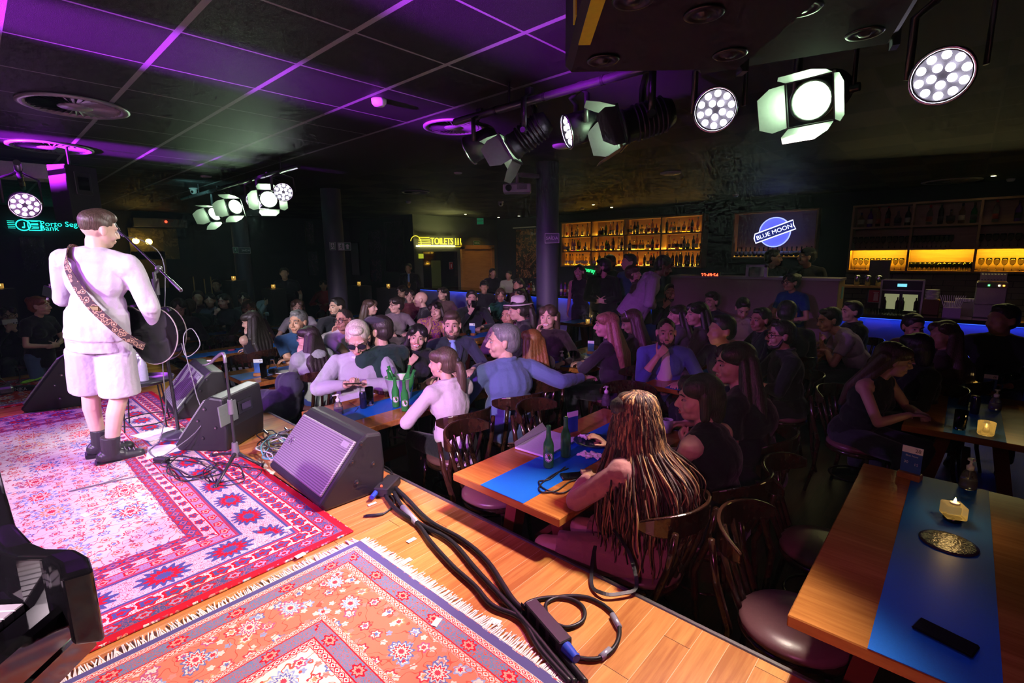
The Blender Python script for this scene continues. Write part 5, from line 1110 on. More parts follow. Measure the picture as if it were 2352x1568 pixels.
for k,(dx,dy) in enumerate(((.03,.02),(-.01,.05),(.05,-.03))): MB().ell((0,0,.01),(.022,.016,.012)).obj('food_scrap',mat('fried_food',(.28,.12,.05),.7,bmp=.6),loc=pl_+Vector((dx,dy,.010)),label='bit of fried food on the dark blue plate',cat='food',group='leftover food bits on the plate')
P=[atz(a,b_,ZT+.002) for a,b_ in ((1183,1030),(1254,1052),(1330,1010),(1256,990))]; 
o=MB().add(P+[p+Vector((0,0,.012)) for p in P],[(3,2,1,0),(4,5,6,7),(0,1,5,4),(1,2,6,5),(2,3,7,6),(3,0,4,7)]).obj('menu_folder',mat('menu_pale',(.66,.62,.72),.5),label='pale open menu folder on table behind the green bottle',cat='menu')
Q=[P[0]+Vector((0,0,.014)),P[3]+Vector((0,0,.014)),P[3]+Vector((.0,-.05,.075)),P[0]+Vector((.03,-.04,.06))]
MB().add(Q+[p+Vector((0,0,.002)) for p in Q],[(3,2,1,0),(4,5,6,7),(0,1,5,4),(1,2,6,5),(2,3,7,6),(3,0,4,7)]).obj('cover',mat('menu_pale',(.66,.62,.72),.5),o)
for px,py,l,r_ in ((652,856,'white plate with folded napkin before the woman in green hoodie',.09),(1338,822,'pale plate behind the orange cocktail',.09),(1348,830,'second pale plate by the blonde woman',.08)):
    lathe_thing('plate',[(0,.002),(r_*.6,0),(r_,.012),(r_*.96,.015),(r_*.6,.005),(0,.005)],WHT,at(px,py),l,'plate',n=32)
lathe_thing('coaster',[(0,0),(.045,0),(.046,.008),(.04,.012),(0,.01)],mat('pink_coaster',(.6,.05,.15),.4),at(532,804),'white and pink round coaster on the table of the woman in black top','coaster')
lathe_thing('straw_cup',[(0,0),(.03,0),(.038,.09),(.035,.09),(.028,.006),(0,.006)],mat('cup_white',(.7,.65,.7),.4),at(1532,992),'small white paper cup beside short haired woman','cup')
lathe_thing('drain_cover',[(0,0),(.095,0),(.096,.004),(.085,.006),(.05,.004),(0,.005)],mat('smoked_coaster',(.06,.05,.06),.2,bmp=.8,bs=80),at(2178,1247),'round dark patterned coaster plate on the bottom right blue runner','coaster',n=40)
gb_=at(1118,745); o=MB().box((0,0,.10),(.15,.09,.2),bev=.006).obj('gift_bag',mat('red_paper',(.5,.015,.02),.5),loc=gb_,label='red gift bag stuffed with white tissue in the middle crowd',cat='bag')
mb=MB()
for k in range(7): a=k*.9; mb.ell((.03*math.cos(a),.03*math.sin(a),.22),(.035,.03,.02),Euler((a,a*.7,a)).to_matrix())
mb.obj('ribbon_bow',mat('red_paper',(.5,.015,.02),.5),o); MB().prism([(0,0),(.09,.03),(.06,.12),(-.02,.06)],-.01,.01,lambda u,v_,h:Vector((.03+u,h-.02,.19+v_))).obj('tissue',PAPER,o)
np_=at(1620,900); 
o=MB().box((0,0,.04),(.09,.06,.08)).obj('napkin_holder',WHT,loc=np_,label='white napkin holder beside candle right of the thinking man',cat='napkin holder')
for k in range(4): MB().box((0,-.02+.013*k,.09),(.085,.002,.08),Euler((.12*(k-1.5),0,0)).to_matrix()).obj('napkin',PAPER,o)
# candles
FL=mat('flame',(1,.7,.2),.5,em=(1,.62,.15),es=60)
def candle(loc,label,sq=False,lamp=.35,s=1.0,name='candle_holder'):
    o=empty(name,loc,label=label,cat='candle',group='lit tea light candles'); o.scale=(s,)*3
    if sq: 
        gm=MB().box((0,0,.03),(.075,.075,.06),rz(.4),bev=.004).obj('glass_cube',mat('glowing_candle_glass',(1,.92,.75),.03,trans=.95,ior=1.2,em=(1,.55,.1),es=.10),o); MB().lathe((0,0,-.0),[(.0,-.02),(.03,-.02),(.036,-.008),(.03,0),(0,0)],20).obj('foot',BLKG,o)  # candlelight in the glass is put into its material as faint emission
    else: MB().lathe((0,0,0),[(0,0),(.03,0),(.034,.006),(.036,.07),(.033,.07),(.03,.01),(0,.01)],20).obj('glass_body',mat('glowing_candle_glass',(1,.92,.75),.03,trans=.95,ior=1.2,em=(1,.55,.1),es=.10),o)
    MB().lathe((0,0,0),[(0,.062 if sq else .012),(.018,.062 if sq else .012),(.018,.068 if sq else .028),(0,.068 if sq else .028)],16).obj('wax',WHT,o)
    z=.068 if sq else .028; MB().lathe((0,0,z),[(0,0),(.005,.006),(.004,.014),(0,.024)],10).obj('flame',FL,o)
    if lamp:
        l=bpy.data.lights.new('candle_light','POINT'); l.energy=lamp; l.color=(1,.62,.22); l.shadow_soft_size=.02; lo=bpy.data.objects.new('candle_light',l); col.objects.link(lo); lo.location=Vector(loc)+Vector((0,0,.13*s))
    return o
candle(at(2187,1195)+Vector((0,0,.02)),'square glass tea light glowing on the bottom right table',sq=True,lamp=.5)
candle(at(2263,998),'ribbed tumbler with lit candle on dark right table',lamp=.4,s=1.25)
candle(at(1350,742),'lit candle on the far table near the pillar',lamp=.4)
candle(at(1645,897),'lit candle beside napkins right of thinking man',lamp=.5,s=1.1)
candle(at(1757,815),'lit candle left of the man in black framed glasses',lamp=.3)
candle(at(759,745),'lit candle on the table left of man with shaved head',lamp=.3); candle(at(2230,893),'lit candle behind the tall can on the right table',lamp=.15)
for px,py,z,l in ((537,643,1.05,'high up under the third pillar'),(628,662,.9,'beside the standing bearded man'),(825,655,1.05,'right of the second pillar'),(892,660,1.0,'left of the corridor'),(2,662,1.05,'at the left edge of the room')):
    p=atd(px,py,11.5); candle(p,'tiny lit candle far back, '+l,lamp=.15,s=1.1); MB().box((p.x,p.y,p.z/2-.002),(.5,.3,p.z-.006)).obj('ledge',BLK,label='dark ledge carrying the tiny candle '+l,cat='ledge')
# backpack-like jacket and coat on chair
p=atz(640,945,.75); mb=MB()
for k in range(9): mb.ell((random.uniform(-.1,.1),random.uniform(-.12,.12),random.uniform(-.12,.12)),(.12,.12,.13))
jk=empty('jacket',(-4.78,1.86,.62),label='dark crumpled jacket hanging over the chair behind wedge monitor',cat='jacket'); pend(mb,'cloth',fabric('jacket_navy',(.05,.05,.08)),jk,.012,4,.02)
mb=MB(); 
for k in range(5): mb.ell((random.uniform(-.08,.08),random.uniform(-.05,.05),random.uniform(-.06,.08)),(.09,.07,.09))
jk=empty('backpack',(-5.0,2.42,.92),label='grey backpack leaning behind card forty',cat='backpack'); pend(mb,'cloth',fabric('bag_grey',(.2,.2,.23)),jk,.012,4,.012)
c=PEOPLE['e9']; bb=c['base']+c['rr']*.16+Vector((0,0,.60)); o=empty('shoulder_bag',bb,label='black shoulder bag with strap on the braided woman lap',cat='bag')
MB().box((0,0,0),(.2,.09,.15),bev=.03).obj('bag_body',BLK,o)
s0=Vector(); sp2=smooth([s0+Vector((0.02,-.03,.05)),atz(1390,1215,.62)-bb,atz(1358,1330,.56)-bb,atz(1385,1362,ST+.02)-bb,atz(1430,1362,ST+.02)-bb,atz(1462,1345,ST+.03)-bb,atz(1445,1270,.65)-bb,atz(1408,1215,.75)-bb])
st=MB(); ribbon(st,sp2,.008,.0015,lambda p:Vector((.1,-.3,1))); st.obj('strap',BLK,o)
# ------------------------------------------------------------------ lamps on the trusses
LEDW=mat('led_lens',(.9,.8,1),.2,em=(.86,.80,1),es=22); LEDP=mat('led_lens_violet',(.9,.6,1),.2,em=(.85,.45,1),es=22)
FRL=mat('fresnel_lens',(.9,1,.9),.2,em=(.62,1,.58),es=55)
DOOR=mat('barn_door_metal',(.16,.16,.165),.5,.2)
def pipe(a,b_,label):
    o=MB().frus(a,b_,.025,.025,16).obj('lighting_bar',mat('bar_metal',(.12,.12,.13),.3,.7),label=label,cat='pipe'); d=(Vector(b_)-Vector(a)); n=int(d.length/.4)
    for i in range(1,n): p=Vector(a)+d*(i/n); MB().frus(p-d.normalized()*.01,p+d.normalized()*.01,.028,.028,12).obj('cable_tie',BLK,o)
    return o
pipe((-2.95,2.62,2.93),(.9,2.62,2.93),'black lighting bar above the near tables'); pipe((-9.9,2.62,2.93),(-5.55,2.62,2.93),'black lighting bar at the far left above audience'); q=atd(58,472,6.6); pipe((q.x-1.6,q.y+.12,2.77),(q.x+.5,q.y-.04,2.77),'short lighting bar at the left behind hanging loudspeaker')
for x_ in(-2.4,-.3,-9,-6): MB().frus((x_,2.62,2.95),(x_,2.62,CE),.008,.008,8).obj('hanger_rod',DMET,label='thin rod carrying the lighting bar at '+{-2.4:'the left end of near bar',-.3:'the right part of near bar',-9:'the left end of far bar',-6:'the right end of far bar'}[x_],cat='rod')
def frame(d):
    d=Vector(d).normalized(); return basis(d.cross(Vector((0,0,1))) if abs(d.z)<.99 else (1,0,0),d)   # local z = beam
def par(p,d,label,r=.105,m=LEDW,dep=.22,top=2.91):
    p=Vector(p); M=frame(d); d=Vector(d).normalized(); o=empty('par_can',p,label=label,cat='stage light',group='round led stage lights')
    L=lambda x,y,z: M@Vector((x,y,z))
    MB().lathe((0,0,0),[(0,-dep),(r*.55,-dep),(r*.8,-dep+.03),(r*.9,-.08),(r*.92,0),(r*.86,0),(r*.84,-.02),(0,-.02)],28,M=M).obj('housing',BLK,o)
    MB().tube([L(r*.96*math.cos(k*PI/14),r*.96*math.sin(k*PI/14),.004) for k in range(28)],.006,6,closed=True).obj('rim',MET,o)
    for n,rr in((5,r*.32),(10 if r<.2 else 12,r*.70)):
        for k in range(n):
            a=2*PI*k/n+.2; MB().lathe(L(rr*math.cos(a),rr*math.sin(a),-.014),[(r*.15,0),(r*.13,.006),(0,.010)],12,M=M).obj('led',m,o)
    y0=L(0,0,-.09); yk=MB(); sd=M@Vector((1,0,0)); q0=y0+sd*(r+.015); q1=y0-sd*(r+.015); t_=Vector((0,0,min(top-p.z,.36)))
    yk.tube([q0,q0+t_*.75,q0*.4+q1*.6*0+t_*.9+(q0+q1)*.3*0,(q0+q1)/2+t_,q1+t_*.75,q1],.009,6,flat=2.0); yk.obj('yoke',DMET,o)
    MB().box((q0+q1)/2+t_+Vector((0,0,.02)),(.05,.04,.05),bev=.006).obj('clamp',DMET,o)
    return o
def fres(p,d,label,s=.105,top=2.91,op=(75,55,60,60)):
    p=Vector(p); M=frame(d); o=empty('fresnel_spotlight',p,label=label,cat='stage light',group='fresnel stage lights with barn doors'); L=lambda x,y,z: M@Vector((x,y,z))
    b_=MB(); b_.lathe((0,0,0),[(0,-.30),(s*.7,-.30),(s*.95,-.25),(s*.95,-.03),(s*1.02,-.03),(s*1.02,0),(s*.9,0),(s*.88,-.015),(0,-.015)],24,M=M)
    for k in range(7): b_.lathe(L(0,0,-.25+.026*k),[(s*.96,0),(s*1.06,.003),(s*1.06,.009),(s*.96,.012)],24,M=M)
    b_.obj('housing',BLK,o); MB().lathe(L(0,0,-.014),[(s*.86,0),(s*.8,.012),(s*.4,.022),(0,.026)],24,M=M).obj('lens',FRL,o)
    f=MB(); 
    for a,b2,c,d2 in((0,s*1.12,s*2.3,.012),(0,-s*1.12,s*2.3,.012)): f.box(L(a,b2,.01),(c,d2,.012),M)
    for a in(-1,1): f.box(L(a*s*1.12,0,.01),(.012,s*2.3,.012),M)
    f.obj('frame',DMET,o)
    for k in range(4):
        a=k*PI/2; Rk=Matrix.Rotation(a,3,'Z'); th=R(op[k]); w1,w2,h=s*1.05,s*.72,s*1.7
        poly=[(-w1,0),(w1,0),(w1*1.02,h*.55),(w2,h),(-w2,h),(-w1*1.02,h*.55)]
        MB().prism(poly,-.0012,.0012,lambda u,v,hh:M@(Rk@Vector((u,s*1.12+v*math.cos(th)-hh*math.sin(th),.015+v*math.sin(th)+hh*math.cos(th))))).obj('barn_door',DOOR,o)
    y0=L(0,0,-.15); sd=M@Vector((1,0,0)); q0=y0+sd*(s+.03); q1=y0-sd*(s+.03); t_=Vector((0,0,min(top-p.z,.36)))
    MB().tube([q0,q0+t_*.8,(q0+q1)/2+t_,q1+t_*.8,q1],.010,6,flat=2.2).obj('yoke',DMET,o); MB().frus(q0-sd*.01,q0+sd*.025,.022,.018,12).frus(q1+sd*.01,q1-sd*.025,.022,.018,12).obj('tilt_knob',DMET,o)
    MB().box((q0+q1)/2+t_+Vector((0,0,.02)),(.05,.04,.05),bev=.006).obj('clamp',DMET,o)
    return o
def pz(px,py,z): return atz(px,py,z)
LP=[]
TY=2.62; P1=aty(1080,345,TY); P2=aty(1303,302,TY); P3=aty(1643,252,TY); P4=aty(2163,175,TY)
F1=aty(1175,340,TY); F2=aty(1425,295,TY); F3=aty(1862,232,TY)
par(P1,(-.85,-.35,-.35),'round led stage light at the left tip of the near bar, seen edge-on'); par(P2,(-.62,-.75,-.30),'round led stage light between two fresnels on the near bar')
par(P3,Vector((-.25,.4,0.0))-P3+Vector((0,-1.2,1.75)),'round led stage light facing camera left of the brightest fresnel'); par(P4,Vector((-.3,.0,1.6))-P4,'largest round led stage light at the upper right',m=LEDW,r=.102)
fres(F1,(-.85,-.35,-.55),'fresnel lamp tilted down left on the near bar, dark doors',s=.088,op=(60,70,70,55)); fres(F2,(-.72,-.60,-.28),'fresnel lamp with glowing left door beside the middle round light',s=.095); fres(F3,Vector((-.9,.2,1.7))-F3,'brightest fresnel lamp with open barn doors right of centre',s=.088,op=(75,60,75,65))
for k,(kind,px,py,d,l) in enumerate((('f',492,492,(.4,-.7,-.4),'leftmost fresnel lamp on the far left bar'),('f',540,475,(.55,-.7,-.3),'second fresnel lamp on the far left bar'),('p',585,460,(.8,-.5,-.25),'round led light left on the far bar'),('f',617,458,(.85,-.45,-.25),'third fresnel lamp on the far left bar'),('p',651,441,(.85,-.4,-.2),'rightmost round led light on the far left bar'))):
    q=aty(px,py,TY)
    (fres if kind=='f' else par)(q,d,l)
q=atd(58,472,6.6); par(q,(CAM-q)+Vector((0,.8,-1.2)),'violet round stage light at far left',m=LEDP,r=.12,top=2.75)
# hanging loudspeakers
def hspk(c,rzv,label,W=.30,H_=.54,D_=.28):
    o=empty('hanging_loudspeaker',c,rzv,label=label,cat='loudspeaker'); 
    MB().prism([(-W/2,D_/2),(W/2,D_/2),(W*.34,-D_/2),(-W*.34,-D_/2)],-H_/2,H_/2,lambda u,v,h:Vector((u,v,h))).obj('cabinet',BLK,o)
    MB().box((0,D_/2+.006,0),(W-.03,.012,H_-.03),bev=.004).obj('grille',GRILL,o)
    for s_ in(-1,1):
        ang=math.atan2(D_,W*.16); M=basis((s_*math.cos(ang)*-1,math.sin(ang)*1,0),(0,0,1)) 
        MB().box((s_*W*.425,0,.10),(.15,.012,.22),basis((-s_*W*.16,-D_,0),(0,0,1)),bev=.004).box((s_*W*.43,0,.10),(.10,.014,.13),basis((-s_*W*.16,-D_,0),(0,0,1)),mi=1).obj('handle',[DMET,BLKG],o)
    MB().frus((0,0,H_/2),(0,0,CE-c[2]),.012,.012,8).obj('bracket',DMET,o); return o
sc_=atd(170,446,6.9); hspk((sc_.x,sc_.y,sc_.z),R(35),'black hanging loudspeaker lit violet above the singer')
def bigspk(c,rzv,label,tape=False):
    o=empty('ceiling_loudspeaker',c,rzv,label=label,cat='loudspeaker',group='large loudspeakers hung at upper right'); W,D_,H_=.60,.62,.36
    MB().box((0,0,0),(W,D_,H_),bev=.02).obj('cabinet',mat('matt_black_paint',(.012,.011,.013),.75),o); MB().box((0,D_/2+.004,0),(W-.04,.012,H_-.04)).obj('grille',GRILL,o)
    for (x_,y_) in((-.19,.18),(.02,-.12),(.2,.15),(-.18,-.2)):
        MB().lathe((x_,y_,-H_/2-.004),[(.052,0),(.048,-.004),(.038,-.004),(.034,.0),(.018,-.002),(.014,-.008),(0,-.008)],24).obj('rigging_cup',DMET,o)
    MB().box((W/2,D_/2-.02,-H_/2+.01),(.02,.05,.05)).obj('corner_bracket',MET,o)
    if tape: MB().box((-W/2-.002,D_/2-.33,-.0),(.004,.06,.30)).box((-W/2+.035,D_/2-.42,-H_/2-.002),(.035,.34,.004)).obj('yellow_tape',mat('yellow_tape2',(.75,.9,.02),.5),o)
    for x_ in(-.2,.2): MB().frus((x_,0,H_/2),(x_,0,CE-c[2]),.008,.008,8).obj('hanger',DMET,o)
    return o
def corner(px,py,px2,py2,z,W=.60,D_=.62):  # left and right front bottom corners
    a=pz(px,py,z); b_=pz(px2,py2,z); e=(b_-a).normalized(); n=Vector((-e.y,e.x,0)); c=(a+b_)/2-n*(D_/2); return (c.x,c.y,z+.18),math.atan2(e.y,e.x)
c_,a_=corner(1328,170,1668,164,2.56); bigspk(c_,a_,'black loudspeaker overhead with yellow tape on its side',True)
c_,a_=corner(1672,164,1958,118,2.60); bigspk(c_,a_,'black loudspeaker overhead right of the taped one')
# vents, detectors, cameras
def vent(px,py,r,label):
    p=pz(px,py,CE); o=empty('air_diffuser',(p.x,p.y,CE-.001),label=label,cat='vent',group='round swirl ceiling vents')
    MB().lathe((0,0,0),[(r,0),(r,-.012),(r*.93,-.02),(r*.84,-.01),(r*.82,0)],48).obj('ring',mat('vent_metal',(.35,.35,.37),.4,.4),o)
    b_=MB(); 
    for k in range(36):
        a=2*PI*k/36; d=Vector((math.cos(a),math.sin(a),0)); s=Vector((-d.y,d.x,0)); q=[d*r*.32,d*r*.82]; w=.012
        b_.add([q[0]-s*w*.5+Vector((0,0,-.004)),q[0]+s*w*.5+Vector((0,0,-.014)),q[1]+s*w+Vector((0,0,-.016)),q[1]-s*w+Vector((0,0,-.004))]+[q[0]-s*w*.5+Vector((0,0,-.002)),q[0]+s*w*.5+Vector((0,0,-.012)),q[1]+s*w+Vector((0,0,-.014)),q[1]-s*w+Vector((0,0,-.002))],[(0,1,2,3),(7,6,5,4)])
    b_.obj('blades',mat('vent_blade',(.30,.30,.32),.4,.4),o); MB().lathe((0,0,0),[(r*.33,0),(r*.31,-.014),(0,-.018)],32).obj('hub',mat('vent_metal',(.2,.2,.22),.35,.6),o)
    MB().lathe((0,0,-.001),[(r*.83,0),(0,-.0006)],32).obj('throat',BLK,o)
vent(172,243,.33,'round swirl ceiling vent nearest the camera at left'); vent(117,337,.34,'round swirl ceiling vent behind the nearest one, lit violet'); vent(1042,290,.27,'dark round ceiling vent left of the near lighting bar'); vent(955,440,.25,'dim round ceiling vent before the toilets sign'); vent(2185,415,.4,'dim round ceiling vent at the right near the bar')
def disc(px,py,r,h,m,name,label,cat,z=CE,n=24): p=pz(px,py,z); return MB().lathe((0,0,0),[(0,-h),(r*.7,-h),(r*.95,-h*.6),(r,0),(0,0)],n).obj(name,m,loc=(p.x,p.y,z-.001),label=label,cat=cat)
WH2=mat('white_fixture',(.6,.6,.6),.4)
disc(1540,396,.15,.03,WH2,'ceiling_speaker','round white ceiling speaker right of the first pillar','ceiling speaker'); disc(1290,333,.10,.03,WH2,'ceiling_speaker','violet lit round ceiling speaker below the middle stage light','ceiling speaker'); disc(473,404,.07,.02,WH2,'ceiling_speaker','small round ceiling speaker left above the far bar','ceiling speaker'); disc(1052,399-3,.06,.02,WH2,'ceiling_speaker','small round ceiling fitting left of the near bar','ceiling speaker') 
for px,py,l in((938,462,'above the toilets sign'),(1338,477,'left over the bottle shelves'),(1690,446,'above the round neon sign'),(2322,410,'at the far right over the bar'),(870,228,'over the near tables')): disc(px,py,.055,.045,WH2,'smoke_detector','white smoke detector '+l,'smoke detector')
for px,py,D_,l in((444,440,9,'at the left before the far lighting bar'),(1150,471,11,'before the bar at centre')):
    p=pz(px,py-8,CE); o=empty('security_camera',(p.x,p.y,CE),label='white dome security camera '+l,cat='camera'); MB().lathe((0,0,0),[(0,-.02),(.06,-.02),(.065,0),(0,0)],20).obj('mount',WH2,o); MB().ell((0,0,-.05),.052).obj('dome',WH2,o); MB().ell((.03,-.03,-.06),.022).obj('lens',BLKG,o)
DL=mat('downlight',(1,.9,.5),.3,em=(1,.88,.35),es=30)
for px,py,l in((1363,470,'brightest, over the bottle shelves'),(1405,476,'beside the brightest one over the bottle shelves'),(2282,404,'upper of the pair at right'),(2281,418,'lower of the pair at right'),(1069,492,'above the corridor'),(1145,499,'left over the bar'),(1192,496,'right over the left bar')): disc(px,py,.03,.004,DL,'downlight','small lit ceiling spot, '+l,'ceiling light')
# projector on the first pillar
pj=aty(1188,434,PL1.y-.45); o=empty('projector',pj,R(40),label='white projector hung on a bracket from the first pillar',cat='projector')
MB().box((0,0,0),(.34,.26,.10),bev=.015).obj('body',mat('projector_white',(.6,.58,.62),.4),o); MB().frus((-.10,-.12,.0),(-.10,-.145,.0),.042,.038,20).obj('lens',BLKG,o); MB().box((.06,-.1315,.01),(.12,.003,.06)).obj('air_grille',mat('grille_grey',(.25,.25,.27),.5),o)
pv=(PL1-pj); pv.z=0; pv=rz(-R(40))@pv; MB().frus((0,0,.05),(0,0,.19),.025,.02,12).box((pv.x/2,pv.y/2,.17),(pv.length-.1,.05,.05),basis(pv,(0,0,1))).box((0,0,.06),(.16,.12,.012)).obj('bracket',mat('bracket_grey',(.4,.38,.42),.4),o)
# ------------------------------------------------------------------ signs
GRN=mat('sign_green',(.01,.10,.04),.5); SW=mat('sign_white',(.6,.6,.62),.5)
def sign(name,loc,M,w,h,body,label,items,cat='sign',frame_=True,th=.01):
    o=empty(name,loc,label=label,cat=cat); f=lambda x,y,z=0: Vector(M@Vector((x,y,z)))
    if frame_: MB().box((0,0,0),(w+.012,h+.012,th*.8),M).obj('sign_border',SW,o)
    MB().box(f(0,0,.002),(w,h,th),M).obj('panel',body,o)
    for it in items:
        if it[0]=='t': text(it[1],it[2],f(it[3],it[4],th/2+.003),M,it[5],o,.001)
        elif it[0]=='poly': MB().prism(it[1],th/2+.002,th/2+.004,lambda u,v,hh:f(u,v,hh)).obj(it[3],it[2],o)
        elif it[0]=='man': 
            mb=MB(); s=it[1]; cx_=it[2]
            for a,b_ in(((.0,.22),(-.02,-.05)),((-.02,-.05),(.14,-.2)),((.14,-.2),(.1,-.42)),((-.02,-.05),(-.16,-.2)),((-.16,-.2),(-.3,-.3)),((0,.2),(.17,.06)),((0,.2),(-.18,.1))): mb.frus(f(cx_+a[0]*s,a[1]*s,th/2+.004),f(cx_+b_[0]*s,b_[1]*s,th/2+.004),.045*s,.04*s,6)
            mb.ell(f(cx_+.03*s,.36*s,th/2+.004),(.08*s,.08*s,.004*1),M); mb.obj('running_figure',it[3],o)
    return o
fc=lambda p: basis(Vector((-(0-p.y),(0-p.x),0)).normalized()*1.0,(0-p.x,0-p.y,0))
def face(p):  # matrix facing the camera horizontally: x to the viewer's right
    n=Vector((-p.x,-p.y,0)).normalized(); x_=Vector((-n.y,n.x,0)); return basis(x_,n)
ps=atd(1268,547,6.37); sign('exit_sign',ps,face(ps)@Matrix.Rotation(R(-8),3,'Y'),.17,.11,mat('sign_dark',(.01,.03,.03),.5),'small exit sign reading SAÍDA on the first pillar',[('t','SAÍDA',.055,0,0,SW)])
ps=atd(791,566,9.1); arrow=[(-.03,-.07),(.03,-.07),(.03,.02),(.07,.0),(0,.08),(-.07,.0),(-.03,.02)]; 
sign('exit_sign',ps,face(ps),.20,.12,GRN,'green sign with running figure and up arrow on the second pillar',[('poly',[(-.095,-.055),(0,-.055),(0,.055),(-.095,.055)],SW,'white_half'),('man',.11,-.05,GRN),('poly',[(.05+a*.6,b_*.6) for a,b_ in arrow],SW,'arrow')])
ps=atd(764,565,9.12); sign('exit_sign',ps,face(ps),.085,.12,GRN,'narrow exit pictogram at the left of the second pillar',[('poly',[(-.03,-.05),(.03,-.05),(.03,.05),(-.03,.05)],SW,'white_half'),('man',.1,0,GRN)])
ps=atd(561,575,12.8); sign('exit_sign',ps,face(ps),.24,.12,mat('sign_dark',(.01,.03,.03),.5),'dim exit sign SAÍDA on the third pillar',[('t','SAÍDA',.06,.03,0,SW)])
ps=atd(541,574,12.8); sign('exit_sign',ps,face(ps),.09,.12,GRN,'dim small pictogram sign left on the third pillar',[('man',.1,0,SW)])
ML=basis((0,1,0),(1,0,0))
def onleft(px,py): return atx(px,py,-11.57)
ps=onleft(1095,558); ps.y=min(ps.y,11.3); sign('exit_sign',ps,ML,.26,.12,GRN,'SAÍDA sign over the orange wooden door',[('t','SAÍDA',.08,0,0,SW)])
ps=onleft(1103,505); ps=atd(1103,508,14.2); sign('exit_sign',ps,face(ps),.18,.16,mat('sign_green_lit',(.02,.2,.08),.5,em=(.02,.3,.12),es=.25),'hanging green exit sign SAÍDA near the ceiling corner',[('t','SAÍDA',.07,0,.01,SW)])
ps=onleft(1036,610); sign('fire_sign',ps,ML,.13,.2,mat('sign_red',(.3,.01,.015),.5),'small red fire equipment sign in the corridor',[('poly',[(-.02,-.06),(.02,-.06),(.02,.05),(-.02,.05)],SW,'pictogram')])
ps=aty(2013,681,11.75); RS=mat('sign_red_pink',(.55,.02,.08),.5); ps=aty(2012,680,9.2)
sign('fire_sign',ps,basis((1,0,0),(0,-1,0)),.18,.18,RS,'red fire extinguisher pictogram sign beside the wine dispenser',[('poly',[(-.028,-.07),(.028,-.07),(.028,.03),(.015,.045),(-.015,.045),(-.028,.03)],mat('sign_pink',(.8,.5,.55),.5),'pictogram'),('poly',[(-.035,.05),(.03,.05),(.03,.062),(-.035,.062)],mat('sign_pink',(.8,.5,.55),.5),'pictogram_handle')])
MB().box((ps.x,ps.y+.05,.9),(.25,.06,1.8)).obj('sign_post',BLK,label='dark panel carrying the red extinguisher sign',cat='panel')
# toilets sign
YL=mat('toilet_letters',(.7,.6,.05),.4,em=(1,.85,.05),es=.9); ps=onleft(1012,553); o=empty('toilets_sign',ps,label='yellow lit TOILETS sign with stripes and figures over the corridor',cat='sign'); f=lambda x,y,z=0: Vector(ML@Vector((x,y,z)))
text('TOILETS',.27,f(.03,-.02,.03),ML@Matrix.Diagonal((.85,1,1)),YL,o,.012); 
for k in range(5): MB().box(f(-.62,.09-.05*k,.03),(.36+.02*k,.016,.02),ML).obj('stripe',YL,o)
MB().tube([f(-.92+.18*math.cos(a*PI/14),-.06+.19*math.sin(a*PI/14),.03) for a in range(-3,14)],.010,6).obj('arc',YL,o); MB().box(f(.0,-.17,.03),(1.5,.018,.02),ML).obj('underline',YL,o)
for k in range(3):
    x_=.56+.10*k; mb=MB().ell(f(x_,.07,.03),.02); mb.frus(f(x_,.05,.03),f(x_,-.05,.03),.016,.022 if k!=2 else .012,6); mb.frus(f(x_-.015,-.04,.03),f(x_-.02,-.12,.03),.009,.008,6); mb.frus(f(x_+.015,-.04,.03),f(x_+.02+.02*(k==2),-.12,.03),.009,.008,6)
    mb.obj('figure',YL,o)
ll=onleft(1003,565); o=MB().frus((0,-.72,0),(0,.72,0),.014,.014,10).obj('tube_lamp',mat('tube_white',(1,1,.7),.3,em=(1,.95,.45),es=14),loc=(-11.584,ll.y,ll.z),label='linear tube lamp under the TOILETS sign',cat='lamp')
ps=onleft(967,588); MB().box((0,0,0),(.01,.17,.13)).obj('notice_plate',mat('lit_notice',(.5,.55,.05),.4,em=(.7,.8,.05),es=.5),loc=(-11.568,ps.y,ps.z),label='small glowing yellow green plate inside the corridor',cat='sign')
# posters
def posterm(name,c1,c2,c3,sc=3):
    m,t,b=newmat(name); x,y,z,v=coords(t); q=noise(t,v,sc,3); w=(noise(t,v,sc*2.3,2)*5.0).frac()
    t.links.new(mix(t,w>.6,ramp(t,q,[(0,c1),(.47,c2),(.58,c3),(.66,c1)]),c1),b.inputs['Base Color']); b.inputs['Roughness'].default_value=.4; return m
def poster(a,b_,c_,d_,Y_,m,label,xw=False,extra=None):
    p0=aty(a,b_,Y_) if not xw else atx(a,b_,xw); p1=aty(c_,d_,Y_) if not xw else atx(c_,d_,xw); c=(p0+p1)/2; h=abs(p0.z-p1.z); w=abs(p0.x-p1.x) if not xw else abs(p0.y-p1.y)
    o=empty('poster',c,label=label,cat='poster'); S_=(w,.03,h) if not xw else (.03,w,h); MB().box((0,0,0),S_).obj('poster_print',m,o)
    fr=MB(); 
    for s_ in(-1,1): fr.box((0,0,s_*h/2),(S_[0]+.02,S_[1]+.02,.02)); fr.box((s_*w/2 if not xw else 0,0 if not xw else s_*w/2,0),(.02 if not xw else .05,.05 if not xw else .02,h))
    fr.obj('frame',BLK,o)
    if extra: extra(o,w,h)
    return o
mw=posterm('poster_warm',(.02,.012,.01),(.50,.22,.09),(.14,.05,.02),5); 
def ptx(o,w,h): text('Blue Note',.12,Vector((.25*w,-.03,.40*h)),basis((1,0,0),(0,-1,0)),SW,o,.001); MB().box((0,-.02,h*.5+.05),(w+.2,.03,.03)).obj('hanging_rail',SW,o)
poster(1185,527,1252,640,11.9,mw,'tall warm toned poster of hands on an instrument left of the shelves',extra=ptx)
md=posterm('poster_dark',(.03,.03,.05),(.10,.06,.12),(.05,.04,.06),4)
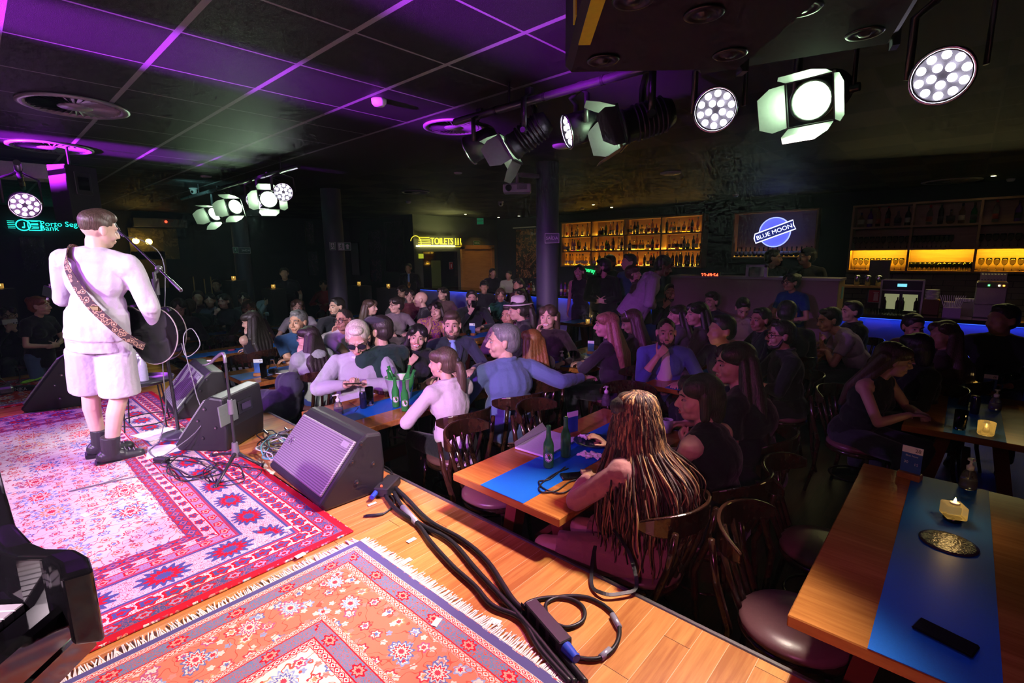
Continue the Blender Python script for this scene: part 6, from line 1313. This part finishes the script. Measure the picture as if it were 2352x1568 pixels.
poster(883,511,931,625,8.57,posterm('poster_frame_dark',(.012,.012,.02),(.03,.02,.04),(.015,.015,.02)),'large dark framed poster left of the corridor corner')
poster(846,530,877,582,8.57,md,'dim poster, upper of the two left of the large framed one'); poster(850,595,880,648,8.57,posterm('poster_purple',(.05,.04,.08),(.16,.07,.14),(.06,.05,.14)),'dim violet poster, lower of two')
poster(805,558,828,632,8.57,mat('lilac_panel',(.22,.17,.24),.6),'narrow pale lilac panel with dark dots right of the second pillar')
poster(700,508,722,560,None,md,'dim poster on the far wall, upper, behind the second pillar left',xw=-14.97); poster(705,577,732,632,None,md,'dim poster on the far wall, lower',xw=-14.97)
# left wall screen lettering, glass case and sconces
TEAL=mat('teal_neon',(.02,.5,.42),.4,em=(.02,.95,.75),es=1.6); MX=basis((0,1,0),(1,0,0)); XW=-14.98
def XP(px,py): return atx(px,py,XW+.03)
q0,q1=XP(92,519),XP(142,519); o=empty('bank_sign',q0,label='teal neon bank sign with round note logo behind the singer',cat='sign')
s_=(XP(60,517).y,XP(60,517).z); 
text('Porto Seguro',.155,Vector((.03,XP(91,514).y-q0.y,XP(91,514).z-q0.z)),MX,TEAL,o,.004,'LEFT'); text('Bank',.155,Vector((.03,XP(91,524).y-q0.y,XP(91,524).z-q0.z)),MX,TEAL,o,.004,'LEFT')
cN=XP(53,517)-q0; MB().tube([cN+Vector((.02,.11*math.cos(a*PI/12),.11*math.sin(a*PI/12))) for a in range(24)],.012,6,closed=True).frus(cN+Vector((.02,.02,-.045)),cN+Vector((.02,.02,.06)),.008,.008,6).ell(cN+Vector((.02,0,-.045)),(.012,.026,.018)).obj('note_ring',TEAL,o)
ln=MB()
for k in range(5):
    for a in(-1,1): ln.box(cN+Vector((.02,a*.18,.08-.036*k)),(.010,.11,.008))
ln.obj('staff_lines',TEAL,o); cB=XP(80,518)-q0; MB().tube([cB+Vector((.02,a,b_)) for a,b_ in((-.10,-.10),(.10,-.10),(.11,.0),(.10,.10),(-.10,.10),(-.11,0))],.010,6,closed=True).box(cB+Vector((.02,0,.025)),(.012,.11,.016)).box(cB+Vector((.02,.01,-.035)),(.012,.10,.016)).obj('square_logo',TEAL,o)
a=XP(42,542); b2=XP(112,622); MB().box((-14.973,(a.y+b2.y)/2,(a.z+b2.z)/2),(.06,abs(b2.y-a.y),abs(a.z-b2.z))).obj('dark_screen',mat('dark_glass_panel',(.02,.02,.035),.06,spec=1),label='dark glass panel reflecting lamps under the bank sign',cat='panel')
for px,py,l in((312,553,'left, partly behind the mic stand'),(342,555,'right')):
    p=atx(px,py,-14.6); o=empty('wall_sconce',p,label='small warm wall bulb, '+l,cat='lamp'); MB().ell((0,0,0),.07).obj('bulb',mat('warm_bulb',(1,.7,.2),.3,em=(1,.6,.08),es=14),o); MB().frus((0,0,0),(-.35,0,0),.012,.02,8).obj('bracket',DMET,o)
p=atx(355,560,-14.9); MB().box((0,0,0),(.04,1.0,.75)).obj('wall_picture',posterm('mural',(.05,.045,.02),(.11,.09,.04),(.07,.06,.03)),loc=p,label='olive picture behind the two warm bulbs',cat='picture')
p=atx(345,620,-14.9); MB().box((0,0,0),(.04,.7,.9)).obj('wall_picture',mat('olive_panel',(.10,.08,.035),.6),loc=p,label='olive panel under the picture behind the microphone stand',cat='picture')
for k,(px,py) in enumerate(((445,650),(470,655),(485,650))):
    p=atd(px,py,11); MB().frus((0,0,-.5),(0,0,.12),.012,.012,8).obj('rail_post',mat('rail_brass',(.3,.22,.08),.3,.8),loc=p,label='thin brass post, %s of three on the rear left rail'%('left','middle','right')[k],cat='post')
p=atx(368,512,-14.8); o=MB().box((0,0,0),(.2,1.1,.2)).obj('air_conditioner',mat('ac_grey',(.12,.12,.13),.5),loc=p,label='grey air conditioner with red light on the far left wall',cat='air conditioner'); MB().ell((.1,.1,.03),.03).obj('indicator',mat('red_led',(.5,.02,.01),.3,em=(1,.05,.02),es=4),o)
# ------------------------------------------------------------------ bar
BF=8.10
bar=empty('bar_counter',(-3.5,BF,0),label='long dark bar counter with blue glow under its top',cat='bar counter')
MB().box((-.4,.08,.53),(13.8,.06,1.06)).obj('front_panel',mat('bar_front',(.16,.15,.26),.45,bmp=.1),bar); MB().box((-.4,.33,1.085),(13.8,.76,.05),bev=.006).obj('counter_top',mat('bar_top',(.02,.018,.02),.12),bar)
MB().box((-.4,.03,1.052),(13.7,.02,.012)).obj('led_strip',mat('blue_led',(.05,.1,1),.3,em=(.03,.10,1),es=2.2),bar); MB().box((-.4,.10,.1),(13.8,.3,.06)).obj('foot_rest',DMET,bar)
p=aty(2198,815,BF-.1); MB().box((0,0,0),(.42,.05,.20)).obj('lit_panel',mat('blue_lit_panel',(.1,.15,1),.3,em=(.10,.14,1),es=1.3),loc=(p.x,BF+.03,p.z),label='bright blue lit panel low on the bar front at right',cat='panel')
# booth
bx0=aty(1541,640,7.6).x; bx1=aty(1926,650,7.6).x; bz=aty(1700,640,7.6).z
bo=empty('control_booth',((bx0+bx1)/2,7.6,0),label='tall mauve booth wall standing before the bar',cat='booth'); Wb=bx1-bx0
MB().box((0,.03,bz/2),(Wb,.06,bz)).obj('front_panel',mat('booth_paint',(.20,.115,.13),.6),bo); MB().box((0,.2,bz+.015),(Wb+.04,.44,.03)).obj('ledge',mat('booth_ledge',(.25,.2,.25),.4),bo)
MB().box((Wb/2-.03,.26,bz/2),(.06,.40,bz)).obj('side_panel',wood('booth_wood',(.45,.25,.10),(.6,.36,.15),.5),bo)
p=aty(1943,645,8.2); MB().box((bx1+.005,7.9,bz-.17),(.006,.10,.16)).obj('notice_plate',mat('notice_teal',(.2,.5,.45),.5),label='small teal notice on the wooden side of the booth',cat='sign')
RED=mat('red_digits',(1,.05,.02),.3,em=(1,.06,.02),es=7); p=aty(1630,632,7.65); o=empty('digital_clock',p,label='red digital clock reading 23:49:54 on the booth ledge',cat='clock')
MB().box((0,.02,0),(.30,.04,.09)).obj('case',BLK,o); text('23:49:54',.075,Vector((0,-.004,0)),basis((1,0,0),(0,-1,0)),RED,o,.002)
p=aty(1738,628,7.68); o=empty('screen_housing',p,label='silver rectangular screen housing on the booth ledge',cat='monitor'); fr=MB()
for s_ in(-1,1): fr.box((s_*.125,0,0),(.04,.05,.24)); fr.box((0,0,s_*.11),(.29,.05,.03))
fr.obj('frame',mat('silver_grey',(.4,.42,.45),.35,.4),o); MB().box((0,.01,0),(.22,.03,.2)).obj('display',BLKG,o)
# shelving units
def unit(x0,x1,zt,zb,cols,label,Yf=11.62,rows=3,d=.33):
    o=empty('bottle_shelves',((x0+x1)/2,Yf,zb),label=label,cat='shelf unit'); W=x1-x0; Hh=zt-zb; th=.035
    MB().box((0,d+.01,Hh/2),(W,.02,Hh)).obj('back_panel',SHW,o)
    for k in range(rows+1): MB().box((0,d/2,Hh*k/rows),(W+th,d,th)).obj('shelf_board',SHW,o)
    for k in range(cols+1): MB().box((-W/2+W*k/cols,d/2+.002,Hh/2),(th,d-.004,Hh)).obj('divider',SHW,o)
    return o
X0=aty(1289,560,11.62).x; X1=aty(1611,560,11.62).x; ZT_=aty(1450,502,11.62).z; ZB_=aty(1450,612,11.62).z
unit(X0,X1,ZT_,ZB_,4,'warm lit wooden bottle shelves left of the neon moon sign')
X2=aty(1953,560,11.62).x; X3=X2+3*(aty(2078,560,11.62).x-X2)*1.08; ZT2=aty(2150,463,11.62).z; ZB2=aty(2150,624,11.62).z
unit(X2,X3,ZT2,ZB2,3,'wooden shelves at right with glasses and lit yellow bottom row')
def bottle(kind):
    prof={0:[(0,0),(.036,0),(.038,.01),(.038,.17),(.03,.20),(.014,.23),(.013,.29),(0,.29)],1:[(0,0),(.045,0),(.047,.01),(.045,.13),(.03,.16),(.015,.18),(.014,.23),(0,.23)],2:[(0,0),(.032,0),(.034,.01),(.034,.20),(.026,.235),(.012,.26),(.012,.32),(0,.32)],3:[(0,0),(.03,0),(.052,.03),(.05,.08),(.02,.13),(.013,.16),(.013,.21),(0,.21)]}[kind]
    return prof
KN=['amber','clear','dark','green','pale gold','violet']; KM=[mat('liquor_amber',(.45,.16,.02),.1,trans=.7),mat('liquor_clear',(.8,.8,.75),.08,trans=.85),mat('liquor_dark',(.02,.01,.01),.1),mat('liquor_green',(.03,.2,.04),.1,trans=.5),mat('liquor_gold',(.7,.5,.1),.1,trans=.7),mat('liquor_violet',(.2,.05,.4),.1,trans=.4)]
LM=[mat('bottle_label',(.6,.55,.4),.6),mat('bottle_label_dark',(.05,.04,.04),.6),mat('bottle_label_red',(.4,.05,.03),.6)]; CAPM=[BLK,MET,mat('cap_red',(.5,.03,.02),.4)]
SHP=['round shouldered','squat','tall slim','bulbous']; PROTO={}
def getb(kd,c_,l_):
    key=(kd,c_,l_)
    if key not in PROTO:
        o=empty('liquor_bottle',(0,0,-5),cat='bottle'); pr=bottle(kd); MB().lathe((0,0,0),pr,14).obj('bottle_body',KM[c_],o); z_=pr[-1][1]
        MB().lathe((0,0,z_-.03),[(0,0),(.0155,0),(.0155,.04),(0,.04)],10).obj('bottle_cap',CAPM[l_],o); r_=max(a for a,b_ in pr)+.001
        MB().lathe((0,0,0),[(r_,.05),(r_,.05+.075)],14).obj('bottle_label',LM[l_],o); tree(o); PROTO[key]=[o,False]
    return PROTO[key]
rb=random.Random(21); ORD=['first','second','third','fourth','fifth','sixth','seventh','eighth','ninth','tenth','eleventh','twelfth','thirteenth','fourteenth']
def place_bottle(p,label,group,k=None,sc=1):
    k=k or (rb.choice((0,0,1,2,2,3)),rb.choice((0,0,1,1,2,2,2,3,4,4,5)),rb.choice((0,0,1,2))); e=getb(*k); txt='%s %s bottle %s'%(SHP[k[0]],KN[k[1]],label)
    if not e[1]: e[1]=True; o=e[0]; o.location=p; o['label']=txt; o['group']=group; o.scale=(sc,)*3; return o
    return dup(e[0],p,rb.random()*6,txt,group,scale=sc)
RN=['bottom','middle','top']; CN=['first bay','second bay','third bay','last bay']; W=X1-X0; Hh=ZT_-ZB_
for r_ in range(3):
    for c_ in range(4):
        n=[11,10,9][r_]; bx=X0+W*c_/4
        fixed=(0,4,0) if (r_==0 and c_==0) else ((2,2,1) if (r_==0 and c_==3) else None)
        for i in range(n):
            if rb.random()<.1: continue
            xx=bx+W/4*(i+.7+rb.uniform(-.15,.15))/(n+.5); place_bottle((xx,11.62+.16+rb.uniform(-.07,.07),ZB_+Hh*r_/3+.019),'%s from left, %s, %s shelf, warm unit'%(ORD[i],CN[c_],RN[r_]),'bottles in the %s of the %s shelf'%(CN[c_],RN[r_]),fixed if rb.random()<.7 else None,1.05)
W2=X3-X2; H2=ZT2-ZB2
for c_,fr_ in((0,(.12,.28,.42,.58,.75,.91)),(1,(.25,.42,.57,.73,.9)),(2,(.2,.5,.8))):
    for i,f_ in enumerate(fr_): place_bottle((X2+W2/3*(c_+f_),11.8,ZB2+H2*2/3+.019),'%s from left, %s, top shelf at right'%(ORD[i],CN[c_]),'bottles on the top shelf at right',None,1.15)
gl=MB().lathe((0,0,0),[(0,0),(.03,0),(.028,.003),(.004,.006),(.004,.08),(.03,.11),(.036,.15),(.03,.19),(.028,.19),(.034,.15),(.028,.112),(0,.085)],14).obj('wine_glass',GLASS,loc=(0,0,-5),cat='glass'); tg=MB().lathe((0,0,0),[(0,0),(.027,0),(.033,.13),(.031,.13),(.026,.01),(0,.01)],14).obj('tumbler',GLASS,loc=(0,0,-5),cat='glass')
first={'g':True,'t':True}
def pg(o,key,p,label,group,sc=1.0):
    if first[key]: first[key]=False; o.location=p; o['label']=label; o['group']=group; o.scale=(sc,)*3
    else: dup(o,p,0,label,group,scale=sc)
for row,c_,n,key,f0,f1 in((1,0,10,'g',.06,.95),(1,1,9,'g',.06,.62),(1,2,10,'g',.05,.95),(0,0,9,'g',.1,.9),(0,1,13,'t',.05,.95),(0,2,9,'g',.1,.95)):
    for i in range(n):
        p=(X2+W2/3*(c_+f0+(f1-f0)*i/(n-1)),11.76,ZB2+H2*row/3+.019); nm='stemmed glass' if key=='g' else 'beer tumbler'
        pg(gl if key=='g' else tg,key,p,'%s, %s in the row on the %s shelf, %s at right'%(nm,ORD[i],RN[row],CN[c_]),'%ss on the %s shelf, %s at right'%(nm,RN[row],CN[c_]),1.15)
# neon moon frame
fx0=aty(1684,540,11.7).x; fx1=aty(1874,540,11.7).x; fz1=aty(1780,485,11.7).z; fz0=aty(1780,591,11.7).z
o=empty('display_case',((fx0+fx1)/2,11.7,(fz0+fz1)/2),label='wooden display frame holding the blue neon moon and a row of bottles',cat='display frame'); w_=fx1-fx0; h_=fz1-fz0
MB().box((0,.26,0),(w_,.02,h_)).obj('back_panel',mat('brown_board',(.20,.13,.12),.6),o); fr=MB()
for s_ in(-1,1): fr.box((s_*w_/2,.13,0),(.03,.26,h_+.03)); fr.box((0,.13,s_*h_/2),(w_,.26,.03))
fr.obj('frame',SHW,o)
for i in range(17): place_bottle((fx0+w_*(i+.7)/17.6,11.84,fz0+.016),'%s from left in row under the neon moon'%(ORD[i] if i<14 else ('fifteenth','sixteenth','seventeenth')[i-14]),'row of beer bottles under the neon moon',(3,2,0),.95)
NB=mat('neon_blue',(.2,.25,1),.3,em=(.22,.27,1),es=2.4); NW=mat('neon_white',(.8,.8,1),.3,em=(.70,.74,1),es=1.8); NF=mat('moon_face',(.12,.14,.8),.4,em=(.13,.15,.85),es=.9)
q=aty(1779,533,11.6); o=empty('neon_sign',q,label='blue round neon sign reading BLUE MOON across a slanted banner',cat='neon sign'); rr=.30
MB().lathe((0,.04,0),[(0,0),(rr,0),(rr,.02),(0,.02)],40,M=Matrix.Rotation(PI/2,3,'X')).obj('moon_disc',NF,o); MB().tube([(rr*math.cos(a*PI/24),.0,rr*math.sin(a*PI/24)) for a in range(48)],.012,6,closed=True).obj('moon_ring',NB,o)
A_=R(20); M=basis((math.cos(A_),0,math.sin(A_)),(0,-1,0)); bp_=[(-.40,-.09),(.40,-.09),(.38,0),(.40,.10),(-.36,.10),(-.40,.02)]
MB().prism(bp_,.0,.02,lambda u,v,h:M@Vector((u,v,h+.02))).obj('banner',mat('banner_dark',(.02,.03,.15),.4,em=(.03,.04,.3),es=.5),o); MB().tube([M@Vector((u,v,.045)) for u,v in bp_],.012,6,closed=True).obj('banner_outline',NW,o)
text('BLUE MOON',.125,M@Vector((0,0,.045)),M,NW,o,.004)
# tanqueray-like script neon lettering
q=aty(1345,621,9.4); o=empty('neon_sign',q,label='green script neon sign partly hidden behind the bearded man by the bar',cat='neon sign'); MB().box((0,.03,0),(.55,.02,.20)).obj('panel',mat('green_board',(.01,.05,.02),.5),o)
text('Tanqueray',.13,Vector((0,0,.02)),basis((1,0,0),(0,-1,0))@Matrix(((1,.25,0),(0,1,0),(0,0,1))),mat('neon_green',(.05,1,.3),.3,em=(.03,1,.22),es=2.2),o,.003); MB().box((0,.03,-.65),(.05,.03,1.1)).obj('stand',DMET,o)
# back counter wares
CT=1.111
def onbar(px,dy=.25,z=CT): p=aty(px,700,BF+dy); return Vector((p.x,BF+dy,z))
YG=mat('steel_yellowed',(.45,.45,.42),.3,.6)
p0,p1=onbar(2022,.45).x,onbar(2117,.45).x; w_=p1-p0; o=empty('wine_dispenser',((p0+p1)/2,BF+.5,CT),label='steel framed wine dispenser with lit bottle windows on the bar',cat='appliance')
MB().box((0,0,.22),(w_,.3,.44),bev=.008).obj('cabinet',BLK,o); fr=MB()
for s_ in(-1,1): fr.box((s_*w_/2,-.15,.22),(.02,.02,.44))
fr.box((0,-.155,.30),(w_,.02,.012)).box((0,-.155,.435),(w_,.02,.012)); fr.obj('frame',YG,o)
for s_ in(-1,1): 
    wi=MB().box((s_*w_*.22,-.152,.14),(w_*.36,.006,.22)).obj('window',mat('lit_window',(.3,.35,.2),.3,em=(.55,.6,.28),es=.35),o)
    for k in(-1,1): MB().lathe((s_*w_*.22+k*.07,-.18,.04),[(0,0),(.022,0),(.022,.11),(.008,.14),(.008,.17),(0,.17)],12).obj('wine_bottle',KM[2],o)
MB().box((0,-.157,.37),(.10,.004,.04)).obj('display',mat('teal_display',(.1,.4,.5),.3,em=(.2,.7,.8),es=1.2),o)
p0,p1=onbar(2236,.4).x,onbar(2308,.4).x; w_=p1-p0; o=empty('glass_washer',((p0+p1)/2,BF+.45,CT),label='stainless glass washer with rack on top at right end of bar',cat='appliance')
MB().box((0,0,.22),(w_,.34,.44),bev=.01).obj('cabinet',YG,o); MB().box((0,-.175,.40),(w_,.012,.06)).obj('control_panel',mat('panel_dark_red',(.12,.08,.08),.4),o); MB().box((0,-.18,.17),(w_*.98,.012,.012)).obj('door_edge',MET,o)
rk=MB()
for k in range(9): rk.box((-w_*.4+w_*.8*k/8,-.1,.50),(.012,.012,.09))
rk.box((0,-.1,.545),(w_*.86,.014,.012)).box((0,-.1,.455),(w_*.86,.014,.012)).box((0,0,.50),(w_*.82,.2,.06)); rk.obj('glass_rack',mat('rack_cream',(.6,.6,.45),.5),o)
for k,(c_,x_) in enumerate((((.1,1,.2),-.03),((1,.9,.5),.06),((1,.4,.05),.10))): MB().box((x_,-.184,.40),(.018,.006,.018)).obj('indicator',mat('ind_%d'%k,c_,.3,em=c_,es=4),o)
for k in range(8): lathe_thing('saucer',[(0,0),(.04,0),(.075,.012),(.07,.014),(0,.006)],WHT,onbar(2138,.3)+Vector((0,0,.20+.016*k)),'white saucer %s from the bottom of the stack beside the wine dispenser'%ORD[k],'plate',group='stack of white saucers on the bar')
MB().box((0,0,.1),(.17,.2,.198),bev=.01).obj('coffee_machine',mat('coffee_dark',(.10,.05,.02),.3),loc=onbar(2139,.35),label='small dark coffee machine under the saucer stack',cat='appliance')
o=MB().box((0,0,.06),(.17,.12,.12)).obj('straw_box',mat('lilac_box',(.3,.2,.35),.5),loc=onbar(2188,.15),label='lilac box holding paper straws on the bar',cat='box')
for k in range(12): MB().frus((-.07+.012*k,0,.1),(-.13+.022*k,.02,.27),.004,.004,6).obj('straw',WHT,o)
for k in range(5): lathe_thing('coffee_cup',[(0,0),(.025,0),(.038,.05),(.036,.05),(.024,.004),(0,.004)],WHT,onbar(2200+k*9,.45)+Vector((0,0,.17)),'white coffee cup, %s in the row before the washer'%ORD[k],'cup',group='cups beside the washer')
MB().box((0,0,.084),(.42,.16,.166)).obj('cup_stand',YG,loc=onbar(2218,.45),label='steel stand carrying the coffee cups',cat='stand')
for k in range(12): pg(tg,'t',onbar(1995+k*7,.12),'upturned tumbler, %s along the front edge of the bar'%ORD[k],'tumblers along the bar front edge',.5)
for k in range(3): lathe_thing('metal_shaker',[(0,0),(.035,0),(.045,.14),(.03,.16),(0,.16)],MET,Vector((aty(1968+k*25,647,9.15).x,9.15,aty(1990,655,9.15).z-.004)),'metal shaker %s of three on small wall shelf'%('left','middle','right')[k],'shaker',group='shakers on the small shelf')
p=aty(1990,655,9.15); MB().box((0,.02,-.02),(.75,.2,.03)).obj('small_shelf',SHW,loc=p,label='small wooden shelf above the extinguisher sign',cat='shelf')
for k in range(11): place_bottle((aty(1182+k*5.2,650,BF+.4).x,BF+.4+rb.uniform(-.1,.1),CT),'%s in the cluster standing on the left bar'%ORD[k],'bottles standing on the left bar',None,.8)
for k in range(4): place_bottle((aty(1289+k*9,650,BF+.4).x,BF+.4,CT),'%s right of the first pillar on the bar'%ORD[k],'bottles on the bar right of the pillar',None,.8)
# tiled strip behind the bar at right
m,t,b=newmat('brick_tiles'); x,y,z,v=wpos(t); br=t.nodes.new('ShaderNodeTexBrick'); t.links.new(comb(t,x,z,0.0),br.inputs[0]); br.inputs['Scale'].default_value=1; br.inputs['Brick Width'].default_value=.3; br.inputs['Row Height'].default_value=.1; br.inputs['Mortar Size'].default_value=.006
br.inputs['Color1'].default_value=(.20,.18,.16,1);br.inputs['Color2'].default_value=(.16,.14,.13,1);br.inputs['Mortar'].default_value=(.05,.05,.05,1); t.links.new(br.outputs[0],b.inputs['Base Color']); b.inputs['Roughness'].default_value=.25
struct(MB().box((1.5,11.96,1.2),(6.6,.05,.75)),'trim_3',m)
# serving tray of waitress
c=PEOPLE['d16']; p=c['base']+c['B'](-.12,.32,.16); MB().lathe((0,0,0),[(0,0),(.17,0),(.18,.02),(.175,.02),(.165,.004),(0,.004)],28).obj('serving_tray',BLK,loc=p,label='round black serving tray carried by the waitress',cat='tray')
c=PEOPLE['d15']; text('BWF',.12,c['B'](0,.17,.27),basis(c['rr']*1,c['fw']),SW,c['o'],.001)
# ------------------------------------------------------------------ light
def spot(p,to,e,c,ang,blend=.4,size=.08,name='spot'):
    l=bpy.data.lights.new(name,'SPOT'); l.energy=e; l.color=c; l.spot_size=R(ang); l.spot_blend=blend; l.shadow_soft_size=size
    o=bpy.data.objects.new(name,l); col.objects.link(o); o.location=p; d=Vector(to)-Vector(p); o.rotation_euler=d.to_track_quat('-Z','Y').to_euler(); return o
def area(p,to,e,c,sx,sy,name='area'):
    l=bpy.data.lights.new(name,'AREA'); l.shape='RECTANGLE'; l.size=sx; l.size_y=sy; l.energy=e; l.color=c
    o=bpy.data.objects.new(name,l); col.objects.link(o); o.location=p; d=Vector(to)-Vector(p); o.rotation_euler=d.to_track_quat('-Z','Y').to_euler(); return o
WW=(1,.86,.70); MG=(1,.10,.55); VI=(.55,.10,1); GW=(.82,1,.78)
# lamps of the bars: fresnels onto the stage
spot(F3+Vector((-.03,-.08,-.03)),(-1.0,.85,ST),440,WW,66,.5,.09,'fresnel_beam')
spot(F2+Vector((-.08,-.07,-.03)),(-2.6,.3,ST),420,(1,.9,.85),60,.5,.09,'fresnel_beam')
spot(F1+Vector((-.09,-.04,-.05)),(-4.2,.5,ST+.9),230,(1,.92,.9),55,.5,.09,'fresnel_beam')
spot((-6.6,2.6,2.6),(-4.4,.5,ST+1),300,(1,.93,.95),60,.5,.09,'fresnel_beam')
spot(P2+Vector((-.07,-.08,-.03)),(-2.2,.4,ST),170,MG,70,.6,.1,'led_beam')
spot(P3+Vector((0,-.1,-.05)),(-1.2,.4,ST),60,MG,75,.6,.1,'led_beam')
spot(P4+Vector((0,-.1,-.05)),(-.4,1.0,ST),12,VI,75,.6,.1,'led_beam')
# upstage wash behind the photographer towards singer and front rows
spot((.6,-2.6,2.95),(-4.4,.6,1.5),70,(.97,.80,1),40,.6,.08,'upstage_white')
spot((-1.4,-2.8,2.95),(-3.4,1.5,.7),1200,(.62,.12,1),50,.7,.1,'upstage_violet')
spot((-6.2,-2.6,2.95),(-4.5,.6,1.5),650,(.62,.2,1),34,.6,.1,'upstage_violet')
spot((.9,-2.6,2.95),(-1.5,1.7,.7),190,(1,.16,.55),44,.7,.1,'upstage_magenta')
spot((-3.0,-2.9,2.95),(-5.4,2.2,.8),1300,(.95,.88,1),30,.6,.08,'upstage_white')
spot((.2,-2.7,2.95),(-3.75,2.25,.95),1500,(1,.80,.90),33,.5,.08,'upstage_white')
# violet beams grazing the ceiling
for x_,e in((-1.75,16000),(-3.45,15000),(-6.8,24000)): spot((x_+.1,-2.6,2.35),(x_,1.2,3.16),e,(.5,.02,1),14,.8,.05,'violet_ceiling_beam')
q=atd(58,472,6.5); spot(q,(-5.5,.3,ST),120,VI,80,.6,.1,'led_beam')
# weak spill that reaches the deeper rows
spot((.3,-1.5,2.95),(-2.5,5.5,1.0),17,(1,.22,.62),75,.8,.1,'audience_spill')
spot((-2,-2.5,2.95),(-6.5,5,1.0),30,(.9,.25,.75),75,.8,.1,'audience_spill')
spot((-8.5,2.2,2.9),(-12,6,2.0),25,(.35,1,.9),130,.9,.1,'teal_haze_fill')  # added teal lamp, tints the far left wall like haze glow
# bar
for r_ in range(3): area(((X0+X1)/2,11.90,ZB_+Hh*r_/3+.04),((X0+X1)/2,11.4,ZB_+Hh*r_/3+.5),[26,15,11][r_],(1,.55,.04),X1-X0,.03,'shelf_led')
area(((X2+X3)/2,11.64,ZB2+H2/3-.03),((X2+X3)/2,11.95,ZB2+.10),30,(1,.66,.03),X3-X2,.03,'shelf_led')
area(((fx0+fx1)/2,11.93,fz0+.03),((fx0+fx1)/2,11.5,fz0+.3),2.2,(1,.45,.03),fx1-fx0,.03,'shelf_led')
area((-6.8,BF-.0,1.04),(-6.8,BF+.05,0),7,(.02,.08,1),6.0,.04,'bar_led'); area((.9,BF-.0,1.04),(.9,BF+.05,0),7,(.02,.08,1),4.8,.04,'bar_led')
area((-.2,9.3,2.6),(.1,8.6,1.2),12,(1,.9,.35),3.0,.3,'bar_light'); area((-6.5,9.6,2.6),(-6.8,8.9,1.2),6,(.9,1,.4),3.0,.3,'bar_light')
area((-11.45,ll.y,ll.z+.03),(-11.6,ll.y,ll.z+1),7,(1,.95,.35),1.4,.04,'toilet_lamp'); area((-10.8,9.4,2.7),(-10.9,9.4,3.1),5,(.9,.95,.3),.8,.8,'cove_light')
spot((-10.8,11.0,3.0),(-11.6,11.0,1.4),14,(1,.6,.1),70,.6,.05,'door_spot')
spot((-.5,4.6,3.0),(-1.9,9.6,1.3),30,(.8,.45,.6),80,.9,.2,'bar_fill')  # added lamp without a fixture, brightens the booth and bar
spot((-1.2,8.9,3.0),(-1.3,8.3,1.2),10,(1,.8,.3),60,.6,.05,'booth_spot')

m=bpy.data.materials.new('stage_haze'); m.use_nodes=True; t=m.node_tree; t.nodes.clear(); ou=t.nodes.new('ShaderNodeOutputMaterial'); vs=t.nodes.new('ShaderNodeVolumeScatter'); vs.inputs['Density'].default_value=.0016; vs.inputs['Anisotropy'].default_value=.55; vs.inputs['Color'].default_value=(.55,.95,.85,1); t.links.new(vs.outputs[0],ou.inputs['Volume'])
hz=MB().box((-5.2,4.0,1.54),(19.2,15.6,3.05)).obj('haze',m,kind='stuff',label='thin stage haze filling the room around the lamps',cat='haze')

w=bpy.data.worlds.new('world'); bpy.context.scene.world=w; w.use_nodes=True; w.node_tree.nodes['Background'].inputs[0].default_value=(.01,.012,.02,1); w.node_tree.nodes['Background'].inputs[1].default_value=.3
# ------------------------------------------------------------------ finish meshes
bpy.context.view_layer.update()
dg=bpy.context.evaluated_depsgraph_get()
rng=np.random.RandomState(3); KV=rng.normal(size=(10,3))*np.array([9,14,20,26,34,12,18,42,30,22])[:,None]/1.7; PH=rng.rand(10)*6.28
done=[]
for o,disp in PEND: done.append((o,disp,bpy.data.meshes.new_from_object(o.evaluated_get(dg))))
ft=[(o,bpy.data.meshes.new_from_object(o.evaluated_get(dg))) for o in FPEND]
for o,disp,me in done:
    o.modifiers.clear(); old=o.data; mats=[m for m in old.materials]; o.data=me; me.name=o.name; me.materials.clear()
    for m in mats: me.materials.append(m)
    n=len(me.vertices)
    if disp and n:
        co=np.empty(n*3,np.float32); no=np.empty(n*3,np.float32); me.vertices.foreach_get('co',co); me.vertices.foreach_get('normal',no); co=co.reshape(-1,3); no=no.reshape(-1,3)
        off=o.parent.location; P=co+np.array([off.x,off.y,off.z])
        a=np.sin(P@KV.T+PH+np.sin(P@KV[::-1].T*.6)); h=(np.abs(a[:,:6]).mean(1)-.6)*1.4+.35*a[:,6:].mean(1)
        co+=no*(h[:,None]*disp); me.vertices.foreach_set('co',co.ravel())
    me.polygons.foreach_set('use_smooth',[True]*len(me.polygons)); me.update(); bpy.data.meshes.remove(old)
for o,me in ft:
    n=bpy.data.objects.new(o.name+'_',me); col.objects.link(n); n.parent=o.parent; n.matrix_world=o.matrix_world.copy()
    for k in o.keys(): n[k]=o[k]
    nm=o.name; bpy.data.objects.remove(o); n.name='lettering'
# ------------------------------------------------------------------ camera
cd=bpy.data.cameras.new('camera'); cam=bpy.data.objects.new('camera',cd); col.objects.link(cam); cam.location=CAM
cam.matrix_world=Matrix.Translation(CAM)@Matrix((Rt,Up,-Fw)).transposed().to_4x4(); cd.sensor_width=36; cd.lens=36*FPX/2352; cd.clip_start=.02
sc=bpy.context.scene; sc.camera=cam
sc.view_settings.view_transform='Standard'; sc.view_settings.look='None'; sc.view_settings.gamma=1; sc.view_settings.exposure=0; sc.view_settings.use_curve_mapping=False
sc.cycles.use_denoising=True; sc.cycles.use_adaptive_sampling=True; sc.cycles.adaptive_threshold=.06; sc.cycles.adaptive_min_samples=12; sc.cycles.max_bounces=5; sc.cycles.transmission_bounces=6; sc.cycles.diffuse_bounces=2; sc.cycles.glossy_bounces=2; sc.cycles.caustics_reflective=False; sc.cycles.caustics_refractive=False; sc.cycles.sample_clamp_indirect=4; sc.cycles.use_light_tree=True
